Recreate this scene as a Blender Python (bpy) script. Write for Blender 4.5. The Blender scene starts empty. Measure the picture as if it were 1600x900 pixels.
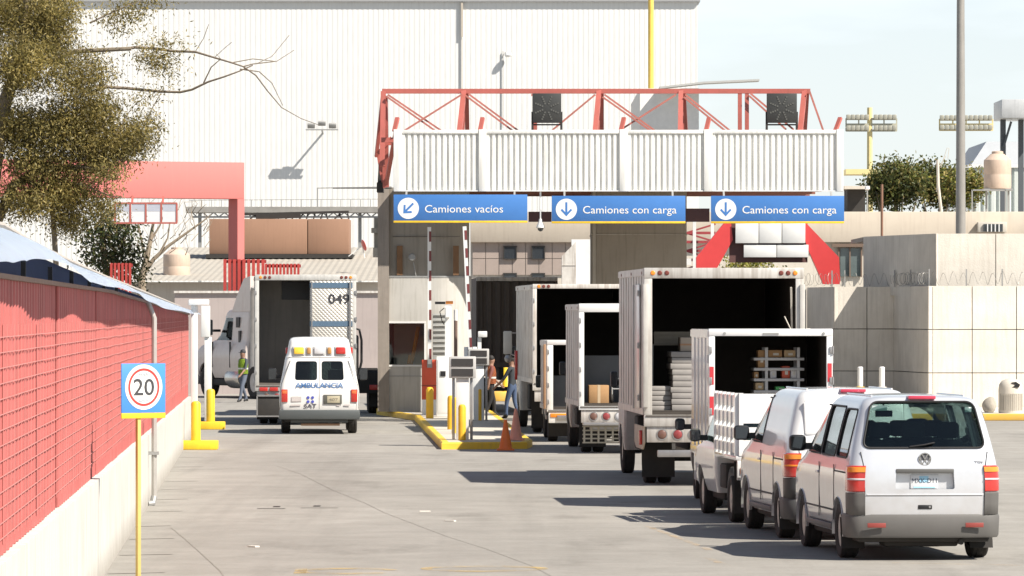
import bpy, bmesh, math, random
from mathutils import Vector, Matrix
random.seed(7)
R = math.radians
C = bpy.context.scene.collection
scn = bpy.context.scene

# ---------------------------------------------------------------- camera, sky, sun, exposure
F, H, YH = 8000.0, 2.95, 490.0          # focal length in photo pixels, eye height, horizon row
cd = bpy.data.cameras.new('camera'); cam = bpy.data.objects.new('camera', cd); C.objects.link(cam)
cam.location = (0, 0, H); cam.rotation_euler = (R(90), 0, 0)
cd.sensor_width = 36; cd.lens = F/1600*36; cd.shift_y = (YH-450)/1600
cd.clip_start = 1; cd.clip_end = 6000
scn.camera = cam
SUN = Vector((0.80, -0.55, 1.0)).normalized()
elev = math.asin(SUN.z); azim = math.atan2(SUN.x, SUN.y)
w = bpy.data.worlds.new('World'); scn.world = w; w.use_nodes = True
nt = w.node_tree; bg = nt.nodes['Background']
sky = nt.nodes.new('ShaderNodeTexSky'); sky.sky_type = 'NISHITA'; sky.sun_disc = False
sky.sun_elevation = elev; sky.sun_rotation = azim; sky.air_density = 1.0; sky.dust_density = 0.4; sky.ozone_density = 1.0
sky.altitude = 200
tcs = nt.nodes.new('ShaderNodeTexCoord'); mps = nt.nodes.new('ShaderNodeMapping'); mps.inputs['Scale'].default_value = (5, 5, 26)
nt.links.new(tcs.outputs['Generated'], mps.inputs[0]); ncl = nt.nodes.new('ShaderNodeTexNoise'); ncl.inputs['Scale'].default_value = 1.6; ncl.inputs['Detail'].default_value = 7
nt.links.new(mps.outputs[0], ncl.inputs[0]); rcl = nt.nodes.new('ShaderNodeValToRGB'); rcl.color_ramp.elements[0].position = .42; rcl.color_ramp.elements[1].position = .72; rcl.color_ramp.elements[0].color = (.5, .5, .5, 1); rcl.color_ramp.elements[1].color = (.85, .85, .85, 1)
nt.links.new(ncl.outputs['Fac'], rcl.inputs[0]); mxs = nt.nodes.new('ShaderNodeMix'); mxs.data_type = 'RGBA'      # thin veil of cloud
sxs = nt.nodes.new('ShaderNodeSeparateXYZ'); nt.links.new(tcs.outputs['Generated'], sxs.inputs[0]); mrs = nt.nodes.new('ShaderNodeMapRange'); mrs.interpolation_type = 'SMOOTHSTEP'
mrs.inputs['From Min'].default_value = .10; mrs.inputs['From Max'].default_value = .40; mrs.inputs['To Min'].default_value = 1; mrs.inputs['To Max'].default_value = .12; nt.links.new(sxs.outputs['Z'], mrs.inputs['Value'])
mus = nt.nodes.new('ShaderNodeMath'); mus.operation = 'MULTIPLY'; nt.links.new(rcl.outputs[0], mus.inputs[0]); nt.links.new(mrs.outputs[0], mus.inputs[1])      # the veil thins out overhead
nt.links.new(mus.outputs[0], mxs.inputs[0]); nt.links.new(sky.outputs[0], mxs.inputs[6]); mxs.inputs[7].default_value = (13.2, 14.3, 15.4, 1)
nt.links.new(mxs.outputs[2], bg.inputs[0]); bg.inputs[1].default_value = 0.052
sl = bpy.data.lights.new('sun', 'SUN'); so = bpy.data.objects.new('sun', sl); C.objects.link(so)
sl.energy = 5.0; sl.angle = R(0.5); sl.color = (1.0, 0.935, 0.845)
so.rotation_euler = SUN.to_track_quat('Z', 'Y').to_euler(); so.location = (60, -30, 80)
scn.view_settings.view_transform = 'Standard'; scn.view_settings.look = 'None'
scn.view_settings.exposure = 0.80; scn.view_settings.gamma = 1.0
scn.view_settings.use_white_balance = True; scn.view_settings.white_balance_temperature = 6550; scn.view_settings.white_balance_tint = 10
scn.render.engine = 'CYCLES'
scn.cycles.max_bounces = 8; scn.cycles.transparent_max_bounces = 16
scn.cycles.use_denoising = True

# ---------------------------------------------------------------- helpers
def WX(px, Y): return (px-800)*Y/F
def WZ(py, Y): return H+(YH-py)*Y/F
def W(px, py, Y): return Vector((WX(px, Y), Y, WZ(py, Y)))
def GY(py, z=0): return (H-z)*F/(py-YH)          # distance of a point of height z seen at row py

MATS = {}
def M(name, col, rough=.55, metal=0, var=.12, scale=3.0, bump=0, bscale=40, coat=0, streak=0, dirt=None, spec=.5, low=0, lowcol=(.16, .13, .10), sp=.5):
    """procedural paint / concrete / metal: colour noise, optional vertical dirt streaks, bump, grime near the ground"""
    if name in MATS: return MATS[name]
    m = bpy.data.materials.new(name); m.use_nodes = True; n = m.node_tree; N = n.nodes; L = n.links
    b = N['Principled BSDF']; b.inputs['Roughness'].default_value = rough; b.inputs['Metallic'].default_value = metal
    b.inputs['Coat Weight'].default_value = coat; b.inputs['Coat Roughness'].default_value = .06
    b.inputs['Specular IOR Level'].default_value = spec
    tc = N.new('ShaderNodeTexCoord'); c = (*col, 1)
    nz = N.new('ShaderNodeTexNoise'); nz.inputs['Scale'].default_value = scale; nz.inputs['Detail'].default_value = 8
    nz.inputs['Roughness'].default_value = .65
    L.new(tc.outputs['Object'], nz.inputs['Vector'])
    rp = N.new('ShaderNodeValToRGB'); rp.color_ramp.elements[0].position = .3; rp.color_ramp.elements[1].position = .7
    d = dirt or tuple(x*.45 for x in col)
    rp.color_ramp.elements[0].color = tuple(x*(1-var)+y*var for x, y in zip(col, d))+(1,)
    rp.color_ramp.elements[1].color = tuple(min(1, x*(1+var*.35)) for x in col)+(1,)
    L.new(nz.outputs['Fac'], rp.inputs['Fac']); out = rp.outputs['Color']
    if streak:
        mp = N.new('ShaderNodeMapping'); mp.inputs['Scale'].default_value = (9, 9, .7)
        L.new(tc.outputs['Object'], mp.inputs['Vector'])
        n2 = N.new('ShaderNodeTexNoise'); n2.inputs['Scale'].default_value = 1.3; n2.inputs['Detail'].default_value = 6
        L.new(mp.outputs[0], n2.inputs['Vector'])
        r2 = N.new('ShaderNodeValToRGB'); r2.color_ramp.elements[0].position = sp; r2.color_ramp.elements[1].position = sp+.25
        r2.color_ramp.elements[0].color = (0, 0, 0, 1); r2.color_ramp.elements[1].color = (streak,)*3+(1,)
        L.new(n2.outputs['Fac'], r2.inputs['Fac'])
        mx = N.new('ShaderNodeMix'); mx.data_type = 'RGBA'
        L.new(r2.outputs['Color'], mx.inputs[0]); L.new(out, mx.inputs[6]); mx.inputs[7].default_value = (*d, 1)
        out = mx.outputs[2]
    if low:      # road grime splashed up from the ground to height `low`
        sx = N.new('ShaderNodeSeparateXYZ'); L.new(tc.outputs['Object'], sx.inputs[0])
        n3 = N.new('ShaderNodeTexNoise'); n3.inputs['Scale'].default_value = 5; n3.inputs['Detail'].default_value = 5
        L.new(tc.outputs['Object'], n3.inputs['Vector'])
        ad = N.new('ShaderNodeMath'); ad.operation = 'MULTIPLY_ADD'; ad.inputs[1].default_value = -.9*low; L.new(n3.outputs['Fac'], ad.inputs[0]); L.new(sx.outputs['Z'], ad.inputs[2])
        mr = N.new('ShaderNodeMapRange'); mr.inputs['From Min'].default_value = -.35*low; mr.inputs['From Max'].default_value = .65*low
        mr.inputs['To Min'].default_value = .6; mr.inputs['To Max'].default_value = 0
        L.new(ad.outputs[0], mr.inputs['Value'])
        m3 = N.new('ShaderNodeMix'); m3.data_type = 'RGBA'; L.new(mr.outputs[0], m3.inputs[0]); L.new(out, m3.inputs[6]); m3.inputs[7].default_value = (*lowcol, 1)
        out = m3.outputs[2]
    L.new(out, b.inputs['Base Color'])
    if bump:
        n4 = N.new('ShaderNodeTexNoise'); n4.inputs['Scale'].default_value = bscale; n4.inputs['Detail'].default_value = 4
        L.new(tc.outputs['Object'], n4.inputs['Vector'])
        bp = N.new('ShaderNodeBump'); bp.inputs['Strength'].default_value = bump; bp.inputs['Distance'].default_value = .02
        L.new(n4.outputs['Fac'], bp.inputs['Height']); L.new(bp.outputs[0], b.inputs['Normal'])
    MATS[name] = m; return m

def glass(name, tint, refl=1.0):
    if name in MATS: return MATS[name]
    m = bpy.data.materials.new(name); m.use_nodes = True; N = m.node_tree.nodes; L = m.node_tree.links
    N.remove(N['Principled BSDF']); o = N['Material Output']
    t = N.new('ShaderNodeBsdfTransparent'); t.inputs[0].default_value = (*tint, 1)
    g = N.new('ShaderNodeBsdfGlossy'); g.inputs['Roughness'].default_value = .02; g.inputs[0].default_value = (refl,)*3+(1,)
    lw = N.new('ShaderNodeLayerWeight'); lw.inputs[0].default_value = .5; pw = N.new('ShaderNodeMath'); pw.operation = 'POWER'; pw.inputs[1].default_value = 4.5; L.new(lw.outputs['Facing'], pw.inputs[0])
    f = N.new('ShaderNodeMath'); f.operation = 'MULTIPLY_ADD'; f.inputs[1].default_value = .9; f.inputs[2].default_value = .03; L.new(pw.outputs[0], f.inputs[0])
    mx = N.new('ShaderNodeMixShader'); L.new(f.outputs[0], mx.inputs[0]); L.new(t.outputs[0], mx.inputs[1]); L.new(g.outputs[0], mx.inputs[2])
    L.new(mx.outputs[0], o.inputs[0]); MATS[name] = m; return m

ROOT = {}
def T(name, label, cat, loc=(0, 0, 0), rot=0, group=None):
    o = bpy.data.objects.new(name, None); C.objects.link(o); o.empty_display_size = .3
    o.location = loc; o.rotation_euler = (0, 0, rot); o['label'] = label; o['category'] = cat
    if group: o['group'] = group
    ROOT[o] = Matrix.Translation(Vector(loc)) @ Matrix.Rotation(rot, 4, 'Z'); return o
def tag(o, label, cat, group=None):
    o['label'] = label; o['category'] = cat
    if group: o['group'] = group
    return o

class MB:
    def __init__(s): s.b = bmesh.new(); s.mi = 0
    def _m(s, faces):
        for f in faces: f.material_index = s.mi
    def box(s, x0, x1, y0, y1, z0, z1, bev=0, seg=2, rot=None, piv=None):
        if x1 < x0: x0, x1 = x1, x0
        if y1 < y0: y0, y1 = y1, y0
        if z1 < z0: z0, z1 = z1, z0
        r = bmesh.ops.create_cube(s.b, size=1)
        vs = r['verts']
        for v in vs: v.co = Vector((x0+(v.co.x+.5)*(x1-x0), y0+(v.co.y+.5)*(y1-y0), z0+(v.co.z+.5)*(z1-z0)))
        if rot is not None:
            p = Vector(piv) if piv else Vector(((x0+x1)/2, (y0+y1)/2, (z0+z1)/2))
            for v in vs: v.co = p+rot @ (v.co-p)
        fs = list({f for v in vs for f in v.link_faces}); s._m(fs)
        if bev:
            es = list({e for v in vs for e in v.link_edges})
            q = bmesh.ops.bevel(s.b, geom=es, offset=bev, segments=seg, affect='EDGES', profile=.5, material=s.mi)
        return s
    def bar(s, a, b, wx, wy=None, up=(0, 0, 1)):
        a = Vector(a); b = Vector(b); d = b-a; wy = wy or wx
        z = d.normalized(); u = Vector(up)
        if abs(z.dot(u)) > .98: u = Vector((1, 0, 0))
        x = z.cross(u).normalized(); y = x.cross(z)
        q = [(-wx/2, -wy/2), (wx/2, -wy/2), (wx/2, wy/2), (-wx/2, wy/2)]
        v0 = [s.b.verts.new(a+x*i+y*j) for i, j in q]; v1 = [s.b.verts.new(b+x*i+y*j) for i, j in q]
        fs = [s.b.faces.new(v0[::-1]), s.b.faces.new(v1)]
        for i in range(4): fs.append(s.b.faces.new((v0[i], v0[(i+1) % 4], v1[(i+1) % 4], v1[i])))
        s._m(fs); return s
    def tube(s, pts, rad, n=10, cap=True):
        pts = [Vector(p) for p in pts]
        if not hasattr(rad, '__len__'): rad = [rad]*len(pts)
        rings = []; px = None
        for i, p in enumerate(pts):
            d = (pts[min(i+1, len(pts)-1)]-pts[max(i-1, 0)]).normalized()
            if px is None:
                u = Vector((0, 0, 1)) if abs(d.z) < .9 else Vector((1, 0, 0))
                x = d.cross(u).normalized()
            else: x = (px-d*px.dot(d)).normalized()
            px = x; y = d.cross(x)
            rings.append([s.b.verts.new(p+(x*math.cos(2*math.pi*k/n)+y*math.sin(2*math.pi*k/n))*rad[i]) for k in range(n)])
        fs = []
        for a, b in zip(rings, rings[1:]):
            for k in range(n): fs.append(s.b.faces.new((a[k], a[(k+1) % n], b[(k+1) % n], b[k])))
        if cap: fs += [s.b.faces.new(rings[0][::-1]), s.b.faces.new(rings[-1])]
        s._m(fs); return s
    def lathe(s, prof, n=24, o=(0, 0, 0), axis='Z'):
        """prof: list of (r, h)"""
        o = Vector(o); rings = []
        def pt(r, h, a):
            c, d = r*math.cos(a), r*math.sin(a)
            return o+(Vector((c, d, h)) if axis == 'Z' else Vector((h, c, d)) if axis == 'X' else Vector((d, h, c)))
        for r, h in prof:
            rings.append([s.b.verts.new(pt(0, h, 0))] if r < 1e-6 else [s.b.verts.new(pt(r, h, 2*math.pi*k/n)) for k in range(n)])
        fs = []
        for a, b in zip(rings, rings[1:]):
            for k in range(n):
                k2 = (k+1) % n
                if len(a) == 1 and len(b) > 1: fs.append(s.b.faces.new((a[0], b[k2], b[k])))
                elif len(b) == 1 and len(a) > 1: fs.append(s.b.faces.new((a[k], a[k2], b[0])))
                elif len(a) > 1: fs.append(s.b.faces.new((a[k], a[k2], b[k2], b[k])))
        loop = tuple(prof[0]) == tuple(prof[-1])
        if len(rings[0]) > 1 and not loop: fs.append(s.b.faces.new(rings[0][::-1]))
        if len(rings[-1]) > 1 and not loop: fs.append(s.b.faces.new(rings[-1]))
        if loop: bmesh.ops.remove_doubles(s.b, verts=rings[0]+rings[-1], dist=1e-6); return s
        s._m(fs); return s
    def prism(s, poly, a, b, axis='Y'):
        """extrude 2-D polygon: axis Y -> poly is (x,z); X -> (y,z); Z -> (x,y)"""
        f = {'Y': lambda p, t: Vector((p[0], t, p[1])), 'X': lambda p, t: Vector((t, p[0], p[1])), 'Z': lambda p, t: Vector((p[0], p[1], t))}[axis]
        v0 = [s.b.verts.new(f(p, a)) for p in poly]; v1 = [s.b.verts.new(f(p, b)) for p in poly]; n = len(poly)
        fs = [s.b.faces.new(v0), s.b.faces.new(v1[::-1])]
        for i in range(n): fs.append(s.b.faces.new((v0[(i+1) % n], v0[i], v1[i], v1[(i+1) % n])))
        s._m(fs); return s
    def grid(s, rows, closed=False):
        vs = [[s.b.verts.new(Vector(p)) for p in r] for r in rows]; fs = []
        for a, b in zip(vs, vs[1:]):
            m = len(a)
            for k in range(m if closed else m-1): fs.append(s.b.faces.new((a[k], a[(k+1) % m], b[(k+1) % m], b[k])))
        s._m(fs); return vs
    def done(s, name, thick=0):
        if thick: bmesh.ops.solidify(s.b, geom=s.b.faces[:], thickness=thick)
        bmesh.ops.recalc_face_normals(s.b, faces=s.b.faces[:])
        me = bpy.data.meshes.new(name); s.b.to_mesh(me); s.b.free(); return me

def link(me, name, mat, parent=None, world=False, smooth=35):
    mats = mat if isinstance(mat, (list, tuple)) else [mat]
    if not me.materials:
        for m in mats: me.materials.append(m)
    if smooth:
        me.polygons.foreach_set('use_smooth', [True]*len(me.polygons)); me.set_sharp_from_angle(angle=R(smooth))
    o = bpy.data.objects.new(name, me); C.objects.link(o)
    if parent is not None:
        o.parent = parent; r = ROOT[parent]; ROOT[o] = r
        if world: me.transform(r.inverted())
    return o
def P(parent, name, mb, mat, world=False, smooth=35, thick=0):
    return link(mb.done(name, thick), name, mat, parent, world, smooth)
def S(name, mb, mat, smooth=35, kind='structure'):
    o = link(mb.done(name), name, mat, None, False, smooth); o['kind'] = kind; return o

def text_mesh(body, o, r, u, width=None, height=None, depth=.006, bold=0):
    """lettering starting at o, running along r, standing along u; fitted to width and capital height"""
    c = bpy.data.curves.new('lettering', 'FONT'); c.body = body; c.size = 1; c.extrude = .001; c.offset = bold; c.resolution_u = 3
    t = bpy.data.objects.new('lettering', c); C.objects.link(t)
    bpy.context.view_layer.update()
    dg = bpy.context.evaluated_depsgraph_get(); me = bpy.data.meshes.new_from_object(t.evaluated_get(dg))
    bpy.data.objects.remove(t); bpy.data.curves.remove(c)
    xs = [v.co.x for v in me.vertices]; x0, x1 = min(xs), max(xs)
    cap = .73
    sy = height/cap if height else width/(x1-x0); sx = width/(x1-x0) if width else sy
    r = Vector(r); u = Vector(u); n = r.cross(u)
    for v in me.vertices:
        v.co = Vector(o)+r*((v.co.x-x0)*sx)+u*(v.co.y*sy)+n*(v.co.z/.001*depth/2)
    return me
def TXT(parent, name, body, o, r, u, mat, width=None, height=None, world=False, depth=.006, bold=0):
    return link(text_mesh(body, o, r, u, width, height, depth, bold), name, mat, parent, world, 0)

def rpoly(x0, x1, z0, z1, r=.05, n=4, top=None):
    """rounded rectangle; top=(xa,xb) gives a narrower/wider top edge"""
    xa, xb = top if top else (x0, x1)
    cs = [(x0, z0), (x1, z0), (xb, z1), (xa, z1)]; out = []
    for i in range(4):
        p = Vector(cs[i]); a = (Vector(cs[i-1])-p).normalized(); b = (Vector(cs[(i+1) % 4])-p).normalized()
        for k in range(n+1):
            t = k/n; q0 = p+a*r; q1 = p+b*r
            q = q0*(1-t)**2+p*2*t*(1-t)+q1*t*t; out.append((q.x, q.y))
    return out

def boolean(o, cutters, op='DIFFERENCE'):
    for c in cutters:
        m = o.modifiers.new('b', 'BOOLEAN'); m.operation = op; m.object = c; m.solver = 'EXACT'
    bpy.context.view_layer.update()
    me = bpy.data.meshes.new_from_object(o.evaluated_get(bpy.context.evaluated_depsgraph_get()))
    return me
def tmp(me):
    o = bpy.data.objects.new('tmp', me); C.objects.link(o); return o
def kill(*os):
    for o in os:
        bpy.data.objects.remove(o)

def pchip(xs, ys, x):
    n = len(xs); d = [(ys[i+1]-ys[i])/(xs[i+1]-xs[i]) for i in range(n-1)]; m = [d[0]]
    for i in range(1, n-1): m.append(0 if d[i-1]*d[i] <= 0 else 2*d[i-1]*d[i]/(d[i-1]+d[i]))
    m.append(d[-1])
    for i in range(n-1):
        if x <= xs[i+1] or i == n-2:
            h = xs[i+1]-xs[i]; t = (x-xs[i])/h
            return (2*t**3-3*t*t+1)*ys[i]+(t**3-2*t*t+t)*h*m[i]+(-2*t**3+3*t*t)*ys[i+1]+(t**3-t*t)*h*m[i+1]

def ring(w, yr, yf, rr, rf, bow, z, inset=0):
    w -= inset; yr += inset; yf -= inset
    rr = min(rr, w*.95, (yf-yr)*.45); rf = min(rf, w*.95, (yf-yr)*.45); pts = []
    for k in range(13): pts.append((-w+rr+(2*w-2*rr)*k/12, yr))
    for k in range(1, 7): a = -math.pi/2+math.pi/2*k/6; pts.append((w-rr+rr*math.cos(a), yr+rr+rr*math.sin(a)))
    for k in range(1, 12): pts.append((w, yr+rr+(yf-rf-yr-rr)*k/12))
    for k in range(0, 7): a = math.pi/2*k/6; pts.append((w-rf+rf*math.cos(a), yf-rf+rf*math.sin(a)))
    for k in range(1, 12): pts.append((w-rf-(2*w-2*rf)*k/12, yf))
    for k in range(0, 7): a = math.pi/2+math.pi/2*k/6; pts.append((-w+rf+rf*math.cos(a), yf-rf+rf*math.sin(a)))
    for k in range(1, 12): pts.append((-w, yf-rf-(yf-rf-yr-rr)*k/12))
    for k in range(0, 6): a = math.pi+math.pi/2*k/6; pts.append((-w+rr+rr*math.cos(a), yr+rr+rr*math.sin(a)))
    out = []
    for x, y in pts:
        y2 = y+bow*(x/w)**2*max(0, 1-(y-yr)/1.0)-bow*.8*(x/w)**2*max(0, 1-(yf-y)/1.0)
        out.append((x, y2, z))
    return out
def hull(levels, bow=.04, inset=0, zfloor=None, sub=3):
    """closed body from levels (z, half width, y rear, y front, rear corner radius, front corner radius)"""
    zs = [l[0] for l in levels]; cols = [[l[i] for l in levels] for i in range(6)]
    samp = []
    for a, b in zip(zs, zs[1:]): samp += [a+(b-a)*k/sub for k in range(sub)]
    samp.append(zs[-1]); mb = MB(); rows = []; top = zs[-1]; z0 = zs[0] if zfloor is None else zfloor
    for z in samp:
        v = [pchip(zs, cols[i], z) for i in range(1, 6)]
        if inset:
            if z < z0: continue
            zz = z0+(z-z0)*(top-inset-z0)/(top-z0)
        else: zz = z
        rows.append(ring(*v, bow, zz, inset))
    vs = mb.grid(rows, closed=True)
    mb.b.faces.new(vs[0][::-1]); mb.b.faces.new(vs[-1])
    return mb

def vehicle_shell(levels, cuts, arches, bow=.04, wall=.05, zfloor=.5, cut_only=()):
    """hollow body with window openings; returns (body mesh, [glass meshes]); cuts: list of (axis, polygon, a, b)"""
    outer = tmp(hull(levels, bow).done('o')); inner = tmp(hull(levels, bow, wall, zfloor).done('i'))
    cs = [tmp(MB().prism(p, a, b, ax).done('c').copy()) for ax, p, a, b in list(cuts)+list(cut_only)]
    ars = []
    for x0, x1, y, z, r in arches: ars.append(tmp(MB().lathe([(r, x0), (r, x1)], 32, (0, y, z), 'X').done('a')))
    body = boolean(outer, [inner]+cs+ars); body.name = 'body'
    g1 = tmp(hull(levels, bow, .008, levels[0][0]).done('g1')); g2 = tmp(hull(levels, bow, .02, levels[0][0]).done('g2'))
    panes = []
    for c in cs[:len(cuts)]:
        m1 = c.modifiers.new('b', 'BOOLEAN'); m1.operation = 'INTERSECT'; m1.object = g1; m1.solver = 'EXACT'
        m2 = c.modifiers.new('b', 'BOOLEAN'); m2.operation = 'DIFFERENCE'; m2.object = g2; m2.solver = 'EXACT'
        bpy.context.view_layer.update()
        panes.append(bpy.data.meshes.new_from_object(c.evaluated_get(bpy.context.evaluated_depsgraph_get())))
    kill(outer, inner, g1, g2, *cs, *ars)
    # inside faces get slot 1
    ys = [v.co.y for v in body.vertices]; yc0, yc1 = min(ys)+.7, max(ys)-.7; zc = (zfloor+levels[-1][0])/2
    for p in body.polygons:
        c = p.center; q = Vector((0, min(max(c.y, yc0), yc1), zc))
        p.material_index = 1 if (c-q).dot(p.normal) < 0 else 0
    return body, panes

def wall_x(Y): return -4.59-.0474*(Y-57.6)          # road-side face of the red wall
def wall_y(px): return 14880.0/(421-px)
# ---------------------------------------------------------------- materials
white = M('white_paint', (.72, .72, .70), .4, var=.12, scale=2, coat=.3)
white_dirty = M('white_dirty', (.60, .58, .54), .48, var=.35, scale=2.0, bump=.4, bscale=2.4, streak=.6, sp=.46, low=.9, dirt=(.25, .2, .16))
alu = M('aluminium_sheet', (.58, .56, .52), .42, .25, var=.3, scale=1.6, bump=.5, bscale=2.2, streak=.6, sp=.45, dirt=(.26, .22, .18), low=1.1)
black = M('black_plastic', (.012, .012, .013), .45, var=.2)
rubber = M('rubber', (.018, .017, .016), .85, var=.4, scale=6, dirt=(.06, .05, .04))
dark = M('dark_underbody', (.02, .019, .018), .8, var=.4, dirt=(.06, .05, .04))
steel = M('steel', (.38, .37, .36), .4, .7, var=.25, scale=5)
grey = M('grey_metal', (.30, .30, .29), .5, .2, var=.2)
yellow = M('yellow_paint', (.80, .52, .02), .5, var=.25, scale=4, streak=.25, dirt=(.35, .22, .04))
concrete = M('concrete', (.66, .62, .55), .9, var=.3, scale=.8, bump=.3, bscale=25, streak=.28, sp=.46, dirt=(.40, .36, .30))
concrete_dark = M('stained_concrete', (.36, .33, .28), .9, var=.25, scale=.9, bump=.3, bscale=25, streak=.5, dirt=(.2, .17, .13))
pale = M('pale_plaster', (.55, .51, .44), .9, var=.2, scale=.8, bump=.2, streak=.3, dirt=(.35, .3, .25))
redsteel = M('red_steel', (.40, .105, .085), .5, var=.3, scale=3, streak=.4, dirt=(.30, .10, .07))
bluesign = M('blue_sign', (.05, .175, .46), .4, var=.08)
lens_red = M('red_lens', (.46, .028, .02), .25, var=.1, coat=.6)
lens_amber = M('amber_lens', (.80, .25, .02), .25, var=.1, coat=.6)
lens_yellow = M('yellow_lens', (.85, .55, .05), .25, var=.1, coat=.6)
lens_clear = M('clear_lens', (.55, .55, .56), .15, var=.1, coat=.6)
card = M('cardboard', (.38, .22, .10), .85, var=.2)
darkglass = M('dark_window', (.03, .035, .04), .06, var=.2, coat=.5)

# ---------------------------------------------------------------- ground
def ground_mat():
    m = bpy.data.materials.new('concrete_yard'); m.use_nodes = True; N = m.node_tree.nodes; L = m.node_tree.links
    b = N['Principled BSDF']; b.inputs['Roughness'].default_value = .85
    tc = N.new('ShaderNodeTexCoord')
    def noise(scale, det=6, sc=(1, 1, 1)):
        mp = N.new('ShaderNodeMapping'); mp.inputs['Scale'].default_value = sc; L.new(tc.outputs['Object'], mp.inputs[0])
        n = N.new('ShaderNodeTexNoise'); n.inputs['Scale'].default_value = scale; n.inputs['Detail'].default_value = det; n.inputs['Roughness'].default_value = .65
        L.new(mp.outputs[0], n.inputs['Vector']); return n.outputs['Fac']
    def ramp(f, a, ca, bpos, cb):
        r = N.new('ShaderNodeValToRGB'); e = r.color_ramp.elements; e[0].position = a; e[1].position = bpos
        e[0].color = (*ca, 1); e[1].color = (*cb, 1); L.new(f, r.inputs[0]); return r.outputs[0]
    def mix(f, a, bb, mode='MIX'):
        x = N.new('ShaderNodeMix'); x.data_type = 'RGBA'; x.blend_type = mode
        if isinstance(f, float): x.inputs[0].default_value = f
        else: L.new(f, x.inputs[0])
        L.new(a, x.inputs[6]); L.new(bb, x.inputs[7]); return x.outputs[2]
    c = ramp(noise(.10, 8, (1.6, .35, 1)), .32, (.262, .246, .219), .68, (.33, .312, .28))   # wheel-worn lanes
    s = ramp(noise(.9, 8), .35, (.84, .84, .83), .7, (1.05, 1.05, 1.05))
    c = mix(1.0, c, s, 'MULTIPLY')
    g = ramp(noise(14, 4), .3, (.90, .90, .90), .7, (1.06, 1.06, 1.06))
    c = mix(1.0, c, g, 'MULTIPLY')
    o = ramp(noise(.35, 6, (1.5, .6, 1)), .56, (1, 1, 1), .76, (.66, .655, .64))
    tr = ramp(noise(.55, 4, (1.3, .035, 1)), .50, (1, 1, 1), .72, (.81, .805, .80))            # tyre tracks along the lanes
    c = mix(1.0, c, tr, 'MULTIPLY')
    pa = ramp(noise(.06, 3, (.35, 1.4, 1)), .45, (.95, .95, .95), .58, (1.05, 1.05, 1.05))   # slabs of different age
    c = mix(1.0, c, pa, 'MULTIPLY')               # oil and tyre stains
    c = mix(1.0, c, o, 'MULTIPLY')
    L.new(c, b.inputs['Base Color'])
    bp = N.new('ShaderNodeBump'); bp.inputs['Strength'].default_value = .25; bp.inputs['Distance'].default_value = .02
    L.new(noise(30, 4), bp.inputs['Height']); L.new(bp.outputs[0], b.inputs['Normal'])
    return m
mb = MB(); mb.grid([[(-1500, -100, 0), (1500, -100, 0)], [(-1500, 4000, 0), (1500, 4000, 0)]])
S('ground', mb, ground_mat(), 0)
# joints between the slabs: the gutter strip along the wall and the wide slabs of the yard
jm = M('joint_filler', (.14, .125, .105), .95, var=.4)
mb = MB()
def strip(mb, a, b, wd, z=.004):
    a = Vector((a[0], a[1], z)); b = Vector((b[0], b[1], z)); d = (b-a).normalized(); s = Vector((-d.y, d.x, 0))*wd/2
    mb.grid([[a-s, a+s], [b-s, b+s]])
for py, e in ((715, 316), (730, 317), (753, 308), (765, 300), (781, 292), (800, 283), (823, 265), (843, 270), (868, 267), (897, 255)):
    Y = GY(py); strip(mb, (wall_x(Y)+.03, Y), (WX(e, Y), Y+.3), .07)
for k in range(5, 17):
    pass
S('gutter_joint', mb, jm, 0)
mb = MB()
pts = [W(432, 728, 1), W(520, 764, 1), W(600, 800, 1), W(700, 838, 1), W(800, 872, 1)]
def gp(px, py): Y = GY(py); return (WX(px, Y), Y)
cr = [(432, 728), (470, 741), (520, 766), (570, 786), (600, 801), (655, 822), (700, 839), (760, 858), (830, 884), (870, 905)]
for a, b in zip(cr, cr[1:]): strip(mb, gp(*a), gp(*b), .009)
cr = [(268, 825), (290, 843), (318, 868), (345, 893), (352, 905)]
for a, b in zip(cr, cr[1:]): strip(mb, gp(*a), gp(*b), .016)
cr = [(1000, 760), (1060, 772), (1110, 778)]
S('pavement_crack', mb, M('crack', (.24, .225, .195), .95, var=.4), 0)
# steel strip of a drain flush in the concrete
mb = MB()
for a, b, wd in (((402, 795), (446, 795), .14), ((427, 792), (438, 792), .3), ((490, 791), (501, 791), .3), ((470, 794), (528, 794), .08)):
    strip(mb, gp(*a), gp(*b), wd, .008)
S('road_drain', mb, M('drain_iron', (.06, .05, .045), .8, var=.3), 0)
# faded yellow traffic lettering at the bottom of the picture
def worn(name, col, cover):
    m = bpy.data.materials.new(name); m.use_nodes = True; N = m.node_tree.nodes; L = m.node_tree.links; b = N['Principled BSDF']
    b.inputs['Base Color'].default_value = (*col, 1); b.inputs['Roughness'].default_value = .8
    tc = N.new('ShaderNodeTexCoord'); n = N.new('ShaderNodeTexNoise'); n.inputs['Scale'].default_value = 2.2; n.inputs['Detail'].default_value = 9; n.inputs['Roughness'].default_value = .75
    L.new(tc.outputs['Object'], n.inputs['Vector']); r = N.new('ShaderNodeValToRGB')
    r.color_ramp.elements[0].position = 1-cover-.12; r.color_ramp.elements[1].position = 1-cover+.15; r.color_ramp.elements[1].color = (.75,)*3+(1,)
    L.new(n.outputs['Fac'], r.inputs[0]); t = N.new('ShaderNodeBsdfTransparent'); x = N.new('ShaderNodeMixShader')
    L.new(r.outputs[0], x.inputs[0]); L.new(t.outputs[0], x.inputs[1]); L.new(b.outputs[0], x.inputs[2]); L.new(x.outputs[0], N['Material Output'].inputs[0]); return m
wy = worn('worn_yellow_marking', (.56, .40, .15), .46)
mb = MB()
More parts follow.
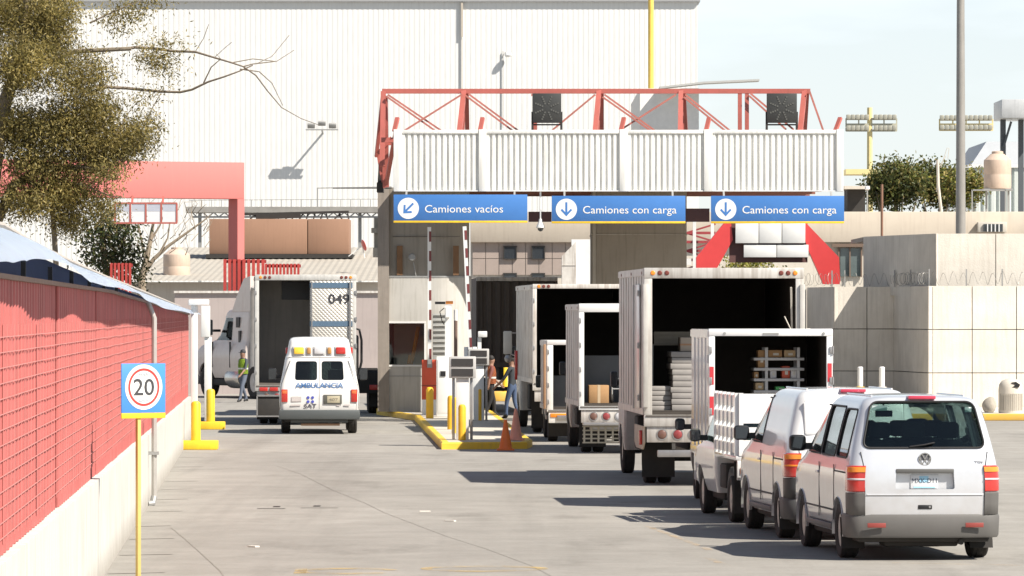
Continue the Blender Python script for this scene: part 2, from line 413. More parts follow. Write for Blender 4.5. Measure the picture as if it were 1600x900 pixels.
def ringmark(cx, cy, rx, ry, wd, a0=0, a1=360, z=.006):
    n = 48; i = []; o = []
    for k in range(n+1):
        a = R(a0+(a1-a0)*k/n); i.append((cx+(rx-wd)*math.cos(a), cy+(ry-wd*3)*math.sin(a), z)); o.append((cx+rx*math.cos(a), cy+ry*math.sin(a), z))
    mb.grid([i, o])
c = gp(757, 889); ringmark(c[0], c[1], .74, .75, .13)
c = gp(545, 893); ringmark(c[0], c[1], .60, .75, .12, 20, 320)
a, b = gp(470, 893), gp(455, 893); strip(mb, gp(468, 897), gp(472, 888), .14, .006)
S('road_marking', mb, wy, 0)
mb = MB(); strip(mb, gp(1105, 872), gp(1140, 886), .10, .006); strip(mb, gp(1395, 880), gp(1600, 884), .10, .006); strip(mb, gp(905, 783), gp(1010, 787), .10, .006); strip(mb, gp(1010, 822), gp(1110, 860), .09, .006)
S('lane_line', mb, worn('worn_lane_line', (.66, .45, .22), .42), 0)
mb = MB(); random.seed(3)
for px, py in ((396, 855), (664, 800), (703, 815)):
    x, y = gp(px, py); mb.box(x-.035, x+.035, y-.08, y+.08, .002, .02, rot=Matrix.Rotation(random.random()*3, 3, 'Z'))
S('litter', mb, M('paper_litter', (.65, .62, .56), .9), 0, 'stuff')

# ---------------------------------------------------------------- red wall with white base, at the left
redpanel = M('red_panel', (.44, .11, .10), .6, var=.35, scale=2.2, streak=.75, sp=.42, dirt=(.30, .085, .075))
redmesh = M('pale_red_mesh', (.54, .21, .19), .6, var=.25)
Y0, Y1 = 30.0, 123.0
o0 = (wall_x(60), 60, 0)
wl = T('boundary_wall', 'long red sheet wall on a white concrete base under a pale awning', 'wall', o0)
def wp(Y, off, z): return Vector((wall_x(Y)+off, Y+off*.0474, z))
def wbox(mb, Ya, Yb, oa, ob, za, zb):
    v = [mb.b.verts.new(wp(Y, o, z)) for Y, o, z in ((Ya, oa, za), (Ya, ob, za), (Yb, ob, za), (Yb, oa, za), (Ya, oa, zb), (Ya, ob, zb), (Yb, ob, zb), (Yb, oa, zb))]
    for f in ((3, 2, 1, 0), (4, 5, 6, 7), (0, 1, 5, 4), (1, 2, 6, 5), (2, 3, 7, 6), (3, 0, 4, 7)): mb.b.faces.new([v[i] for i in f])
def wall_top(Y): return 3.20-max(0, Y-62)*.0047
def wslope(mb, oa, ob, fa, fb, n=20):
    rows = []
    for k in range(n+1):
        Y = Y0+(Y1-Y0)*k/n; rows.append([wp(Y, oa, fa(Y)), wp(Y, ob, fa(Y)), wp(Y, ob, fb(Y)), wp(Y, oa, fb(Y))])
    v = mb.grid(rows, closed=True); mb.b.faces.new(v[0]); mb.b.faces.new(v[-1][::-1])
def base_top(Y): return 1.20-.0027*(Y-35)
mb = MB(); n = 24
rows = []
for k in range(n+1):
    Y = Y0+(Y1-Y0)*k/n; t = base_top(Y)
    rows.append([wp(Y, -.22, -.1), wp(Y, -.22, t), wp(Y, 0, t), wp(Y, 0, -.1)])
vs = mb.grid(rows); mb.b.faces.new(vs[0]); mb.b.faces.new(vs[-1][::-1])
P(wl, 'base', mb, M('white_wall_base', (.56, .55, .51), .85, var=.25, scale=1.6, streak=.7, sp=.45, dirt=(.40, .37, .32), bump=.25, low=.3, lowcol=(.25, .22, .18)), True)
mb = MB(); random.seed(11); Y = Y0
prof = []
while Y < Y1-.3:      # corrugated sheets, a dark lap every couple of metres
    L_ = random.choice((2.1, 2.25, 1.4, 2.8)); e = min(Y+L_, Y1); off = random.uniform(-.018, .018)
    pts = []; y = Y
    while y < e-.05:
        pts += [(y, -.10+off*.4), (y+.16, -.10+off*.4), (y+.19, -.08+off*.4), (y+.28, -.08+off*.4), (y+.31, -.10+off*.4)]; y += .46+random.uniform(-.08, .08)
    pts = [p for p in pts if p[0] < e-.03]; pts.append((e-.03, -.10+off)); pts.append((e-.02, -.16))
    pts.insert(0, (Y+.02, -.16)); pts.insert(1, (Y+.03, -.10+off))
    pts = sorted(set(pts)); mb.grid([[wp(a, b, base_top(a)+.004) for a, b in pts], [wp(a, b, wall_top(a)) for a, b in pts]])
    Y = e
wslope(mb, -.21, -.165, lambda Y: 1.1-(Y-35)*.003, wall_top)
P(wl, 'sheet_panel', mb, redpanel, True, 20)
mb = MB()
z = 1.32
while z < 2.88:
    wbox(mb, Y0, Y1, -.074, -.068, z, z+.007); z += .112
for k in range(int((Y1-Y0)/.55)):
    wbox(mb, Y0+k*.55, Y0+k*.55+.008, -.073, -.067, 1.28, 2.87)
P(wl, 'wire_mesh', mb, redmesh, True, 0)
mb = MB()
for k in range(8):
    Y = 31+k*5.0; wbox(mb, Y, Y+.04, -.13, -.09, wall_top(Y+.05)+.042, 3.37)
P(wl, 'bracket', mb, black, True, 0)
mb = MB(); wslope(mb, -.26, -.05, lambda Y: wall_top(Y)+.002, lambda Y: wall_top(Y)+.04); P(wl, 'coping', mb, M('old_coping', (.26, .17, .13), .9, var=.3), True, 0)
wl2 = wl
# awning of pale blue sheet above the wall
tp = [(-140, 338), (0, 343), (60, 355), (100, 382), (150, 410), (200, 435), (250, 457), (300, 480)]
bt = [(-140, 415), (0, 407), (40, 404), (80, 424), (110, 440), (150, 449), (180, 456), (210, 469), (235, 480), (260, 486), (300, 492)]
def lerp(tab, x):
    for (a, b), (c, d) in zip(tab, tab[1:]):
        if x <= c: return b+(d-b)*(x-a)/(c-a)
    return tab[-1][1]
aw = T('wall_awning', 'sagging pale blue sheet awning running along the top of the red wall', 'awning', (wall_x(60), 60, 3.2))
rows = []; random.seed(5)
for k in range(73):
    px = -60+360*k/72; Y = wall_y(px); zt = WZ(lerp(tp, px), Y); zb = WZ(lerp(bt, px), Y)+.006*math.sin(k*.9)
    wv = .035*math.sin(k*.30)+.012*math.sin(k*.8)
    r = []
    for j in range(7):
        t = j/6; r.append(wp(Y, .20-.50*t**1.3+wv*(1-t), zb+(zt-zb)*(t**.85)))
    rows.append(r)
mb = MB(); mb.grid(rows)
P(aw, 'sheet', mb, M('pale_blue_sheet', (.56, .65, .76), .45, var=.22, scale=.7, streak=.35, dirt=(.50, .50, .50)), True, 50, thick=.015)
mb = MB()
mb.tube([r[-1]+Vector((0, 0, .015)) for r in rows], .03, 6); P(aw, 'edge_rail', mb, M('rusty_rail', (.38, .34, .30), .8, var=.3), True)
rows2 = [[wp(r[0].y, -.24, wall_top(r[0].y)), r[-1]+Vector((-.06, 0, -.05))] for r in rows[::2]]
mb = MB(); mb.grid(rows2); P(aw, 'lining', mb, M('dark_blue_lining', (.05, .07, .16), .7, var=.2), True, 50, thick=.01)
# gable post where the wall ends
t = T('wall_end_post', 'tall thin white steel post where the red wall ends', 'post', (WX(304, 121), 121, 0))
x = WX(304, 112.2)
mb = MB(); mb.box(x-.07, x+.07, 112.1, 112.25, .2, 3.13, .008); P(t, 'post', mb, white, True)
mb = MB(); mb.box(x-.12, x+.32, 112.0, 112.3, 3.132, 3.26, .02); P(t, 'top_plate', mb, white, True)
t = T('gate_post', 'white steel gate post with a thicker collar, standing past the wall end', 'post', (WX(325, 131), 131, .2))
x = WX(325, 131.0)
mb = MB(); mb.box(x-.09, x+.09, 130.95, 131.13, .2, 2.35, .008); P(t, 'post', mb, white, True)
mb = MB(); mb.box(x-.17, x+.05, 130.9, 131.18, 2.352, 3.15, .01); P(t, 'collar', mb, white, True)
# yellow bollards on plinths
def bollard_plinth(label, px, pw, Yf, top, bx, r, depth=.55):
    t = T('bollard', label, 'bollard', (WX(px, Yf+.25), Yf+.25, 0), 0, 'yellow bollards on plinths beside the wall end')
    x0, x1 = WX(px-pw/2, Yf), WX(px+pw/2, Yf)
    mb = MB(); mb.box(x0, x1, Yf, Yf+depth, 0, .20, .025); P(t, 'plinth', mb, yellow, True)
    mb = MB(); c = WX(bx, Yf+.25); mb.lathe([(r, .2), (r, top-.06), (r*.8, top-.02), (r*.4, top), (0, top)], 20, (c, Yf+.25, 0)); P(t, 'post', mb, yellow, True)
bollard_plinth('yellow bollard on a long plinth, the nearer of the two by the red wall', 308, 63, 110.8, 1.05, 306, .105)
bollard_plinth('yellow bollard on a plinth standing past the end of the red wall', 327, 47, 130.2, 1.03, 329, .11)
# drain pipe on the wall
t = T('drain_pipe', 'grey metal drain pipe running down the red wall with an elbow at the top', 'pipe', (wall_x(78.7)+.1, 78.7, 0))
mb = MB(); Yp = 78.7; xx = wall_x(Yp)+.09
mb.tube([(xx-.10, Yp, 3.13), (xx-.07, Yp, 3.06), (xx, Yp, 2.88), (xx, Yp, 1.5), (xx, Yp, .12)], .042, 10); P(t, 'pipe', mb, M('pipe_metal', (.42, .40, .37), .5, .3, var=.2), True)
for z in (.78, 1.9):
    mb = MB(); mb.box(xx-.10, xx+.07, Yp-.06, Yp+.06, z, z+.05); P(t, 'clamp', mb, grey, True)
mb = MB(); mb.tube([(xx, Yp, .14), (xx-.02, Yp-.04, .04), (xx-.1, Yp-.12, .03)], .05, 8); P(t, 'foot_elbow', mb, grey, True)
# speed limit sign
Ys = 55.5; xs = WX(216, Ys)
t = T('speed_sign', 'blue square 20 speed limit sign with a yellow strip on a thin yellow post', 'sign', (xs, Ys, 0), R(39))
mb = MB(); mb.box(-.022, .022, -.022, .022, 0, 2.36, .004); P(t, 'post', mb, M('yellow_post', (.60, .43, .14), .5, var=.2))
cz = 2.153; cx = .045
bl = M('sign_blue', (.06, .24, .68), .45, var=.08)
mb = MB(); mb.box(cx-.29, cx+.29, -.036, -.024, 1.875, 2.41, .004); bo = P(t, 'board', mb, bl)
mb = MB(); mb.box(cx-.29, cx+.29, -.038, -.023, 1.815, 1.873, .003); P(t, 'yellow_strip', mb, yellow)
def disc(mb, r, y0, y1, n=48): mb.lathe([(r, y0), (r, y1)], n, (cx, 0, cz), 'Y')
mb = MB(); disc(mb, .245, -.0405, -.0365); P(t, 'white_disc', mb, white)
mb = MB(); mb.lathe([(.205, -.0435), (.205, -.041), (.18, -.041), (.18, -.0435), (.205, -.0435)], 48, (cx, 0, cz), 'Y'); P(t, 'red_ring', mb, M('sign_red', (.62, .05, .04), .4, var=.08))
ink = M('sign_black', (.05, .05, .055), .5)
ink2 = M('sign_faded', (.36, .42, .46), .5)
TXT(t, 'lettering', '20', (cx-.135, -.042, cz-.085), (1, 0, 0), (0, 0, 1), ink, .27, .185, bold=.006)
TXT(t, 'lettering', 'MAX', (cx-.065, -.042, cz+.122), (1, 0, 0), (0, 0, 1), ink2, .13, .036)
TXT(t, 'lettering', 'km/h', (cx-.06, -.042, cz-.160), (1, 0, 0), (0, 0, 1), ink2, .12, .036)

# ---------------------------------------------------------------- concrete walls at the right
def panel_wall(name, label, runs, z0, z1, nz, core, group=None, mat=concrete, cat='wall'):
    """runs: list of (p0, p1, columns); panels with open joints in front of a darker core"""
    t = T(name, label, cat, (runs[0][0][0], runs[0][0][1], z0), 0, group)
    mb = MB(); mc = MB()
    for p0, p1, nx in runs:
        a = Vector((*p0, 0)); b = Vector((*p1, 0)); d = (b-a); L_ = d.length; d.normalize(); nrm = Vector((d.y, -d.x, 0))
        for i in range(nx):
            for j in range(nz):
                u0 = L_*i/nx+(.012 if i else 0); u1 = L_*(i+1)/nx-(.012 if i < nx-1 else 0)
                h0 = z0+(z1-z0)*j/nz+(.012 if j else 0); h1 = z0+(z1-z0)*(j+1)/nz-(.012 if j < nz-1 else 0)
                c = [a+d*u0, a+d*u1]
                off = random.uniform(-.008, .008)
                v = []
                for h in (h0, h1):
                    for s_ in (-.02-off, -.14):
                        v += [mb.b.verts.new(c[0]+nrm*-s_*1+Vector((0, 0, h))-nrm*.16), mb.b.verts.new(c[1]+nrm*-s_-nrm*.16+Vector((0, 0, h)))]
                # v: [lo/out(0,1), lo/in(2,3), hi/out(4,5), hi/in(6,7)]
                for f in ((0, 1, 5, 4), (3, 2, 6, 7), (4, 5, 7, 6), (1, 0, 2, 3), (0, 4, 6, 2), (5, 1, 3, 7)): mb.b.faces.new([v[q] for q in f])
        q = [a-nrm*.13, b-nrm*.13, b-nrm*.30, a-nrm*.30]
        mc.prism([(p.x, p.y) for p in q], z0+.001, z1-.03, 'Z')
    P(t, 'panels', mb, mat, True, 0); P(t, 'core', mc, jm, True, 0)
    return t
random.seed(21)
A = (WX(1450, 152), 152.0); B = (WX(1395, 157), 157.0); Cc = (WX(1303, 157), 157.0); D = (WX(1260, 161), 161.0); E = (WX(1215, 161), 161.0)
panel_wall('concrete_wall', 'lower stepped concrete panel wall with razor wire along its top', [(A, (A[0]+9.2, 152.0), 7), (B, A, 2), (Cc, (B[0]+.22, B[1]), 2), (D, (Cc[0]-.0, Cc[1]), 1), (E, D, 1)], -.1, 3.77, 3, True)
A2 = (WX(1462, 153.2), 153.2); B2 = (WX(1408, 156), 156.0); C2 = (WX(1348, 159.5), 159.5)
panel_wall('concrete_wall', 'upper concrete panel wall set back above the razor wire', [(A2, (A2[0]+9, 153.2), 5), (B2, A2, 1), (C2, B2, 1)], 3.5, WZ(365, 153.2), 1, True)
for o in bpy.data.objects:
    if o.name.startswith('concrete_wall') and 'upper' in o.get('label', ''):
        q = ROOT[o]
mb = MB(); mb.prism([(A2[0], 153.5), (A2[0]+9, 153.5), (A2[0]+9, 165), (C2[0], 165), (C2[0], 159.8), (B2[0], 156.3)], 5.2, 5.33, 'Z')
tb = [o for o in bpy.data.objects if 'upper concrete' in o.get('label', '')][0]
P(tb, 'roof_slab', mb, concrete_dark, True, 0)
tr = T('razor_wire', 'coil of razor wire with thin posts on the lower concrete wall', 'razor wire', (A[0], 152.2, 3.77))
wire = M('galvanised_wire', (.26, .25, .23), .5, .5, var=.3)
mb = MB(); random.seed(4)
def coil(a, b, r=.18, turns=3.4):
    a = Vector(a); b = Vector(b); L_ = (b-a).length; d = (b-a).normalized(); s = Vector((-d.y, d.x, 0)); n = int(L_*turns*10); pts = []
    for k in range(n+1):
        t = k/n; an = 2*math.pi*turns*L_*t; rr = r*(1+.15*math.sin(k*.37)); pts.append(a+(b-a)*t+s*math.cos(an)*rr*.5+Vector((0, 0, math.sin(an)*rr)))
    mb.tube(pts, .006, 4)
coil((A[0]+.1, 152.15, 4.0), (A[0]+9, 152.15, 4.0)); coil((B[0], 157.1, 4.0), (A[0], 152.3, 4.0)); coil((E[0], 160.8, 4.0), (Cc[0]+.05, 157.15, 4.0)); coil((Cc[0], 157.15, 4.0), (B[0], 157.15, 4.0))
P(tr, 'coil', mb, wire, True, 0)
for px, Y in ((1398, 156.5), (1423, 154.5), (1452, 152.2), (1510, 152.2), (1566, 152.2), (1320, 157.2), (1300, 158)):
    mb = MB(); x = WX(px, Y); mb.box(x-.02, x+.02, Y-.02, Y+.02, 3.76, 4.28); P(tr, 'wire_post', mb, grey, True)
# raised pavement in front of the right wall, with its yellow kerb
mb = MB(); mb.box(8.6, 40, 141.3, 151.9, 0, .17)
S('pavement', mb, concrete, 0)
mb = MB(); mb.box(8.6, 40, 141.02, 141.298, 0, .19, .02)
S('kerb', mb, M('yellow_kerb', (.72, .42, .05), .6, var=.3, scale=2, streak=.3, dirt=(.5, .4, .25)))
t = T('litter_bin', 'round pale concrete litter bin with a domed top by the concrete wall', 'bin', (WX(1579, 143), 143, .17))
mb = MB(); mb.lathe([(.33, 0), (.34, .05), (.34, .66), (.32, .80), (.25, .90), (.13, .955), (0, .97)], 32); bi = P(t, 'drum', mb, pale)
mb = MB()
for k in range(14):
    a = R(-150+k*9.5); mb.box(.342*math.cos(a)-.012, .342*math.cos(a)+.012, .342*math.sin(a)-.012, .342*math.sin(a)+.012, .08, .55)
P(t, 'relief_strips', mb, concrete_dark)
mb = MB(); mb.prism([(.0, .72), (.20, .72), (.24, .80), (.12, .88), (.0, .86), (.13, .80)], -.335, -.26, 'Y'); P(t, 'opening', mb, black)
t = T('boulder', 'small rounded grey boulder at the foot of the concrete wall', 'boulder', (WX(1545, 144), 144, .17))
mb = MB(); bmesh.ops.create_icosphere(mb.b, subdivisions=3, radius=.21)
for v in mb.b.verts: v.co = Vector((v.co.x*.95, v.co.y, v.co.z*1.1+.18))*(1+.08*math.sin(v.co.x*11)+.06*math.sin(v.co.y*13+v.co.z*9))
P(t, 'stone', mb, concrete_dark)
for px, lab in ((1344, 'white bollard with a yellow collar in front of the shaded concrete wall'), (1378, 'white bollard with a pale collar, right of the yellow collared one')):
    Y = 146.0; t = T('bollard', lab, 'bollard', (WX(px, Y), Y, .17), 0, 'white bollards in front of the concrete wall')
    mb = MB(); mb.lathe([(.08, .7), (.08, 1.24), (.06, 1.265), (0, 1.27)], 16); P(t, 'post', mb, white)
    mb = MB(); mb.lathe([(.15, 0), (.15, .62), (.13, .69), (.085, .70)], 16); P(t, 'collar', mb, yellow if px == 1344 else pale)
# big lamp post behind the right wall
t = T('lamp_post', 'tall thick grey steel mast rising behind the concrete wall', 'lamp post', (WX(1501, 176), 176, 0))
mb = MB(); mb.lathe([(.19, 0), (.17, 6), (.13, 14.5)], 20); P(t, 'mast', mb, M('mast_grey', (.30, .285, .26), .5, .2, var=.15, streak=.3))
mb = MB(); mb.box(-1.2, 1.2, -.2, .2, 14.5, 14.75, .05); P(t, 'lamp_head', mb, grey)
# ---------------------------------------------------------------- hangar and buildings behind
corr = M('white_cladding', (.67, .67, .65), .55, var=.12, scale=.12, streak=.30, sp=.46, dirt=(.52, .51, .48))
hx1 = WX(1090, 300)
t = T('hangar', 'huge white corrugated hangar filling the background', 'hangar', (WX(560, 300), 300, 0))
mb = MB(); pts = []; x = -42.0; pw = .30
while x < hx1-.01:
    pts += [(x, 300.0), (x+.13, 300.0), (x+.17, 300.010), (x+.26, 300.010)]; x += pw
pts.append((hx1, 300.0)); pts = [p for p in pts if p[0] <= hx1]
mb.grid([[(a, b, 0) for a, b in pts], [(a, b, WZ(2, 300)) for a, b in pts]])
P(t, 'front_cladding', mb, corr, True, 3)
mb = MB(); mb.box(-42, hx1-.02, 300.1, 360, 0, WZ(2, 300)-.1); P(t, 'hall', mb, corr, True, 0)
mb = MB(); mb.box(-42, hx1+.15, 299.75, 361, WZ(2, 300)-.02, WZ(2, 300)+.5); P(t, 'roof_edge', mb, M('roof_grey', (.30, .31, .32), .5, var=.1), True, 0)
mb = MB(); x = WX(722, 299.9); mb.box(x-.02, x+.02, 299.86, 299.95, WZ(140, 299.9), 30 and WZ(60, 299.9)); mb.box(x-.06, x+.06, 299.8, 299.95, WZ(58, 299.9), WZ(3, 299.9)); P(t, 'down_pipe', mb, M('pale_pipe', (.45, .40, .33), .6), True)
mb = MB(); x = WX(786, 299.9); mb.box(x-.015, x+.015, 299.88, 299.94, WZ(200, 299.9), WZ(80, 299.9)); P(t, 'cable', mb, grey, True)
# lamp on the hangar and twin floodlights
t = T('wall_lamp', 'small pale dome lamp on a thin wire on the hangar wall', 'lamp', W(790, 85, 299.6))
mb = MB(); mb.lathe([(.12, .14), (.2, .05), (.22, -.05), (.15, -.14), (0, -.17)], 14, (.15, 0, 0)); P(t, 'dome', mb, white)
mb = MB(); mb.bar((-.05, .35, .1), (.15, 0, .1), .05); P(t, 'arm', mb, grey)
t = T('floodlight_bracket', 'cluster of floodlights on a bracket high on the hangar wall', 'floodlight', W(503, 200, 298.5))
mb = MB(); mb.bar((0, 1.5, -.25), (0, 0, -.1), .09); mb.bar((-.95, 0, -.1), (.95, 0, -.1), .08); P(t, 'bracket', mb, grey)
for dx in (-.62, .0, .62):
    mb = MB(); mb.box(dx-.22, dx+.22, -.12, .12, .0 if dx else .15, .28 if dx else .40, .03, rot=Matrix.Rotation(R(25), 3, 'X')); P(t, 'floodlight', mb, grey)
# yellow mast in front of the hangar
t = T('yellow_mast', 'tall slim yellow mast rising in front of the hangar', 'mast', (WX(1017, 280), 280, 0))
mb = MB(); mb.lathe([(.17, 0), (.15, 24)], 14); P(t, 'pole', mb, M('mast_yellow', (.72, .50, .10), .5, var=.2, streak=.3))
# annex at the right end of the hangar with an oversailing thin roof
t = T('annex', 'low pale annex with a thin oversailing roof at the hangar end', 'building', (WX(1040, 265), 265, 0))
mb = MB(); mb.box(WX(1000, 265), WX(1092, 265), 265, 285, 0, WZ(138, 265)); P(t, 'wall', mb, M('annex_wall', (.74, .72, .68), .8, var=.15), True, 0)
mb = MB(); mb.prism([(WX(1030, 264), WZ(136, 264)), (WX(1100, 264), WZ(128, 264)), (WX(1186, 264), WZ(124, 264)), (WX(1186, 264), WZ(127, 264)), (WX(1100, 264), WZ(131, 264)), (WX(1030, 264), WZ(139, 264))], 263.5, 264.9); P(t, 'roof', mb, M('annex_roof', (.42, .42, .40), .6), True, 0)
# long plastered office building
ob = T('office_building', 'long pale plaster office building behind the gantry', 'building', (WX(1000, 200), 200, 0))
zt = WZ(331, 200)
mb = MB(); mb.box(WX(735, 200), WX(1690, 200), 200, 214, 0, WZ(379, 200)); P(ob, 'wall', mb, pale, True, 0)
mb = MB(); mb.box(WX(735, 200), WX(1690, 200), 199.7, 214.2, WZ(379, 200)+.003, zt, .03); P(ob, 'parapet_band', mb, M('parapet', (.50, .44, .36), .9, var=.2, scale=.6, streak=.3, dirt=(.36, .3, .24)), True)
mb = MB(); x0 = WX(738, 199.95)
for i in range(8):
    for j in range(2):
        a = x0+i*.52; mb.box(a+.012, a+.508, 199.93, 199.995, WZ(404+j*26, 200)+.012, WZ(378+j*26, 200)-.012)
P(ob, 'tile_panel', mb, M('mauve_tile', (.33, .27, .235), .6, var=.15), True, 0)
for px, py in ((788, 386), (832, 386), (788, 428), (832, 428)):
    mb = MB(); x = WX(px, 199.9); mb.box(x, x+.45, 199.86, 199.92, WZ(py+18, 200), WZ(py, 200)); wn = P(ob, 'window', mb, darkglass, True, 0)
    mb = MB(); x1 = x+.45
    for a, b, c, d in ((x-.04, x, py+19.5, py-1.5), (x1, x1+.04, py+19.5, py-1.5)): mb.box(a, b, 199.82, 199.925, WZ(c, 200), WZ(d, 200))
    mb.box(x+.001, x1-.001, 199.82, 199.925, WZ(py+19.5, 200), WZ(py+18, 200)-.001); mb.box(x+.001, x1-.001, 199.82, 199.925, WZ(py, 200)+.001, WZ(py-1.5, 200)); P(wn, 'frame', mb, dark, True, 0)
mb = MB(); mb.box(WX(1313, 199.9), WX(1345, 199.9), 199.9, 199.99, WZ(432, 200), WZ(388, 200)); wn = P(ob, 'window', mb, M('grey_window', (.11, .14, .14), .1, var=.2, coat=.4), True, 0)
mb = MB()
for px in (1309.5, 1327, 1345): mb.box(WX(px, 199.8), WX(px+2.2, 199.8), 199.8, 199.95, WZ(433, 200), WZ(386, 200))
mb.box(WX(1300, 199.8), WX(1350, 199.8), 199.7, 199.79, WZ(386, 200), WZ(381, 200)); P(wn, 'frame', mb, M('brown_frame', (.16, .11, .08), .7), True, 0)
mb = MB(); mb.box(WX(1527, 199.5), WX(1572, 199.5), 199.2, 199.68, WZ(363, 199.5), WZ(347, 199.5), .02); wn = P(ob, 'window', mb, pale, True)
mb = MB(); mb.box(WX(1537, 199.1), WX(1567, 199.1), 199.12, 199.19, WZ(362, 199.1), WZ(350, 199.1)); 
P(wn, 'pane', mb, darkglass, True)
mb = MB()
for k in range(1, 5): x = WX(1537+6*k, 199.1); mb.box(x-.02, x+.02, 199.06, 199.115, WZ(362, 199.1), WZ(350, 199.1))
P(wn, 'bars', mb, white, True)
# chute-like ventilation housing
t = T('ventilation_housing', 'white sheet metal ventilation housing with a sloping shoulder', 'vent', (WX(900, 180), 180, 0))
xa, xb, xc = WX(878, 180), WX(900, 180), WX(925, 180)
mb = MB(); mb.prism([(xb, 0), (xc, 0), (xc, WZ(374, 180)), (WX(893, 180), WZ(374, 180)), (xb, WZ(374, 180)-.001), (xb, 0)][:4]+[], 180, 181.5); P(t, 'duct', mb, white, True, 0)
mb = MB(); mb.prism([(xa, WZ(445, 180)), (xb-.004, WZ(445, 180)), (xb-.004, WZ(378, 180)), (xa, WZ(400, 180))], 179.8, 181.4); mb.box(xa-.01, xb-.004, 179.78, 179.799, WZ(415, 180), WZ(414, 180)); P(t, 'shoulder', mb, white_dirty, True, 0)
# right-hand far buildings
t = T('workshop', 'pale ribbed sheet metal workshop with a gable at the right edge', 'building', (WX(1560, 240), 240, 0))
rib = M('pale_green_cladding', (.56, .60, .57), .6, var=.12, streak=.25, dirt=(.4, .42, .4))
mb = MB(); pts = []; x = WX(1513, 240)
while x < WX(1700, 240): pts += [(x, 240), (x+.16, 240), (x+.2, 240.1), (x+.3, 240.1)]; x += .36
mb.grid([[(a, b, 0) for a, b in pts], [(a, b, WZ(262, 240)) for a, b in pts]]); P(t, 'ribbed_front', mb, rib, True, 10)
mb = MB(); mb.box(WX(1513, 240), WX(1700, 240), 239.9, 252, WZ(262, 240), WZ(257, 240)); mb.box(WX(1513, 240)+.1, WX(1700, 240), 240.3, 250, 0, WZ(263, 240)); P(t, 'roof_edge', mb, white, True, 0)
mb = MB(); mb.prism([(WX(1513, 252), WZ(265, 252)), (WX(1600, 252), WZ(265, 252)), (WX(1600, 252), WZ(221, 252)), (WX(1542, 252), WZ(221, 252))], 252.2, 262); P(t, 'gable', mb, M('gable_blue_grey', (.47, .49, .51), .6, var=.1), True, 0)
t = T('steel_hopper', 'pale sheet metal hopper on dark steel legs at the top right', 'hopper', (WX(1590, 236), 236, 0))
mb = MB(); mb.box(WX(1559, 236), WX(1640, 236), 234, 238, WZ(187, 236), WZ(158, 236), .02); P(t, 'bin', mb, M('hopper_sheet', (.55, .56, .56), .5, .2, var=.15, streak=.3), True)
for px in (1563, 1591):
    mb = MB(); mb.box(WX(px, 236), WX(px+8, 236), 235.8, 236.1, 0, WZ(187.3, 236)); P(t, 'leg', mb, M('dark_steel', (.09, .10, .11), .6), True)
mb = MB(); mb.bar(W(1568, 230, 235.7), W(1580, 190, 235.7), .1); P(t, 'brace', mb, M('dark_steel', (.09, .10, .11), .6), True)
tank_m = M('beige_tank', (.54, .42, .33), .55, var=.15, streak=.25)
def tank(label, px0, px1, py0, py1, Y, stand=False):
    r = (px1-px0)/2*Y/F; c = W((px0+px1)/2, py1, Y); h = (py1-py0)*Y/F
    t = T('water_tank', label, 'water tank', c, 0, 'beige roof water tanks')
    mb = MB(); mb.lathe([(r*.97, 0), (r, .05), (r, h*.36), (r*.985, h*.38), (r, h*.40), (r, h*.72), (r*.98, h*.76), (r*.5, h*.92), (r*.42, h*.93)], 36); P(t, 'drum', mb, tank_m)
    mb = MB(); mb.lathe([(r*.42, h*.932), (r*.42, h*.985), (r*.3, h), (0, h)], 24); P(t, 'lid', mb, tank_m)
    if stand:
        mb = MB(); z1 = c.z
        for s in (-1, 1): mb.box(s*r*.8-.04, s*r*.8+.04, -.05, .05, zt-z1, -.08)
        mb.box(-r*1.05, r*1.05, -r*.8, r*.8, -.08, -.001); P(t, 'stand', mb, grey)
    return t
tank('beige water tank on a stand above the right end of the office roof', 1537, 1580, 236, 295, 205, True)
# hand rail frame on the office roof
t = T('roof_rail', 'thin pipe frame around the foot of the roof tank', 'railing', W(1545, 331, 202))
mb = MB()
for px in (1519, 1571): mb.bar(W(px, 331, 202), W(px, 296, 202), .05)
mb.bar(W(1519, 297, 202), W(1571, 297, 202), .05); mb.bar(W(1519, 315, 202), W(1519, 298, 206), .04); P(t, 'rail', mb, grey, True)
t = T('roof_pole', 'leaning whitewashed timber pole with wires on the office roof', 'pole', W(1469, 331, 203))
mb = MB(); mb.tube([W(1471, 332, 203), W(1466, 290, 203), W(1465, 250, 203)], .06, 8); mb.tube([W(1478, 244, 203), W(1466, 262, 203), W(1463, 300, 203)], .012, 5); mb.tube([W(1481, 248, 203), W(1483, 232, 203), W(1481, 231, 203)], .012, 5); mb.tube([W(1470, 262, 203), W(1480, 231, 203)], .012, 4); P(t, 'pole', mb, pale, True)
t = T('rusty_pole', 'thin rusty pole standing in front of the plaster parapet', 'pole', (WX(1378, 196), 196, 0))
mb = MB(); mb.lathe([(.05, 0), (.05, WZ(288, 196))], 8); P(t, 'pole', mb, M('rust', (.22, .12, .08), .9, var=.3))
t = T('roof_light', 'small lamp on a short pole on the office roof', 'lamp', W(1355, 331, 202))
mb = MB(); mb.lathe([(.03, 0), (.03, .85)], 8); P(t, 'pole', mb, grey)
mb = MB(); mb.lathe([(.05, .85), (.1, .9), (.08, 1.0), (0, 1.03)], 12); P(t, 'globe', mb, white)
t = T('roof_shed', 'small dark open shed on the office roof beside the bushy tree', 'shed', W(1337, 331, 204))
mb = MB(); mb.box(WX(1324, 204), WX(1352, 204), 204, 206, zt, WZ(296, 204)); P(t, 'wall', mb, dark, True)
mb = MB(); mb.box(WX(1318, 204), WX(1358, 204), 203.5, 206.5, WZ(295.8, 204), WZ(291, 204)); P(t, 'roof', mb, pale, True)
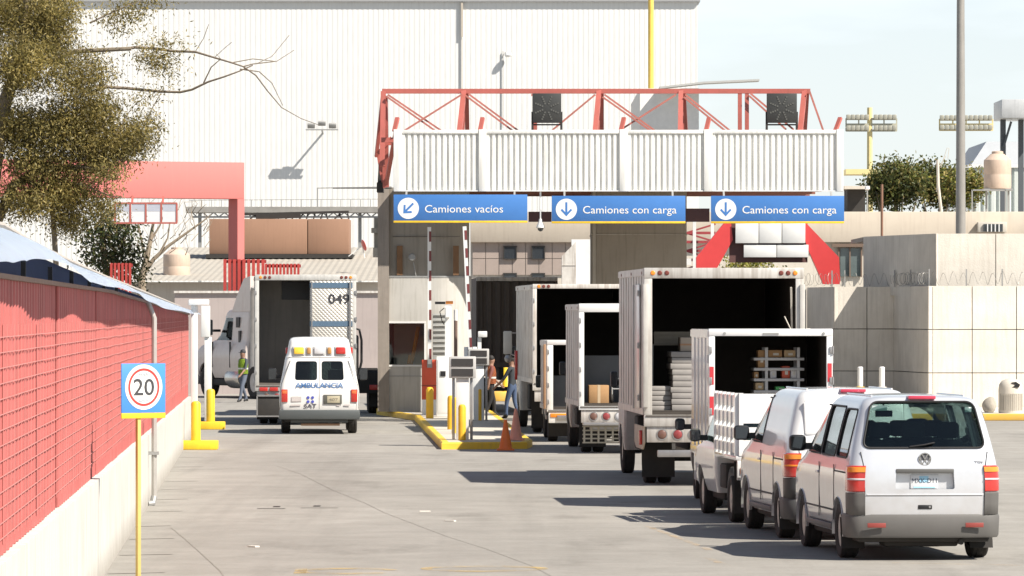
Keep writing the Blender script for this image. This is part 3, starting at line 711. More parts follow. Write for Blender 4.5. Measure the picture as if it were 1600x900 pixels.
# stadium light rigs, far away
sy_ = M('rig_yellow', (.66, .55, .26), .6, var=.1)
def rig(label, px0, px1, pyt, pyb, polepx, Y, mat):
    t = T('stadium_light', label, 'stadium light', (WX(polepx, Y), Y, 0), 0, 'far stadium lights')
    mb = MB(); mb.lathe([(.28, 0), (.2, WZ(pyt, Y)+.6)], 10); P(t, 'pole', mb, sy_)
    mb = MB()
    for py in (pyt+6, (pyt+pyb)/2+2, pyb-1): mb.bar(W(px0, py, Y-.1), W(px1, py, Y-.1), .16)
    for k in range(5): px = px0+(px1-px0)*k/4; mb.bar(W(px, pyt+5, Y-.1), W(px, pyb, Y-.1), .1)
    P(t, 'rack', mb, mat, True)
    n = 11
    for py in (pyt+3, pyb-5):
        for k in range(n):
            px = px0+(px1-px0)*(k+.5)/n; c = W(px, py, Y-.35)
            if abs(px-polepx) < 3: continue
            mb = MB(); mb.box(c.x-.17, c.x+.17, c.y-.12, c.y+.12, c.z-.2, c.z+.2, .05); P(t, 'lamp', mb, M('rig_lamp', (.34, .33, .27), .4, .2), True)
rig('far stadium light rack on a yellow pole right of the gantry', 1322, 1401, 180, 205, 1359, 400, M('rig_grey', (.40, .39, .30), .6))
rig('far stadium light rack half hidden behind the thick grey mast', 1468, 1551, 181, 204, 1502, 400, sy_)
t = T('yellow_beam', 'distant flat yellow beam roof above the bushy tree', 'canopy', (WX(1345, 300), 300, 0))
mb = MB(); mb.box(WX(1320, 300), WX(1372, 300), 299, 302, WZ(273, 300), WZ(265, 300)); P(t, 'beam', mb, sy_, True)
mb = MB(); mb.box(WX(1359, 300), WX(1364, 300), 300, 300.3, 0, WZ(273, 300)); P(t, 'column', mb, sy_, True)

# low shed with a sloping corrugated roof, left of the booth
t = T('low_shed', 'low shed with a sloping corrugated fibre cement roof', 'shed', (WX(400, 200), 200, 0))
mb = MB(); xa, xb = WX(205, 200), WX(610, 200); rows = []
for y in (199.5, 226):
    z = 4.22+(y-199.5)*.062; r = []; x = xa
    while x < xb: r += [(x, y, z), (x+.13, y, z+.018)]; x += .26
    rows.append(r)
mb.grid(rows); P(t, 'roof', mb, M('fibre_cement', (.36, .335, .29), .9, var=.3, scale=1.5, streak=0, dirt=(.25, .22, .18)), True, 10)
mb = MB(); mb.box(xa, xb, 200, 225, 0, 4.18); P(t, 'wall', mb, pale, True, 0)
t = T('yard_wall', 'mauve-grey plastered wall with a pale coping behind the box truck 049', 'wall', (WX(430, 188), 188, 0))
mb = MB(); mb.box(WX(273, 188), WX(600, 188), 188, 188.4, 0, WZ(458, 188)); P(t, 'wall', mb, M('mauve_plaster', (.40, .345, .325), .85, var=.15, scale=.6, streak=.2), True, 0)
mb = MB(); mb.box(WX(272, 188), WX(600, 188), 187.9, 188.5, WZ(458, 188)+.002, WZ(454.5, 188)); P(t, 'coping', mb, white_dirty, True, 0)
tank('beige water tank standing on the low shed roof, left of the red portal', 255, 297, 386, 435, 204)
t = T('tan_container', 'long tan flat sided container on the low shed roof', 'container', (WX(436, 216), 216, 5.2))
tan = M('tan_paint', (.29, .165, .105), .75, var=.12, scale=.8, streak=.15)
for a, b in ((327, 480), (481.2, 545)):
    mb = MB(); mb.box(WX(a, 216), WX(b, 216), 216, 219, WZ(397, 216), WZ(342, 216), .02); P(t, 'panel', mb, tan, True)
mb = MB(); mb.box(WX(322, 216), WX(551, 216), 215.8, 219.2, WZ(403.5, 216), WZ(397, 216)-.002); P(t, 'base_frame', mb, dark, True)
mb = MB(); random.seed(8)
for k in range(16): px = 380+k*11; mb.bar(W(px, 342, 216.4), W(px+random.uniform(-6, 12), 334, 216.6), .05)
mb.bar(W(380, 335, 216.5), W(545, 331, 216.5), .10); mb.bar(W(400, 339, 216.5), W(470, 337, 216.5), .2); P(t, 'roof_clutter', mb, dark, True)
t = T('catwalk', 'grey steel catwalk with a thin pipe railing in front of the hangar', 'catwalk', (WX(470, 250), 250, 0))
mb = MB(); mb.box(WX(290, 250), WX(610, 250), 250, 252, WZ(332, 250), WZ(323, 250)); P(t, 'deck', mb, M('deck_grey', (.27, .26, .24), .8, var=.35, scale=2), True, 0)
mb = MB()
for k in range(20): px = 300+k*15.5; mb.bar(W(px, 323, 250.1), W(px, 312, 250.1), .035)
mb.bar(W(295, 313, 250.1), W(600, 311, 250.1), .03); mb.bar(W(495, 294, 250.1), W(612, 292, 250.1), .05); mb.bar(W(496, 323, 250.1), W(496, 294, 250.1), .06)
P(t, 'railing', mb, grey, True, 0)
for px in (310, 420, 560):
    mb = MB(); mb.box(WX(px, 251), WX(px+5, 251), 250.8, 251.1, 0, WZ(332, 251)); P(t, 'column', mb, grey, True)
mb = MB()
for k in range(18): px = 300+k*17; mb.bar(W(px, 332, 250.2), W(px+8, 339, 250.2), .06); mb.bar(W(px+8, 339, 250.2), W(px+17, 332, 250.2), .06)
mb.bar(W(300, 339, 250.2), W(608, 339, 250.2), .09); P(t, 'truss', mb, grey, True, 0)
t = T('satellite_dish', 'small red dish aerial leaning on the shed roof by the booth', 'dish', W(566, 384, 205))
mb = MB(); mb.lathe([(0, 0), (.12, .015), (.24, .06), (.235, .075), (.12, .03), (0, .015)], 20)
for v in mb.b.verts: v.co = Matrix.Rotation(R(70), 3, 'Y') @ Matrix.Rotation(R(-20), 3, 'X') @ v.co
P(t, 'reflector', mb, lens_red)
mb = MB(); mb.bar((0, .05, 0), (-.55, .1, -.42), .035); mb.bar((0, .05, 0), (.1, .1, -.5), .03); P(t, 'mast', mb, white)
# pink concrete portal with the panel board
pink = M('pink_concrete', (.56, .165, .15), .8, var=.14, scale=.7, streak=.25, dirt=(.52, .2, .17))
pr = T('portal', 'faded pink concrete portal with a deep beam left of the booth', 'portal', (WX(378, 190), 190, 0), R(24))
zb, ztop = WZ(311, 190), WZ(254, 190)
mb = MB(); mb.box(-.25, .02, -.2, .75, 0, zb-.003); P(pr, 'column', mb, pink, False, 0)
mb = MB(); mb.box(-13, .02, -.2, .75, zb, ztop, .015); P(pr, 'beam', mb, pink)
mb = MB(); mb.box(-13, -12.5, -.2, .75, 0, zb-.003); P(pr, 'column', mb, pink, False, 0)
t = T('panel_board', 'row of four pale panels in a red frame hanging below the portal beam', 'board', W(228, 333, 184))
mb = MB(); s = 184/F
for k in range(4):
    x0 = (-47+k*24.2)*s; mb.box(x0+.02, x0+22.5*s-.0, -.03, .03, -14*s, 14*s)
P(t, 'panels', mb, M('panel_white', (.66, .66, .67), .4, var=.1), False, 0)
mb = MB(); xs0, xs1 = -49*s, 49*s
for z in (-15.5*s, 15.5*s): mb.box(xs0, xs1, -.05, .05, z-.03, z+.03)
for k in range(5): x = (-48.5+k*24.2)*s; mb.box(x-.03, x+.03, -.049, .049, -15*s, 15*s)
mb.bar((-.5, 0, 15*s), (-.5, .3, 26*s), .07); mb.bar((.6, 0, 15*s), (.6, .3, 26*s), .07)
P(t, 'frame', mb, redsteel, False, 0)
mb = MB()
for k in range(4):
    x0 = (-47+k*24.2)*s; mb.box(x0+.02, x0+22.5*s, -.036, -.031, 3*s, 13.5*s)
P(t, 'grey_strip', mb, M('panel_grey', (.42, .44, .50), .4, var=.1), False, 0)  # upper part of each panel is grey
# red picket fences
def pickets(label, px0, px1, py0, py1, Y, n, cap=None):
    t = T('picket_fence', label, 'fence', (WX((px0+px1)/2, Y), Y, 0), 0, 'red steel fences')
    mb = MB(); pt_ = (px1-px0)/n
    for k in range(n):
        mb.box(WX(px0+k*pt_, Y), WX(px0+k*pt_+pt_*.62, Y), Y, Y+.08, 2.2, WZ(py0, Y))
    P(t, 'pickets', mb, M('fence_red', (.42, .05, .04), .5, var=.2), True, 0)
    mb = MB()
    mb.box(WX(px0, Y), WX(px1, Y), Y+.085, Y+.14, WZ(py0+6, Y), WZ(py0+1, Y)); mb.box(WX(px0, Y), WX(px1, Y), Y+.085, Y+.14, 0, 2.6); P(t, 'rail', mb, M('fence_red_dark', (.25, .03, .03), .6), True, 0)
    return t
pickets('red steel picket fence at the foot of the pink portal', 349, 416, 405, 460, 189.6, 9)
pickets('lower run of red pickets with a pink end post above truck 049', 414, 470, 412, 460, 190.4, 10)
pickets('short red picket fence behind the pale blue awning', 172, 207, 411, 450, 150, 6)
# ---------------------------------------------------------------- traffic island
isl = [(WX(588, 149), 149.5), (WX(648, 141.3), 141.3), (WX(690, 111.2), 111.2), (WX(824, 111.6), 111.6), (WX(832, 113.6), 113.6), (WX(770, 147), 147), (WX(757, 152), 152), (WX(588, 152), 152)]
def inset(poly, d):
    out = []; n = len(poly)
    for i in range(n):
        a, b, c = Vector(poly[i-1]), Vector(poly[i]), Vector(poly[(i+1) % n]); e = (b-a).normalized(); f = (c-b).normalized()
        n1 = Vector((-e.y, e.x)); n2 = Vector((-f.y, f.x)); m = (n1+n2).normalized(); out.append(tuple(b+m*d/max(.35, m.dot(n1))))
    return out
ins = inset(isl, .16)
mb = MB()
v = [[mb.b.verts.new((*p, z)) for p in poly] for poly, z in ((isl, 0), (isl, .13), (inset(isl, .025), .155), (ins, .155), (ins, 0.0))]
n = len(isl)
for a, b in zip(v, v[1:]):
    for k in range(n): mb.b.faces.new((a[k], a[(k+1) % n], b[(k+1) % n], b[k]))
S('island_kerb', mb, M('yellow_kerb_island', (.78, .50, .03), .6, var=.3, scale=2.5, streak=.3, dirt=(.42, .28, .10)), 40)
mb = MB(); mb.prism(inset(isl, .163), 0, .15, 'Z'); S('island_pavement', mb, M('island_concrete', (.50, .46, .39), .9, var=.2, scale=1.2), 0)

# ---------------------------------------------------------------- booth and concrete pier under the gantry
def booth(label, px0, px1, Y, depth, zmid, ztop, rs=(.25, 1.0, 1.0, .4)):
    x0, x1 = WX(px0, Y), WX(px1, Y)
    t = T('gate_booth', label, 'booth', ((x0+x1)/2, Y, 0), 0)
    def rr(i=0):
        out = []; 
        for q_, (sx, sy, a0) in enumerate(((0, 0, 180), (1, 0, 270), (1, 1, 0), (0, 1, 90))):
            r = rs[q_]; cx = x1-r if sx else x0+r; cy = Y+depth-r if sy else Y+r
            for k in range(13): a = R(a0+7.5*k); out.append((cx+(r-i)*math.cos(a), cy+(r-i)*math.sin(a)))
        return out
    return t, rr, x0, x1
YB = 146.0
bt_, rr, bx0, bx1 = booth('rounded concrete gate booth with a square window and a dark upper storey', 597, 735, YB, 4.5, 4.0, 6.6)
zs, zw0, zw1, zm = .155, WZ(570, YB), WZ(505, YB), WZ(432, YB)
wx0, wx1 = WX(606, YB), WX(664, YB)
out = tmp(MB().prism(rr(), zs, zm, 'Z').done('o')); inn = tmp(MB().prism(rr(.15), zs+.1, zm-.2, 'Z').done('i'))
cut = tmp(MB().box(wx0, wx1, YB-.5, YB+.8, zw0, zw1).done('c')); me = boolean(out, [inn, cut]); kill(out, inn, cut); me.name = 'lower_shell'
me.materials.clear(); link(me, 'lower_shell', M('booth_concrete', (.47, .455, .42), .8, var=.2, scale=1.0, streak=.45, dirt=(.27, .25, .21)), bt_, True, 30)
mb = MB(); mb.prism(rr(-.012), 1.16, 1.18, 'Z'); mb.prism(rr(-.012), zm-.03, zm+.02, 'Z'); P(bt_, 'seam_band', mb, grey, True)
mb = MB()
for a, b, c, d in ((wx0-.03, wx1+.03, zw0-.05, zw0), (wx0-.03, wx1+.03, zw1, zw1+.05)): mb.box(a, b, YB-.02, YB+.06, c, d)
for a in (wx0-.03, wx1-.02): mb.box(a, a+.05, YB-.018, YB+.058, zw0+.001, zw1-.001)
fr = P(bt_, 'window_frame', mb, white, True)
mb = MB(); mb.box(wx0+.022, wx1-.022, YB+.02, YB+.032, zw0+.002, zw1-.002); P(fr, 'pane', mb, glass('booth_glass', (.75, .78, .76)), True)
mb = MB(); mb.box(bx0+.3, bx1-.3, YB+1.6, YB+1.7, zs+.12, zm-.25); P(bt_, 'inner_partition', mb, M('booth_inside', (.62, .60, .55), .8), True)
mb = MB(); mb.tube([(wx1-.2, YB+.7, zw1-.1), (wx1-.38, YB+.55, zw0+.1)], .06, 10); mb.tube([(wx1-.4, YB+.6, zw0+.25), (wx1-.44, YB+.55, zw0+.02)], .09, 10); P(bt_, 'orange_coat', mb, M('coat_orange', (.65, .26, .03), .8), True)
mb = MB(); mb.prism(rr(.06), zm+.022, 6.55, 'Z'); up = P(bt_, 'upper_storey', mb, M('brown_grey_wall', (.27, .245, .205), .85, var=.2, scale=.9, streak=.5, dirt=(.15, .13, .10)), True, 30)
for px in (620, 708):
    mb = MB(); mb.box(WX(px, YB), WX(px+9, YB), YB-.0, YB+.05, WZ(430, YB), WZ(384, YB)); P(up, 'rust_strip', mb, M('rust_wash', (.20, .11, .055), .9, var=.3), True)
mb = MB(); mb.box(bx0+.3, bx1-.3, YB+.03, YB+.055, WZ(370, YB), WZ(369, YB)); P(up, 'joint', mb, jm, True)
mb = MB(); mb.lathe([(.09, -.12), (.11, -.06), (.05, 0)], 12, (WX(644, YB), YB-.1, WZ(402, YB)), 'Y'); mb.bar(W(646, 410, YB-.06), W(650, 432, YB+.0), .02); P(up, 'camera', mb, grey, True)
mb = MB(); mb.box(WX(583, YB), WX(603, YB), YB-.1, YB+.25, WZ(402, YB), WZ(387, YB)); mb.box(WX(580, YB), WX(600, YB), YB, YB+.2, WZ(364, YB), WZ(356, YB)); mb.box(WX(584, YB), WX(597, YB), YB+.25, YB+.4, WZ(400, YB), WZ(340, YB)); P(up, 'junction_box', mb, concrete_dark, True)
mb = MB(); mb.prism(inset([(bx0-.12, YB-.12), (bx0+.2, YB-.12), (bx0+.2, YB+1), (bx0-.12, YB+1)], 0), .156, 6.5, 'Z'); P(bt_, 'pilaster', mb, M('pilaster', (.27, .235, .20), .85, var=.2, streak=.4), True, 0)
# second pier
YP = 149.0
t = T('concrete_pier', 'broad stained concrete pier between the second and third blue signs', 'pier', (WX(998, YP), YP, 0))
mb = MB(); mb.box(WX(925, YP), WX(1073, YP), YP, YP+3.5, 0, 6.6, .03); P(t, 'shaft', mb, M('pier_concrete', (.30, .265, .215), .9, var=.25, scale=.9, streak=.6, dirt=(.19, .165, .13)), True)
mb = MB(); mb.box(WX(925, YP)-.02, WX(1073, YP)+.02, YP-.02, YP+3.52, WZ(367, YP), WZ(365.5, YP)); mb.box(WX(926, YP), WX(931, YP), YP-.03, YP-.004, 3.5, 6.5); P(t, 'joint', mb, concrete_dark, True, 0)

# ---------------------------------------------------------------- gantry
YG = 138.0
ga = T('gantry', 'white ribbed fascia gantry over the lanes carrying a red steel truss', 'gantry', (WX(966, YG), YG, 0))
fx0, fx1 = WX(615, YG), WX(1318, YG); z0, z1 = WZ(299, YG), WZ(203, YG)
fw = M('fascia_white', (.76, .755, .72), .5, var=.15, scale=.7, streak=.45, sp=.46, dirt=(.42, .41, .37))
posts = [(615, 628), (748, 760), (968, 981), (1100, 1113), (1307, 1318)]
for (a0, a1), (b0, b1) in zip(posts, posts[1:]):
    x = WX(a1, YG)+.004; e = WX(b0, YG)-.004; n = max(1, round((e-x)/.158)); pw = (e-x)/n; pts = []
    for k in range(n): u = x+k*pw; pts += [(u, YG+.02), (u+pw*.46, YG+.02), (u+pw*.60, YG+.075), (u+pw*.86, YG+.075)]
    pts.append((e, YG+.02)); mb = MB(); mb.grid([[(p, q, z0+.03) for p, q in pts], [(p, q, z1-.10) for p, q in pts]])
    P(ga, 'ribbed_panel', mb, fw, True, 10)
    mb = MB(); mb.box(x, e, YG-.01, YG+.13, z1-.098, z1, .008); mb.box(x, e, YG-.005, YG+.13, z0, z0+.028); P(ga, 'edge_trim', mb, fw, True)
for a, b in posts:
    mb = MB(); mb.box(WX(a, YG), WX(b, YG), YG-.03, YG+.3, z0-.0, z1+.015, .008); P(ga, 'fascia_post', mb, fw, True)
mb = MB(); mb.box(fx0+.01, fx1-.01, YG+.14, YG+.17, z0+.01, z1-.02); P(ga, 'backing', mb, grey, True, 0)
mb = MB(); pts = []; x = fx0
while x < fx1-.05: pts += [(x, 0), (x+.12, 0), (x+.15, .06), (x+.24, .06)]; x += .28
mb.grid([[(a, YG+6.6, 6.70+b) for a, b in pts], [(a, 153.0, 6.85+b) for a, b in pts]]); P(ga, 'roof_sheet', mb, M('roof_sheet', (.34, .29, .23), .6, var=.25, streak=.2), True, 10, thick=.01)
mb = MB()
for y in (YG+6.7, 147, 150, 152.8): mb.box(fx0+.05, fx1-.05, y, y+.14, 6.45, 6.66)
P(ga, 'purlin', mb, M('purlin', (.28, .12, .09), .7, var=.2), True, 0)
mb = MB(); mb.box(WX(1072, YG), WX(1110, YG), YG+.6, YG+.7, WZ(346, YG), WZ(325, YG)); P(ga, 'dark_plate', mb, M('plate_maroon', (.10, .045, .04), .7), True); mb = MB(); mb.box(WX(826, YG), WX(862, YG), YG+.6, YG+.7, WZ(346, YG), WZ(330, YG)); P(ga, 'dark_plate', mb, M('plate_maroon', (.10, .045, .04), .7), True)
# red truss: one upper chord, two lower chords, A frames and diagonals
zt_ = WZ(142.5, YG+1.5); zl = z1-.25; yt = YG+1.5
mb = MB(); mb.bar((WX(597, yt), yt, zt_), (WX(1266, yt), yt, zt_), .13, .13); P(ga, 'top_chord', mb, redsteel, True, 0)
mb = MB()
for y in (YG+.6, YG+2.4): mb.bar((WX(597, yt), y, zl), (WX(1280, yt), y, zl), .13)
P(ga, 'lower_chord', mb, redsteel, True, 0)
def aframe(pxt, pxb, wd=.13):
    mb = MB()
    mb.bar((WX(pxt, yt), yt, zt_), (WX(pxb-6, yt), YG+.6, zl), wd); mb.bar((WX(pxt+4, yt), yt, zt_), (WX(pxb+7, yt), YG+2.4, zl), wd*.9)
    mb.bar((WX(pxt, yt), yt+.02, zt_+.02), (WX(pxb, yt), YG+1.5, zl), wd*.7); P(ga, 'a_frame', mb, redsteel, True, 0)
for a, b in ((725, 723), (936, 934), (1064, 1067)): aframe(a, b)
aframe(1257, 1252)
for px in (836, 1156, 1167):
    mb = MB(); mb.bar((WX(px, yt), yt, zt_), (WX(px, yt), yt, zl), .11); P(ga, 'upright', mb, redsteel, True, 0)
dm = M('red_light_steel', (.42, .15, .12), .5, var=.3)
def diag(a, pa, b, pb, w_=.05, off=0):
    return ((WX(a, yt), yt-.1-off, WZ(pa, yt)), (WX(b, yt), yt-.1-off, WZ(pb, yt)), w_)
for l in (((606, 148, 692, 206), (604, 151, 682, 206), (722, 148, 630, 206)), ((732, 147, 812, 206), (728, 150, 803, 206), (830, 148, 832, 150)), ((930, 148, 860, 206), (944, 148, 1025, 206), (941, 152, 1018, 206)), ((1056, 148, 965, 206), (1070, 148, 1142, 206), (1068, 152, 1134, 206)), ((1172, 146, 1240, 203), (1170, 150, 1228, 203), (1264, 143, 1286, 206))):
    mb = MB()
    for i, q in enumerate(l): a, b, w_ = diag(*q, off=.07*i); mb.bar(a, b, w_)
    P(ga, 'diagonal', mb, dm, True, 0)
mb = MB()   # end frame at the left hanging down outside the fascia
mb.bar(W(599, 143, yt), W(597, 260, YG+1.2), .14); mb.bar(W(601, 150, yt), W(603, 292, YG+1.9), .17); mb.bar(W(598, 150, yt), W(588, 245, YG+2.2), .09)
mb.bar(W(589, 232, YG+2.2), W(600, 294, YG+2.2), .08); mb.bar(W(590, 240, yt), W(612, 215, yt), .09); mb.bar(W(603, 290, YG+1.9), W(618, 208, YG+.5), .10); mb.bar(W(597, 225, yt), W(612, 225, yt), .07)
P(ga, 'end_frame', mb, redsteel, True, 0)
mb = MB(); mb.box(WX(590, YG+3), WX(600, YG+3), YG+2, YG+3, WZ(300, YG+2), WZ(285, YG+2)); mb.bar(W(594, 300, YG+2.4), W(597, 240, YG+2.4), .16); mb.bar(W(520, 294, YG+6), W(612, 294, YG+6), .03); P(ga, 'end_bracket', mb, dark, True)
for a, b in ((617, 621), (751, 754), (971, 975), (1104, 1108), (1306, 1313)):
    mb = MB(); mb.bar(W(a-1, 205, YG+.15), W(b, 184, YG+.35), .11, .07); P(ga, 'stub', mb, redsteel, True, 0)
# lane signals
for px0, px1, lab in ((832, 877, 'square dark lane signal on the truss above the middle lane'), (1198, 1245, 'square dark lane signal near the right end of the truss')):
    Yq = YG+.8; t = T('lane_signal', lab, 'lane signal', W((px0+px1)/2, 203, Yq), 0, 'lane signals on the truss')
    a, b, c, d = WX(px0, Yq), WX(px1, Yq), WZ(192, Yq), WZ(146, Yq)
    mb = MB(); mb.box(a, b, Yq-.08, Yq+.08, c, d, .015); P(t, 'panel', mb, M('signal_black', (.035, .036, .034), .5, var=.2), True)
    mb = MB(); cx, cz_ = (a+b)/2, (c+d)/2
    for k in range(8):
        an = R(22.5+45*k)
        for q in range(2, 6): rr_ = .065*q; mb.box(cx+rr_*math.cos(an)-.022, cx+rr_*math.cos(an)+.022, Yq-.09, Yq-.0805, cz_+rr_*math.sin(an)-.022, cz_+rr_*math.sin(an)+.022)
    P(t, 'lamp_dots', mb, M('signal_dots', (.10, .10, .09), .4), True, 0)
    mb = MB(); mb.box(a-.03, a+.03, Yq-.05, Yq+.05, zl+.2, c+.3); mb.box(b-.03, b+.03, Yq-.05, Yq+.05, zl+.2, c+.3); mb.bar((a, Yq, c-.05), (b, Yq, c-.05), .04); P(t, 'legs', mb, dark, True)
# hanging signs
def lane_sign(label, px0, px1, py0, py1, body, tw, down):
    Yq = YG-.12; s = Yq/F; t = T('lane_sign', label, 'sign', W((px0+px1)/2, (py0+py1)/2, Yq), 0, 'blue lane signs under the gantry')
    a, b, c, d = WX(px0, Yq), WX(px1, Yq), WZ(py1, Yq), WZ(py0, Yq)
    mb = MB(); mb.box(a, b, Yq, Yq+.08, c+.055, d, .006); P(t, 'board', mb, bluesign, True)
    mb = MB(); mb.box(a, b, Yq-.003, Yq+.085, c-.0, c+.054, .004); P(t, 'yellow_strip', mb, yellow, True)
    cx, cz_ = WX(px0+23, Yq), WZ((py0+py1)/2-.5, Yq)
    mb = MB(); mb.lathe([(.285, Yq-.006), (.285, Yq-.001)], 40, (cx, 0, cz_), 'Y'); P(t, 'emblem_disc', mb, M('sign_white', (.74, .74, .72), .5, var=.05), True)
    mb = MB(); y = Yq-.0105; q = [(-.028, .19), (.028, .19), (.028, -.08), (.115, .015), (.155, -.02), (0, -.19), (-.155, -.02), (-.115, .015), (-.028, -.08)]
    an = 0 if down else R(-45); q = [(cx+x*math.cos(an)-z*math.sin(an), cz_+x*math.sin(an)+z*math.cos(an)) for x, z in q]
    mb.prism(q, y, Yq-.0065); P(t, 'arrow', mb, bluesign, True)
    TXT(t, 'lettering', body, (WX(px0+49, Yq), Yq-.004, WZ((py0+py1)/2+6, Yq)), (1, 0, 0), (0, 0, 1), M('sign_white', (.74, .74, .72), .5), tw*s, 12.3*s, True, .006, bold=.0)
    mb = MB()
    for px in (px0+20, px1-20): mb.bar(W(px, py0+1, Yq+.04), (WX(px, Yq), Yq+.16, z0+.02), .05)
    P(t, 'hanger', mb, grey, True)
lane_sign('blue Camiones vac\u00edos sign with a diagonal arrow hanging under the gantry', 615, 824, 304, 348, 'Camiones vac\u00edos', 122, False)
lane_sign('blue Camiones con carga sign with a down arrow, middle of the three signs', 862, 1071, 306, 349, 'Camiones con carga', 146, True)
lane_sign('blue Camiones con carga sign at the right end of the gantry', 1111, 1319, 306, 349, 'Camiones con carga', 147, True)
t = T('dome_camera', 'white dome security camera hanging on a thin rod between two blue signs', 'camera', W(844.5, 300, YG+.1))
mb = MB(); mb.lathe([(.022, .02), (.022, -.72)], 10); mb.lathe([(.04, -.72), (.05, -.80), (.10, -.90), (.115, -.96), (.09, -.975), (0, -.975)], 16); P(t, 'housing', mb, white)
mb = MB(); mb.lathe([(.08, -.976), (.07, -1.03), (.03, -1.06), (0, -1.065)], 14); P(t, 'dome', mb, darkglass)

# ---------------------------------------------------------------- island furniture
def cone(label, x, y, z, h, mat):
    t = T('traffic_cone', label, 'cone', (x, y, z), 0, 'traffic cones at the island tip')
    mb = MB(); mb.box(-.19, .19, -.19, .19, .0, .035, .01); P(t, 'foot', mb, mat)
    mb = MB(); mb.lathe([(.15, .036), (.14, .06), (.032, h-.02), (.026, h), (0, h)], 24); P(t, 'shell', mb, mat)
cone('bright orange traffic cone on the road before the island kerb', WX(790, 110.4), 110.4, .002, .66, M('cone_orange', (.75, .17, .03), .5, var=.15))
cone('sun bleached pink orange cone standing on the island behind the orange cone', WX(806, 113.0), 113.0, .152, .70, M('cone_faded', (.72, .33, .24), .6, var=.2))
def isl_bollard(label, px, py, pyt, r=.085):
    Y = GY(py, .15); zt_ = WZ(pyt, Y)
    t = T('bollard', label, 'bollard', (WX(px, Y), Y, .152), 0, 'yellow bollards on the traffic island'); h = zt_-.15
    mb = MB(); mb.lathe([(r, 0), (r, h-.07), (r*.8, h-.02), (r*.4, h), (0, h)], 20); P(t, 'post', mb, M('island_yellow', (.80, .47, .02), .5, var=.25, scale=4, streak=.3, dirt=(.4, .2, .05)))
isl_bollard('yellow bollard directly in front of the red barrier cabinet', 671.5, 654, 605, .1)
isl_bollard('slim yellow bollard in front of the nearer kiosk column', 722, 688, 632)
isl_bollard('yellow bollard left of the nearer kiosk, half behind its pair', 704.5, 671, 618)
isl_bollard('yellow bollard close to the left leg of the nearer kiosk', 711, 677, 621, .08)
isl_bollard('stout yellow bollard at the foot of the farther kiosk', 750, 657, 605, .11)
def kiosk(label, px, py, pyh0, pyh1, hw, cam_top):
    Y = GY(py, .15); s = Y/F; x = WX(px, Y)
    t = T('access_kiosk', label, 'kiosk', (x, Y, .152), 0, 'access kiosks on the traffic island'); zz = .152
    h0, h1 = WZ(pyh0, Y)-zz, WZ(pyh1, Y)-zz
    mb = MB(); mb.box(-.14, .14, -.10, .22, 0, h0, .01); P(t, 'column', mb, white)
    for sx in (-1, 1):
        mb = MB(); mb.box(sx*.20-.03, sx*.20+.03, -.02, .2, 0, h0, .006); P(t, 'leg', mb, steel)
    mb = MB(); mb.box(-hw, hw, -.16, .26, h0+.002, h1, .02); hd = P(t, 'head', mb, M('kiosk_grey', (.48, .47, .45), .5, var=.1))
    hh = h1-h0
    for a, b in ((.10, .44), (.56, .90)):
        mb = MB(); mb.box(-hw*.80, hw*.80, -.175, -.162, h0+hh*a, h0+hh*b); P(hd, 'display', mb, M('display_dark', (.045, .042, .04), .25))
    if cam_top:
        mb = MB(); mb.box(-.03, .07, 0, .08, h1+.001, h1+.30); mb.box(-.02, .22, -.08, .1, h1+.302, h1+.46, .02); P(t, 'camera_mast', mb, white)
kiosk('nearer grey headed access kiosk on the island, standing on two steel legs', 722.5, 687, 591, 557, .30, False)
kiosk('farther access kiosk with a small camera on top of its grey head', 748, 657, 571, 545, .27, True)
# barriers
def barrier(label, px, pyb, pyt, pxt, pxb, body, pybody):
    Y = GY(pyb, .15); t = T('barrier', label, 'barrier', (WX(px, Y), Y, .152), 0, 'raised barriers by the booth')
    zb = WZ(pybody, Y)-.152
    if body:
        mb = MB(); mb.box(-.20, .20, -.16, .16, .42, zb, .012); P(t, 'cabinet', mb, M('barrier_red', (.62, .085, .035), .45, var=.12))
        mb = MB(); mb.box(-.19, .19, -.15, .15, 0, .418); P(t, 'base', mb, white)
        mb = MB(); mb.box(-.207, .207, -.166, -.155, zb*.52, zb*.52+.03); P(t, 'band', mb, M('band_dark', (.25, .04, .02), .5))
    else:
        mb = MB(); mb.box(-.17, .17, -.16, .16, 0, zb, .012); P(t, 'cabinet', mb, white)
    a = Vector((WX(pxb, Y)-WX(px, Y), -.22, zb-.12)); b = Vector((WX(pxt, Y)-WX(px, Y), -.22, WZ(pyt, Y)-.152))
    mb = MB(); mb.bar(a, b, .05, .10); arm = P(t, 'arm', mb, white, False, 0)
    mb = MB(); d = b-a; n = 7
    for k in range(n):
        p = a+d*((k+.25)/n); q = a+d*((k+.78)/n); o = Vector((.022, -.004, 0)); mb.bar(p+o, q+o, .054, .062)
    P(arm, 'stripes', mb, M('stripe_maroon', (.17, .04, .04), .5), False, 0)
    mb = MB(); mb.box(a.x-.07, a.x+.07, -.19, -.162, a.z-.1, a.z+.12); P(t, 'hub', mb, grey)
barrier('raised red and white barrier arm on an orange red cabinet', 670.5, 648, 355, 671, 671.5, True, 562)
barrier('raised red and white barrier arm farther right, on a white cabinet', 735, 655, 354, 726, 735, False, 542)
t = T('control_cabinet', 'tall white control cabinet with a camera mast beside the red barrier cabinet', 'cabinet', (WX(694, 139), 139, .152))
x0, x1 = WX(682, 139)-WX(694, 139), WX(707, 139)-WX(694, 139)
mb = MB(); mb.box(x0, x1, 0, .45, 0, WZ(557, 139)-.15, .012); P(t, 'body', mb, white)
mb = MB(); mb.box(-.10, .04, -.035, -.003, WZ(588, 139)-.15, WZ(580, 139)-.15); P(t, 'lock', mb, black)
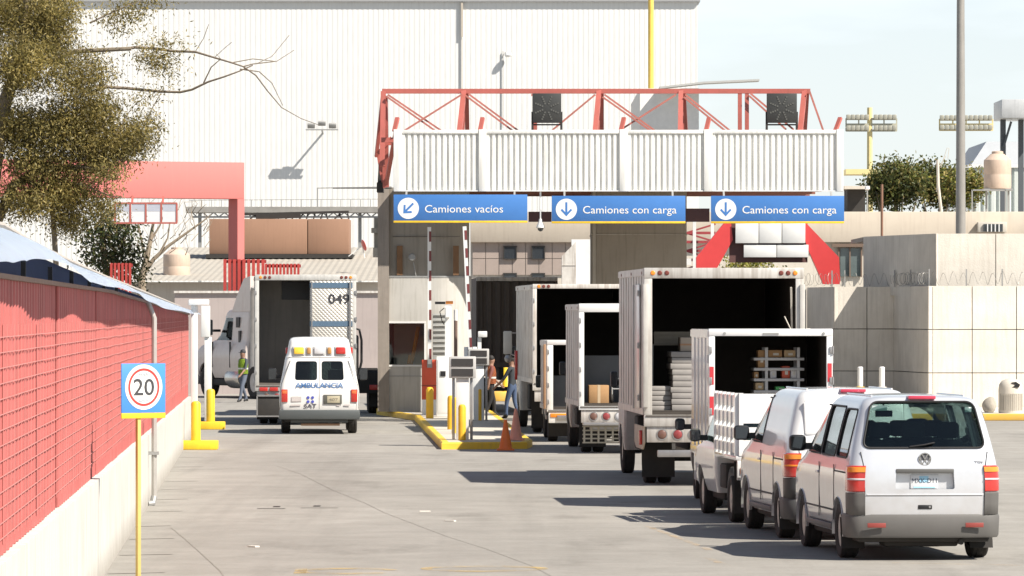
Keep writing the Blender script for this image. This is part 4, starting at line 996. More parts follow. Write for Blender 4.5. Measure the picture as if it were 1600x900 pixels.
mb = MB(); mb.box(x0+.03, x1-.03, -.012, -.003, .1, 1.55, .002); P(t, 'door', mb, M('cabinet_door', (.68, .68, .66), .4, var=.1))
mb = MB(); mb.box(.02, .20, .1, .26, WZ(556.8, 139)-.15, WZ(476, 139)-.15); mb.box(.04, .15, -.05, .1, WZ(496, 139)-.15, WZ(480, 139)-.15); P(t, 'mast', mb, white)
mb = MB(); mb.box(-.25, .03, .05, .2, WZ(476, 139)-.14, WZ(472, 139)-.14); mb.tube([(.0, .1, 2.95), (-.12, .08, 2.85), (-.06, .08, 2.6), (.0, .1, 2.5)], .014, 6); P(t, 'camera', mb, black)
mb = MB(); mb.box(.04, .24, .08, .16, WZ(475.8, 139)-.14, WZ(471, 139)-.14); P(t, 'beacon', mb, lens_amber)
t = T('air_conditioner', 'grey louvred cooling unit standing against the booth front', 'cooling unit', (WX(690, 144.8), 144.8, .152))
mb = MB(); za, zb_ = WZ(556, 144.8)-.15, WZ(490, 144.8)-.15; mb.box(-.25, .27, 0, .6, 0, zb_, .01); P(t, 'case', mb, M('louvre_grey', (.36, .36, .34), .6, var=.15))
mb = MB()
for k in range(8): z = za+(zb_-za)*(k+.3)/8; mb.box(-.24, .26, -.03, -.003, z, z+.07, rot=Matrix.Rotation(R(30), 3, 'X'))
P(t, 'louvres', mb, M('louvre_grey', (.36, .36, .34), .6), False, 0)
t = T('equipment_cabinet', 'low white equipment cabinet behind the nearer kiosk', 'cabinet', (WX(724, 136.5), 136.5, .152))
mb = MB(); mb.box(-.30, .12, 0, .4, 0, WZ(558, 136.5)-.15, .012); P(t, 'body', mb, white)
mb = MB(); mb.box(-.27, .09, -.012, -.003, .12, 1.4, .002); P(t, 'door', mb, M('cabinet_door', (.68, .68, .66), .4))
t = T('slim_pole', 'white capped brown post in front of the booth beside the cooling unit', 'post', (WX(712, 143.5), 143.5, .152))
mb = MB(); mb.lathe([(.05, 0), (.05, WZ(501, 143.5)-.15)], 10); P(t, 'shaft', mb, M('post_brown', (.15, .10, .08), .7))
mb = MB(); mb.lathe([(.055, WZ(501, 143.5)-.149), (.055, WZ(484, 143.5)-.15), (0, WZ(484, 143.5)-.14)], 10); P(t, 'cap', mb, white)
# second island further on, glimpsed between the people
mb = MB(); mb.box(WX(772, 172), WX(792, 172), 172, 180, 0, .32, .03); S('far_kerb', mb, M('yellow_kerb', (.72, .42, .05), .6))
t = T('bollard', 'small yellow bollard glimpsed between the two walking people', 'bollard', (WX(789, 173), 173, .32), 0, None)
mb = MB(); mb.lathe([(.09, 0), (.09, .9), (.05, 1.0), (0, 1.0)], 14); P(t, 'post', mb, yellow)
# white panels on red brackets behind the truck queue
YR = 166.0
t = T('panel_portal', 'white panels held between two slanting red brackets behind the gantry', 'portal', (WX(1200, YR), YR, 0))
rb = M('bright_red', (.62, .055, .055), .45, var=.12)
mb = MB(); mb.prism([(WX(a, YR), WZ(b, YR)) for a, b in ((1134, 345), (1142, 345), (1145, 375), (1121, 418), (1121, 480), (1088, 480), (1088, 402))], YR, YR+.5); P(t, 'bracket', mb, rb, True, 0)
mb = MB(); mb.prism([(WX(a, YR), WZ(b, YR)) for a, b in ((1257, 345), (1263, 352), (1311, 402), (1313, 440), (1312, 444), (1286, 444), (1284, 438), (1262, 388), (1257, 372))][::-1], YR, YR+.5); P(t, 'bracket', mb, rb, True, 0)
for a, b, c in ((1149, 1185, 0), (1186, 1221, 0), (1222, 1258, 0), (1162, 1213, 1), (1214, 1263, 1)):
    mb = MB(); p0, p1 = ((345, 380), (382.5, 402))[c]; mb.box(WX(a, YR), WX(b, YR)-.001, YR-.12 if not c else YR-.08, YR-.02, WZ(p1, YR), WZ(p0, YR), .006); P(t, 'panel', mb, white, True)
mb = MB(); mb.box(WX(1140, YR), WX(1262, YR), YR+.1, YR+.3, WZ(410, YR), WZ(345, YR)); P(t, 'backing', mb, M('maroon_back', (.11, .05, .045), .7), True)
mb = MB()
for px in (1090, 1118, 1286, 1308): mb.box(WX(px, YR)-.05, WX(px, YR)+.05, YR+.1, YR+.25, 0, WZ(479, YR))
P(t, 'column', mb, rb, True)
t = T('red_truss_tower', 'dark red lattice with white posts right of the concrete pier', 'lattice', (WX(1092, 172), 172, 0))
mb = MB()
for k in range(6):
    a, b = (1072, 1118) if k % 2 else (1118, 1072); mb.bar(W(a, 350+14*k, 172), W(b, 364+14*k, 172), .06); mb.bar(W(1072, 364+14*k, 172), W(1118, 364+14*k, 172), .09)
P(t, 'lattice', mb, M('lattice_red', (.30, .045, .05), .6), True, 0)
for px in (1085, 1113):
    mb = MB(); mb.box(WX(px-2.5, 171.5), WX(px+2.5, 171.5), 171.4, 171.6, 0, WZ(340, 171.5)); P(t, 'post', mb, white, True)
mb = MB(); mb.box(WX(1070, 171.2), WX(1080, 171.2), 171.1, 171.25, WZ(414, 171.2), WZ(404, 171.2)); P(t, 'box', mb, white, True)
# ---------------------------------------------------------------- vehicles (local frame: rear centre on the ground, +y forward)
WHEELS = {}
def wheel(t, x, y, r, wd, side=1, dual=False, hub=None):
    hub = hub or steel; k = (round(r, 3), round(wd, 3), dual)
    if k not in WHEELS:
        mb = MB(); ri = r*.60
        def one(c):
            h = wd/2; mb.lathe([(ri, c-h*.8), (r*.82, c-h), (r*.95, c-h*.92), (r, c-h*.70), (r*.985, c-h*.30), (r, c-h*.25), (r, c+h*.25), (r*.985, c+h*.30), (r, c+h*.70), (r*.95, c+h*.92), (r*.82, c+h), (ri, c+h*.8), (ri, c-h*.8)], 32, (0, 0, 0), 'X')
        if dual: one(-wd*.56); one(wd*.56)
        else: one(0)
        me = mb.done('wheel'); me.materials.append(rubber); me.polygons.foreach_set('use_smooth', [True]*len(me.polygons)); me.set_sharp_from_angle(angle=R(40))
        mb = MB(); o = wd*(.56 if dual else 0)+wd*.28
        mb.lathe([(ri, o+.02), (ri*.92, o), (ri*.86, o-.05), (ri*.5, o-.03), (ri*.42, o+.015), (ri*.2, o+.03), (0, o+.03)], 28, (0, 0, 0), 'X')
        for q in range(10):
            a = 2*math.pi*q/10; c, s = math.cos(a)*ri*.68, math.sin(a)*ri*.68; mb.lathe([(ri*.09, o-.035), (ri*.09, o-.028), (0, o-.027)], 8, (0, c, s), 'X')
        m2 = mb.done('rim'); m2.materials.append(hub); m2.polygons.foreach_set('use_smooth', [True]*len(m2.polygons)); m2.set_sharp_from_angle(angle=R(40))
        WHEELS[k] = (me, m2)
    me, m2 = WHEELS[k]
    o = bpy.data.objects.new('wheel', me); C.objects.link(o); o.parent = t; o.location = (x, y, r); o.rotation_euler = (0.3*y, 0, 0 if side > 0 else math.pi)
    q = bpy.data.objects.new('rim', m2); C.objects.link(q); q.parent = o
    return o
def mirror_(t, x, y, z, s, w_, h_, mat=black, arm=.2):
    mb = MB(); mb.box(x+s*arm, x+s*(arm+w_), y-.05, y+.09, z-h_/2, z+h_/2, min(.05, w_*.3), 3); m = P(t, 'mirror', mb, mat)
    mb = MB(); mb.bar((x-s*.02, y, z-h_*.2), (x+s*(arm+.05), y, z-h_*.2), .05, .08); P(m, 'arm', mb, black)
    mb = MB(); mb.box(x+s*(arm+.015), x+s*(arm+w_-.015), y-.054, y-.051, z-h_/2+.02, z+h_/2-.02); P(m, 'mirror_glass', mb, M('mirror_glass', (.10, .11, .12), .03, .9))
carglass = glass('car_glass', (.52, .62, .60)); darkcar = glass('tinted_glass', (.34, .37, .37)); clearg = glass('clear_glass', (.86, .90, .88))
inside = M('cabin_lining', (.045, .045, .047), .8)
seatm = M('seat_fabric', (.030, .033, .036), .9)

def seats(t, rows, half, z=.5):
    for y, xs in rows:
        for x in xs:
            mb = MB(); mb.box(x-.22, x+.22, y, y+.50, z, z+.42, .06); mb.box(x-.21, x+.21, y-.10, y+.05, z+.30, z+.93, .06, rot=Matrix.Rotation(R(8), 3, 'X')); st = P(t, 'seat', mb, seatm)
            mb = MB(); mb.box(x-.14, x+.14, y-.14, y-.03, z+.94, z+1.14, .05); mb.bar((x-.06, y-.08, z+.85), (x-.06, y-.08, z+.96), .015); mb.bar((x+.06, y-.08, z+.85), (x+.06, y-.08, z+.96), .015); P(st, 'headrest', mb, seatm)

VANL = [(.30, .85, .10, 4.72, .16, .4), (.42, .89, .045, 4.82, .16, .4), (.60, .905, .03, 4.86, .15, .4), (.90, .91, .02, 4.82, .14, .4), (1.05, .905, .025, 4.62, .14, .4), (1.16, .890, .04, 4.2, .14, .4), (1.32, .858, .075, 3.85, .14, .4), (1.55, .805, .135, 3.45, .15, .4), (1.75, .752, .19, 3.12, .16, .4), (1.85, .715, .225, 2.93, .17, .4), (1.92, .66, .28, 2.75, .2, .4), (1.958, .56, .38, 2.5, .25, .4), (1.97, .30, .62, 2.1, .2, .3)]
def van(label, X, Y, yaw, paint, rear_glass, side_rear, group, trim, name):
    t = T(name, label, 'van', (X, Y, 0), yaw, group)
    cuts = []
    if rear_glass: cuts.append(('Y', rpoly(-.742, .742, 1.345, 1.895, .10, 5, (-.62, .62)), -.3, 1.2))
    for s in (-1, 1):
        a, b = (s*.3, s*1.3) if s > 0 else (-1.3, -.3)
        cuts.append(('X', [(2.50, 1.22), (3.52, 1.22), (3.40, 1.36), (2.98, 1.79), (2.92, 1.82), (2.50, 1.82)], a, b))
        if side_rear:
            cuts.append(('X', rpoly(1.34, 2.40, 1.22, 1.82, .06, 3), a, b)); cuts.append(('X', rpoly(.40, 1.24, 1.22, 1.80, .09, 3), a, b))
    cuts.append(('Y', rpoly(-.73, .73, 1.24, 1.82, .1, 4, (-.60, .60)), 2.5, 4.6))
    arches = []
    for s in (-1, 1):
        for y in (.95, 3.92): arches.append((s*.55, s*1.1, y, .33, .40) if s > 0 else (-1.1, -.55, y, .33, .40))
    body, panes = vehicle_shell(VANL, cuts, arches, zfloor=.42, cut_only=[('Y', rpoly(-.36, .36, .855, 1.095, .03, 3, (-.345, .345)), -.2, .10)] if rear_glass else ())
    body.materials.clear(); body.materials.append(paint); body.materials.append(inside)
    b = link(body, 'body', [paint, inside], t, smooth=32)
    for i, me in enumerate(panes):
        me.materials.clear(); nm = 'rear_window' if (rear_glass and i == 0) else 'windscreen' if i == len(panes)-1 else 'side_window'
        link(me, nm, (clearg if nm == 'windscreen' else carglass if nm == 'rear_window' else darkcar), t, smooth=20)
    # lower trim: bumper wrapping round the rear corners
    def ringseg(z0, z1, out, ysp, mat, name, bev=.03):
        mb = MB(); rows = []
        for q, (z, o) in enumerate(((z0, out*.5), (z0+.03, out), (z1-.035, out), (z1, out*.55), (z1, -.02))):
            w_ = pchip([l[0] for l in VANL], [l[1] for l in VANL], min(max(z, .42), 1.6)); yr = .03
            r = .16; pts = []
            pts.append((-w_-o, ysp)); 
            for k in range(7): a = math.pi+math.pi/2*k/6; pts.append((-w_+r+(r+o)*math.cos(a), yr+.055+r+(r+o)*math.sin(a)))
            for k in range(1, 8): u = -1+2*k/8; pts.append((u*(w_-r), yr-o+.055*(u**2)))
            for k in range(7): a = -math.pi/2+math.pi/2*k/6; pts.append((w_-r+(r+o)*math.cos(a), yr+.055+r+(r+o)*math.sin(a)))
            pts.append((w_+o, ysp)); rows.append([(x, y, z) for x, y in pts])
        mb.grid(rows); return P(t, name, mb, mat, smooth=50)
    bm_ = ringseg(.275, .555, .035, .50, trim, 'rear_bumper')
    mb = MB()
    for s in (-1, 1): mb.box(s*.48, s*.70, -.021, -.006, .40, .455, .004, rot=Matrix.Rotation(s*.045, 3, 'Z'))
    P(bm_, 'reflector', mb, M('dull_reflector', (.26, .05, .04), .4))
    mb = MB(); mb.box(-.80, .80, .12, 4.6, .22, .43, .04); mb.box(-.45, .45, .3, .7, .16, .25, .03); mb.tube([(-.78, .95, .33), (.78, .95, .33)], .06, 8); mb.tube([(.45, .1, .22), (.45, 1.6, .24)], .035, 8); P(t, 'underbody', mb, dark)
    # tail lights follow the corner
    for s in (-1, 1):
        def corner(z0, z1, o, mat, name, par=t, f0=0.0, f1=1.0):
            mb = MB(); rows = []
            for z in (z0, z0+.012, (z0+z1)/2, z1-.012, z1):
                w_ = pchip([l[0] for l in VANL], [l[1] for l in VANL], z); yr = pchip([l[0] for l in VANL], [l[2] for l in VANL], z); r = .145
                oo = o if z0+.01 < z < z1-.01 else -.006; pts = []
                seq = [('e', 0)]+[('c', k) for k in range(9)]+[('s', k) for k in range(2)]
                for kd, k in seq:
                    if kd == 'e': pts.append((w_-.185, yr+.016-oo))
                    elif kd == 'c': a = -math.pi/2+math.pi/2*k/8; pts.append((w_-r+(r+oo)*math.cos(a), yr+.024+r+(r+oo)*math.sin(a)))
                    else: pts.append((w_+oo, yr+.18+.05*(k+1)))
                n = len(pts); pts = pts[int(f0*n):max(int(f1*n), 2)]
                rows.append([(s*x, y, z) for x, y in pts])
            mb.grid(rows); return P(par, name, mb, mat, smooth=50)
        lt = corner(.823, 1.137, .012, lens_red, 'tail_light')
        corner(1.05, 1.128, .018, lens_amber, 'indicator', lt, .05, .75)
        corner(.955, .995, .018, lens_clear if rear_glass else lens_amber, 'reversing_lamp', lt, .05, .75)
        corner(.545, .818, .008, trim if rear_glass else M('dark_corner', (.05, .05, .05), .5), 'corner_trim')
        mb = MB(); mb.box(s*.20 if s > 0 else -.20, s*.20 if s > 0 else -.2, 0, 0, 0, 0) if 0 else None
        for y in (.95, 3.92):
            wheel(t, s*.79, y, .335, .225, s)
            mb = MB(); pts = []
            for k in range(17): a = R(-8+196*k/16); pts.append((s*(.905), y+.415*math.cos(a), .33+.415*math.sin(a)))
            rows = [[(p[0]-s*.03, y+(p[1]-y)*.96, .33+(p[2]-.33)*.96) for p in pts], [(p[0]+s*.012, y+(p[1]-y)*.985, .33+(p[2]-.33)*.985) for p in pts], [(p[0]+s*.004, p[1], p[2]) for p in pts]]
            mb.grid(rows); P(t, 'wheel_arch', mb, paint, smooth=50)
        mb = MB(); mb.prism([(.68, .5), (.72, .5), (.60, .13), (.56, .13)], s*.64, s*.92, 'X'); P(t, 'mud_flap', mb, rubber)
        mirror_(t, s*.885, 3.30, 1.33, s, .21, .20, black, .06)
        mb = MB(); mb.box(s*.914, s*.90, 1.30, 3.6, .555, .575, .003); mb.box(s*.914, s*.905, 2.44, 2.452, .45, 1.12); mb.box(s*.914, s*.905, 1.26, 1.272, .45, 1.12); P(t, 'door_seam', mb, M('seam', (.05, .05, .05), .7))
        mb = MB(); mb.box(s*.905, s*.925, 2.50, 2.66, .98, 1.01, .006); P(t, 'door_handle', mb, paint)
    # rubber round the glass
    def sidew(z): return pchip([l[0] for l in VANL], [l[1] for l in VANL], z)
    sl_m = M('window_rubber', (.015, .015, .015), .6); sidewins = [[(2.50, 1.22), (3.52, 1.22), (3.40, 1.36), (2.98, 1.79), (2.92, 1.82), (2.50, 1.82)]]
    if side_rear: sidewins += [rpoly(1.34, 2.40, 1.22, 1.82, .06, 3), rpoly(.40, 1.24, 1.22, 1.80, .09, 3)]
    for s in (-1, 1):
        mb = MB()
        for pl_ in sidewins:
            q = []
            if pl_[0] == (2.50, 1.22):
                mb.tube([(s*(sidew(z)+.001), y, z) for y, z in ((3.25, 1.22), (2.9, 1.22), (2.5, 1.22), (2.5, 1.42), (2.5, 1.62), (2.5, 1.82), (2.7, 1.82))], .012, 6, False); continue
            for a, b in zip(pl_, pl_[1:]+pl_[:1]): q += [(a[0]+(b[0]-a[0])*k/3, a[1]+(b[1]-a[1])*k/3) for k in range(3)]
            q.append(q[0]); mb.tube([(s*(sidew(z)+.001-(.05*max(0, y-3.0))), y, z) for y, z in q], .012, 6, False)
        P(t, 'window_seal', mb, sl_m)
        mb = MB(); mb.box(s*.912, s*.896, .35, 1.28, 1.035, 1.055, .003); P(t, 'door_rail', mb, sl_m)
        mb = MB(); mb.box(s*.90, s*.925, 1.40, 3.45, .33, .40, .01); P(t, 'sill_moulding', mb, M('sill_grey', (.10, .10, .10), .6))
        mb = MB(); mb.tube([(s*.56, y, 1.963-.0*y) for y in (.55, 1.2, 1.9, 2.4)], .012, 6); P(t, 'roof_gutter', mb, paint)
    # back door details
    def rear_y(x, z): return pchip([l[0] for l in VANL], [l[2] for l in VANL], z)+.04*(x/pchip([l[0] for l in VANL], [l[1] for l in VANL], z))**2
    mb = MB(); seam = [(-.742, 1.93), (-.80, 1.30), (-.775, 1.13), (-.75, .80), (-.73, .49), (.73, .49), (.75, .80), (.775, 1.13), (.80, 1.30)]
    pts = [Vector((x, rear_y(x, z)-.0005, z)) for x, z in ((-.765, 1.30), (-.735, 1.14), (-.722, .82), (-.722, .49), (-.4, .487), (0, .486), (.4, .487), (.722, .49), (.722, .82), (.735, 1.14), (.765, 1.30))]
    mb.tube(pts, .006, 6); P(t, 'tailgate_seam', mb, M('seam', (.05, .05, .05), .7))
    mb = MB(); mb.tube([(x, rear_y(x, .80)-.004, .80-.01) for x in [-.70+.14*k for k in range(11)]], .008, 6); P(t, 'crease', mb, paint)
    mb = MB(); mb.box(-.165, .165, rear_y(0, 1.945)-.10, rear_y(0, 1.945)+.08, 1.925, 1.965, .008); P(t, 'brake_light', mb, M('brake_red', (.50, .04, .08), .3, coat=.5))
    if rear_glass:
        q = rpoly(-.742, .742, 1.345, 1.895, .10, 5, (-.62, .62)); q2 = []
        for a, b in zip(q, q[1:]+q[:1]): q2 += [(a[0]+(b[0]-a[0])*k/6, a[1]+(b[1]-a[1])*k/6) for k in range(6)]
        q2.append(q2[0]); mb = MB(); mb.tube([(x, rear_y(x, z)-.002, z) for x, z in q2], .013, 6, False); P(t, 'rear_window_seal', mb, sl_m)
        y0 = rear_y(0, .97)
        mb = MB(); mb.box(-.36, .36, y0+.075, y0+.085, .845, 1.105); mb.box(-.345, .345, y0+.01, y0+.075, 1.06, 1.094, .006); P(t, 'plate_recess', mb, paint)
        mb = MB(); mb.box(-.35, .35, y0+.0, y0+.06, 1.045, 1.098, .01); P(t, 'plate_handle', mb, M('handle_dark_grey', (.10, .10, .095), .5))  # dark grey bar across the top of the plate recess
        mb = MB(); mb.box(-.165, .165, y0+.06, y0+.068, .86, 1.025, .004); pl = P(t, 'licence_plate', mb, M('plate_white', (.66, .68, .69), .4))
        TXT(pl, 'lettering', 'MXK-D11', (-.15, y0+.0585, .93), (1, 0, 0), (0, 0, 1), M('plate_ink', (.06, .07, .10), .5), .30, .055)
        mb = MB(); mb.box(-.06, .05, y0+.0572, y0+.0595, .935, 1.01); mb.box(-.13, .13, y0+.0572, y0+.0595, .868, .884); P(pl, 'plate_emblem', mb, M('plate_blue', (.30, .55, .70), .5))
        mb = MB(); ye = rear_y(0, .65); mb.box(-.085, .085, ye-.008, ye+.01, .618, .668, .008); P(t, 'tailgate_handle', mb, black)
        mb = MB(); mb.lathe([(.013, ye-.014), (.013, ye-.009)], 14, (.055, 0, .643), 'Y'); P(t, 'lock', mb, steel)
        chrome = M('chrome', (.55, .55, .55), .12, 1.0)
        ze, yq = 1.213, rear_y(0, 1.213); em = MB(); em.lathe([(.078, yq-.014), (.078, yq), (.066, yq), (.066, yq-.014), (.078, yq-.014)], 40, (0, 0, ze), 'Y'); ebm = P(t, 'emblem', em, chrome)
        mb = MB()
        def st(pts_):
            for a, b in zip(pts_, pts_[1:]): mb.bar((a[0], yq-.008, ze+a[1]), (b[0], yq-.008, ze+b[1]), .012, .012, (0, 1, 0))
        st([(-.034, .062), (0, -.002), (.034, .062)]); st([(-.066, .03), (-.030, -.062), (0, .012-.02), (.030, -.062), (.066, .03)]); P(ebm, 'monogram', mb, chrome)
        mb = MB(); mb.lathe([(.066, yq-.003), (.066, yq-.001)], 32, (0, 0, ze), 'Y'); P(ebm, 'field', mb, M('emblem_dark', (.10, .10, .11), .4))
        TXT(t, 'lettering', 'TDI', (.60, rear_y(.65, 1.17)-.003, 1.165), (1, 0, 0), (0, 0, 1), M('badge_grey', (.35, .35, .36), .4), .10, .025)
        seats(t, ((.95, (-.42, .0, .42)), (2.0, (-.42, .02, .42)), (3.02, (-.40, .40))), .8, .50)
        mb = MB(); mb.tube([(-.40+.19*math.cos(R(a)), 3.62+.05*math.sin(R(a)), 1.17+.17*math.sin(R(a))) for a in range(0, 361, 20)], .016, 8, False); P(t, 'steering_wheel', mb, black)
        mb = MB(); mb.box(-.12, .10, 2.98, 3.0, 1.66, 1.74, .01); mb.bar((0, 3.0, 1.74), (0, 3.1, 1.82), .02); P(t, 'inside_mirror', mb, black)
        mb = MB(); mb.box(.52, .60, rear_y(.5, 1.80)+.03, rear_y(.5, 1.80)+.034, 1.77, 1.83); mb.box(-.60, -.42, rear_y(.5, 1.8)+.035, rear_y(.5, 1.8)+.039, 1.79, 1.85); P(t, 'window_sticker', mb, M('sticker', (.45, .52, .52), .6))
        mb = MB(); mb.tube([(-.18, rear_y(0, 1.37)-.02, 1.362), (.0, rear_y(0, 1.4)-.045, 1.385), (.12, rear_y(0, 1.42)-.045, 1.41)], .010, 6); P(t, 'rear_wiper', mb, black)
        mb = MB(); mb.box(-.74, .74, 3.45, 4.0, .95, 1.16, .05); P(t, 'dashboard', mb, inside)
    else:
        mb = MB()
        for x0, x1 in ((-.66, -.04), (.04, .66)): mb.box(x0, x1, rear_y(.4, 1.6)-.012, rear_y(.4, 1.6)+.03, 1.36, 1.82, .03, rot=Matrix.Rotation(R(-14.5), 3, 'X'))
        P(t, 'blank_panel', mb, paint)
        mb = MB(); mb.box(-.006, .006, rear_y(0, 1)-.004, rear_y(0, 1)+.02, .5, 1.30); P(t, 'door_gap', mb, dark)
        seats(t, ((3.02, (-.40, .40)),), .8, .5)
        mb = MB(); mb.box(-.73, .73, 2.40, 2.45, .5, 1.86, .0); P(t, 'bulkhead', mb, inside)
        TXT(t, 'lettering', 'Transporter', (-.73, rear_y(.6, 1.19)-.004, 1.185), (1, 0, 0), (0, 0, 1), M('badge_grey', (.35, .35, .36), .4), .30, .03)
    return t
silver = M('silver_paint', (.60, .62, .65), .30, .25, var=.12, scale=1.5, bump=.06, bscale=1.8, coat=.9, low=1.0, lowcol=(.36, .32, .27))
vwhite = M('van_white', (.70, .70, .69), .33, var=.12, scale=1.5, bump=.06, bscale=1.8, coat=.9, low=1.0, lowcol=(.36, .33, .28))
gtrim = M('grey_bumper', (.11, .105, .098), .6, var=.15)
van('silver passenger van with a big rear window, last in the queue', 4.93, 61.05, R(5.2), silver, True, True, None, gtrim, 'passenger_van')
van('white windowless panel van directly ahead of the silver passenger van', WX(1337, 66.6), 66.5, R(5.2), vwhite, False, False, None, M('bumper_dark', (.07, .07, .07), .6), 'panel_van')

# ---- ambulance
AMBL = [(.42, .92, .07, 5.2, .10, .35), (.60, .965, .01, 5.35, .12, .4), (.95, .98, 0, 5.36, .12, .4), (1.12, .968, .01, 5.0, .12, .4), (1.30, .935, .035, 4.55, .12, .4), (1.60, .875, .075, 4.15, .12, .4), (1.88, .820, .115, 3.80, .13, .4), (1.92, .800, .130, 3.60, .13, .4), (2.20, .745, .165, 3.42, .13, .4), (2.31, .715, .20, 3.25, .14, .4), (2.36, .63, .29, 3.0, .16, .4), (2.375, .4, .6, 2.6, .2, .3)]
am = T('ambulance', 'white ambulance with coloured roof lamps and blue lettering on its rear doors', 'ambulance', (WX(499, 125.3), 125.3, 0), R(2.6))
cuts = [('Y', rpoly(-.60, -.055, 1.32, 1.785, .07, 4, (-.575, -.055)), -.3, .9), ('Y', rpoly(.055, .60, 1.32, 1.785, .07, 4, (.055, .575)), -.3, .9)]
for a, b in ((-1.3, -.4), (.4, 1.3)): cuts += [('X', [(2.95, 1.25), (3.95, 1.25), (3.7, 1.75), (2.95, 1.75)], a, b), ('X', rpoly(.5, 1.6, 1.3, 1.76, .07, 3), a, b)]
cuts.append(('Y', rpoly(-.76, .76, 1.30, 1.78, .08, 3, (-.66, .66)), 3.2, 4.9))
arches = [(s*.6, s*1.2, y, .37, .45) if s > 0 else (-1.2, -.6, y, .37, .45) for s in (-1, 1) for y in (1.15, 4.55)]
body, panes = vehicle_shell(AMBL, cuts, arches, bow=.02, zfloor=.55)
awhite = M('ambulance_white', (.74, .74, .72), .35, var=.05, scale=1.5, coat=.6, low=.9, lowcol=(.4, .36, .3))
body.materials.clear(); link(body, 'body', [awhite, inside], am, smooth=32)
for i, me in enumerate(panes):
    me.materials.clear(); link(me, 'rear_window' if i < 2 else 'windscreen' if i == len(panes)-1 else 'side_window', darkcar if i < 2 else carglass, am, smooth=20)
def ary(z): return pchip([l[0] for l in AMBL], [l[2] for l in AMBL], z)
def aw_(z): return pchip([l[0] for l in AMBL], [l[1] for l in AMBL], z)
tilt = Matrix.Rotation(R(-7), 3, 'X')
for x0, x1, h, mt in ((-.62, -.375, .17, lens_yellow), (-.30, -.205, .16, M('small_amber', (.42, .22, .07), .4)), (-.125, .12, .17, lens_clear), (.20, .295, .16, M('small_amber', (.42, .22, .07), .4)), (.405, .64, .17, lens_red)):
    mb = MB(); y = ary(2.04); mb.box(x0, x1, y-.055, y+.03, 2.04-h/2, 2.04+h/2, .022, rot=tilt); lp = P(am, 'warning_lamp', mb, mt)
    mb = MB(); mb.box(x0-.025, x1+.025, y-.025, y+.03, 2.04-h/2-.025, 2.04+h/2+.025, .01, rot=tilt); P(lp, 'surround', mb, M('lamp_surround', (.50, .50, .49), .4))
for s in (-1, 1):
    mb = MB(); w_ = aw_(2.04); mb.box(s*(w_-.02), s*(w_+.05), .45, .75, 1.96, 2.12, .02); P(am, 'side_lamp', mb, lens_red)
    x = aw_(.95)
    mb = MB(); mb.box(s*(x-.205), s*(x-.05), -.012, .05, .785, 1.095, .012); tl = P(am, 'tail_light', mb, lens_red)
    mb = MB(); mb.box(s*(x-.185), s*(x-.075), -.017, .02, .99, 1.07, .004); P(tl, 'indicator', mb, M('orange_lens', (.75, .16, .05), .3, coat=.5))
    wheel(am, s*.82, 1.15, .37, .23, s, False); wheel(am, s*.82, 4.55, .37, .23, s)
    mb = MB(); mb.tube([(s*(aw_(z)-.02), ary(z)-.003, z) for z in (.62, .9, 1.2)]+[(s*(aw_(1.8)-.13), ary(1.8)-.0, 1.8)], .008, 6); P(am, 'door_edge', mb, M('seam', (.05, .05, .05), .7))
    mirror_(am, s*.93, 4.1, 1.42, s, .2, .30, black, .12)
mb = MB(); mb.tube([(0, ary(z)-.002, z) for z in (.62, .9, 1.12, 1.3, 1.6, 1.86)], .007, 6); mb.tube([(x, ary(1.885)-.004+.02*(x/.8)**2, 1.885) for x in [-.8+.2*k for k in range(9)]], .008, 6); P(am, 'door_gap', mb, M('seam_light', (.30, .30, .29), .7))
blue_ink = M('blue_letters', (.10, .22, .45), .5)
TXT(am, 'lettering', 'AMBULANCIA', (-.585, ary(1.19)-.012, 1.135), (1, 0, 0), (0, -.1, 1), blue_ink, 1.17, .125, bold=.02)
TXT(am, 'lettering', 'SAT', (-.37, ary(.8)-.008, .65), (1, 0, 0), (0, 0, 1), M('letters_dark', (.07, .07, .09), .5), .30, .095, bold=.012)
mb = MB()
for dx in (-.055, .055):
    for dz in (-.05, .05): mb.lathe([(.036, -.012), (.036, -.004)], 16, (-.22+dx, ary(.85), .845+dz), 'Y')
P(am, 'emblem', mb, M('dots_blue', (.06, .08, .40), .5))
mb = MB(); mb.box(.10, .55, -.02, .0, .735, .965, .006); pf = P(am, 'plate_holder', mb, M('holder', (.10, .10, .085), .6))
mb = MB(); mb.box(.19, .50, -.026, -.0205, .765, .935, .003); pl = P(pf, 'licence_plate', mb, M('plate_tan', (.42, .38, .27), .5))
TXT(pl, 'lettering', '407', (.235, -.0275, .815), (1, 0, 0), (0, 0, 1), M('plate_faint', (.20, .18, .14), .5), .22, .07)
mb = MB(); mb.box(-.68, -.44, -.006, .0, .80, .92); mb.box(-.70, -.46, -.006, .0, .69, .725); mb.box(.42, .50, -.006, 0, .688, .712); mb.box(.60, .74, -.006, 0, .69, .722); P(am, 'sticker', mb, M('sticker_grey', (.50, .46, .44), .6))
mb = MB(); mb.box(-.99, .99, -.16, .04, .36, .595, .035); mb.box(-.70, .70, -.02, .9, .28, .36, .01); P(am, 'rear_bumper', mb, M('bumper_dark_grey', (.075, .085, .085), .5))
mb = MB(); mb.box(-.45, .50, -.03, .02, .205, .262, .01); P(am, 'tow_bar', mb, M('rusty_bar', (.32, .20, .12), .8))
mb = MB(); mb.box(-.85, .85, .1, 5.0, .30, .56, .03); mb.tube([(-.8, 1.15, .36), (.8, 1.15, .36)], .09, 8); mb.lathe([(0, 1.0), (.15, 1.04), (.15, 1.3), (0, 1.34)], 12, (.1, 0, .34), 'Y'); P(am, 'chassis', mb, dark)
seats(am, ((3.1, (-.45, .45)),), .8, .62)
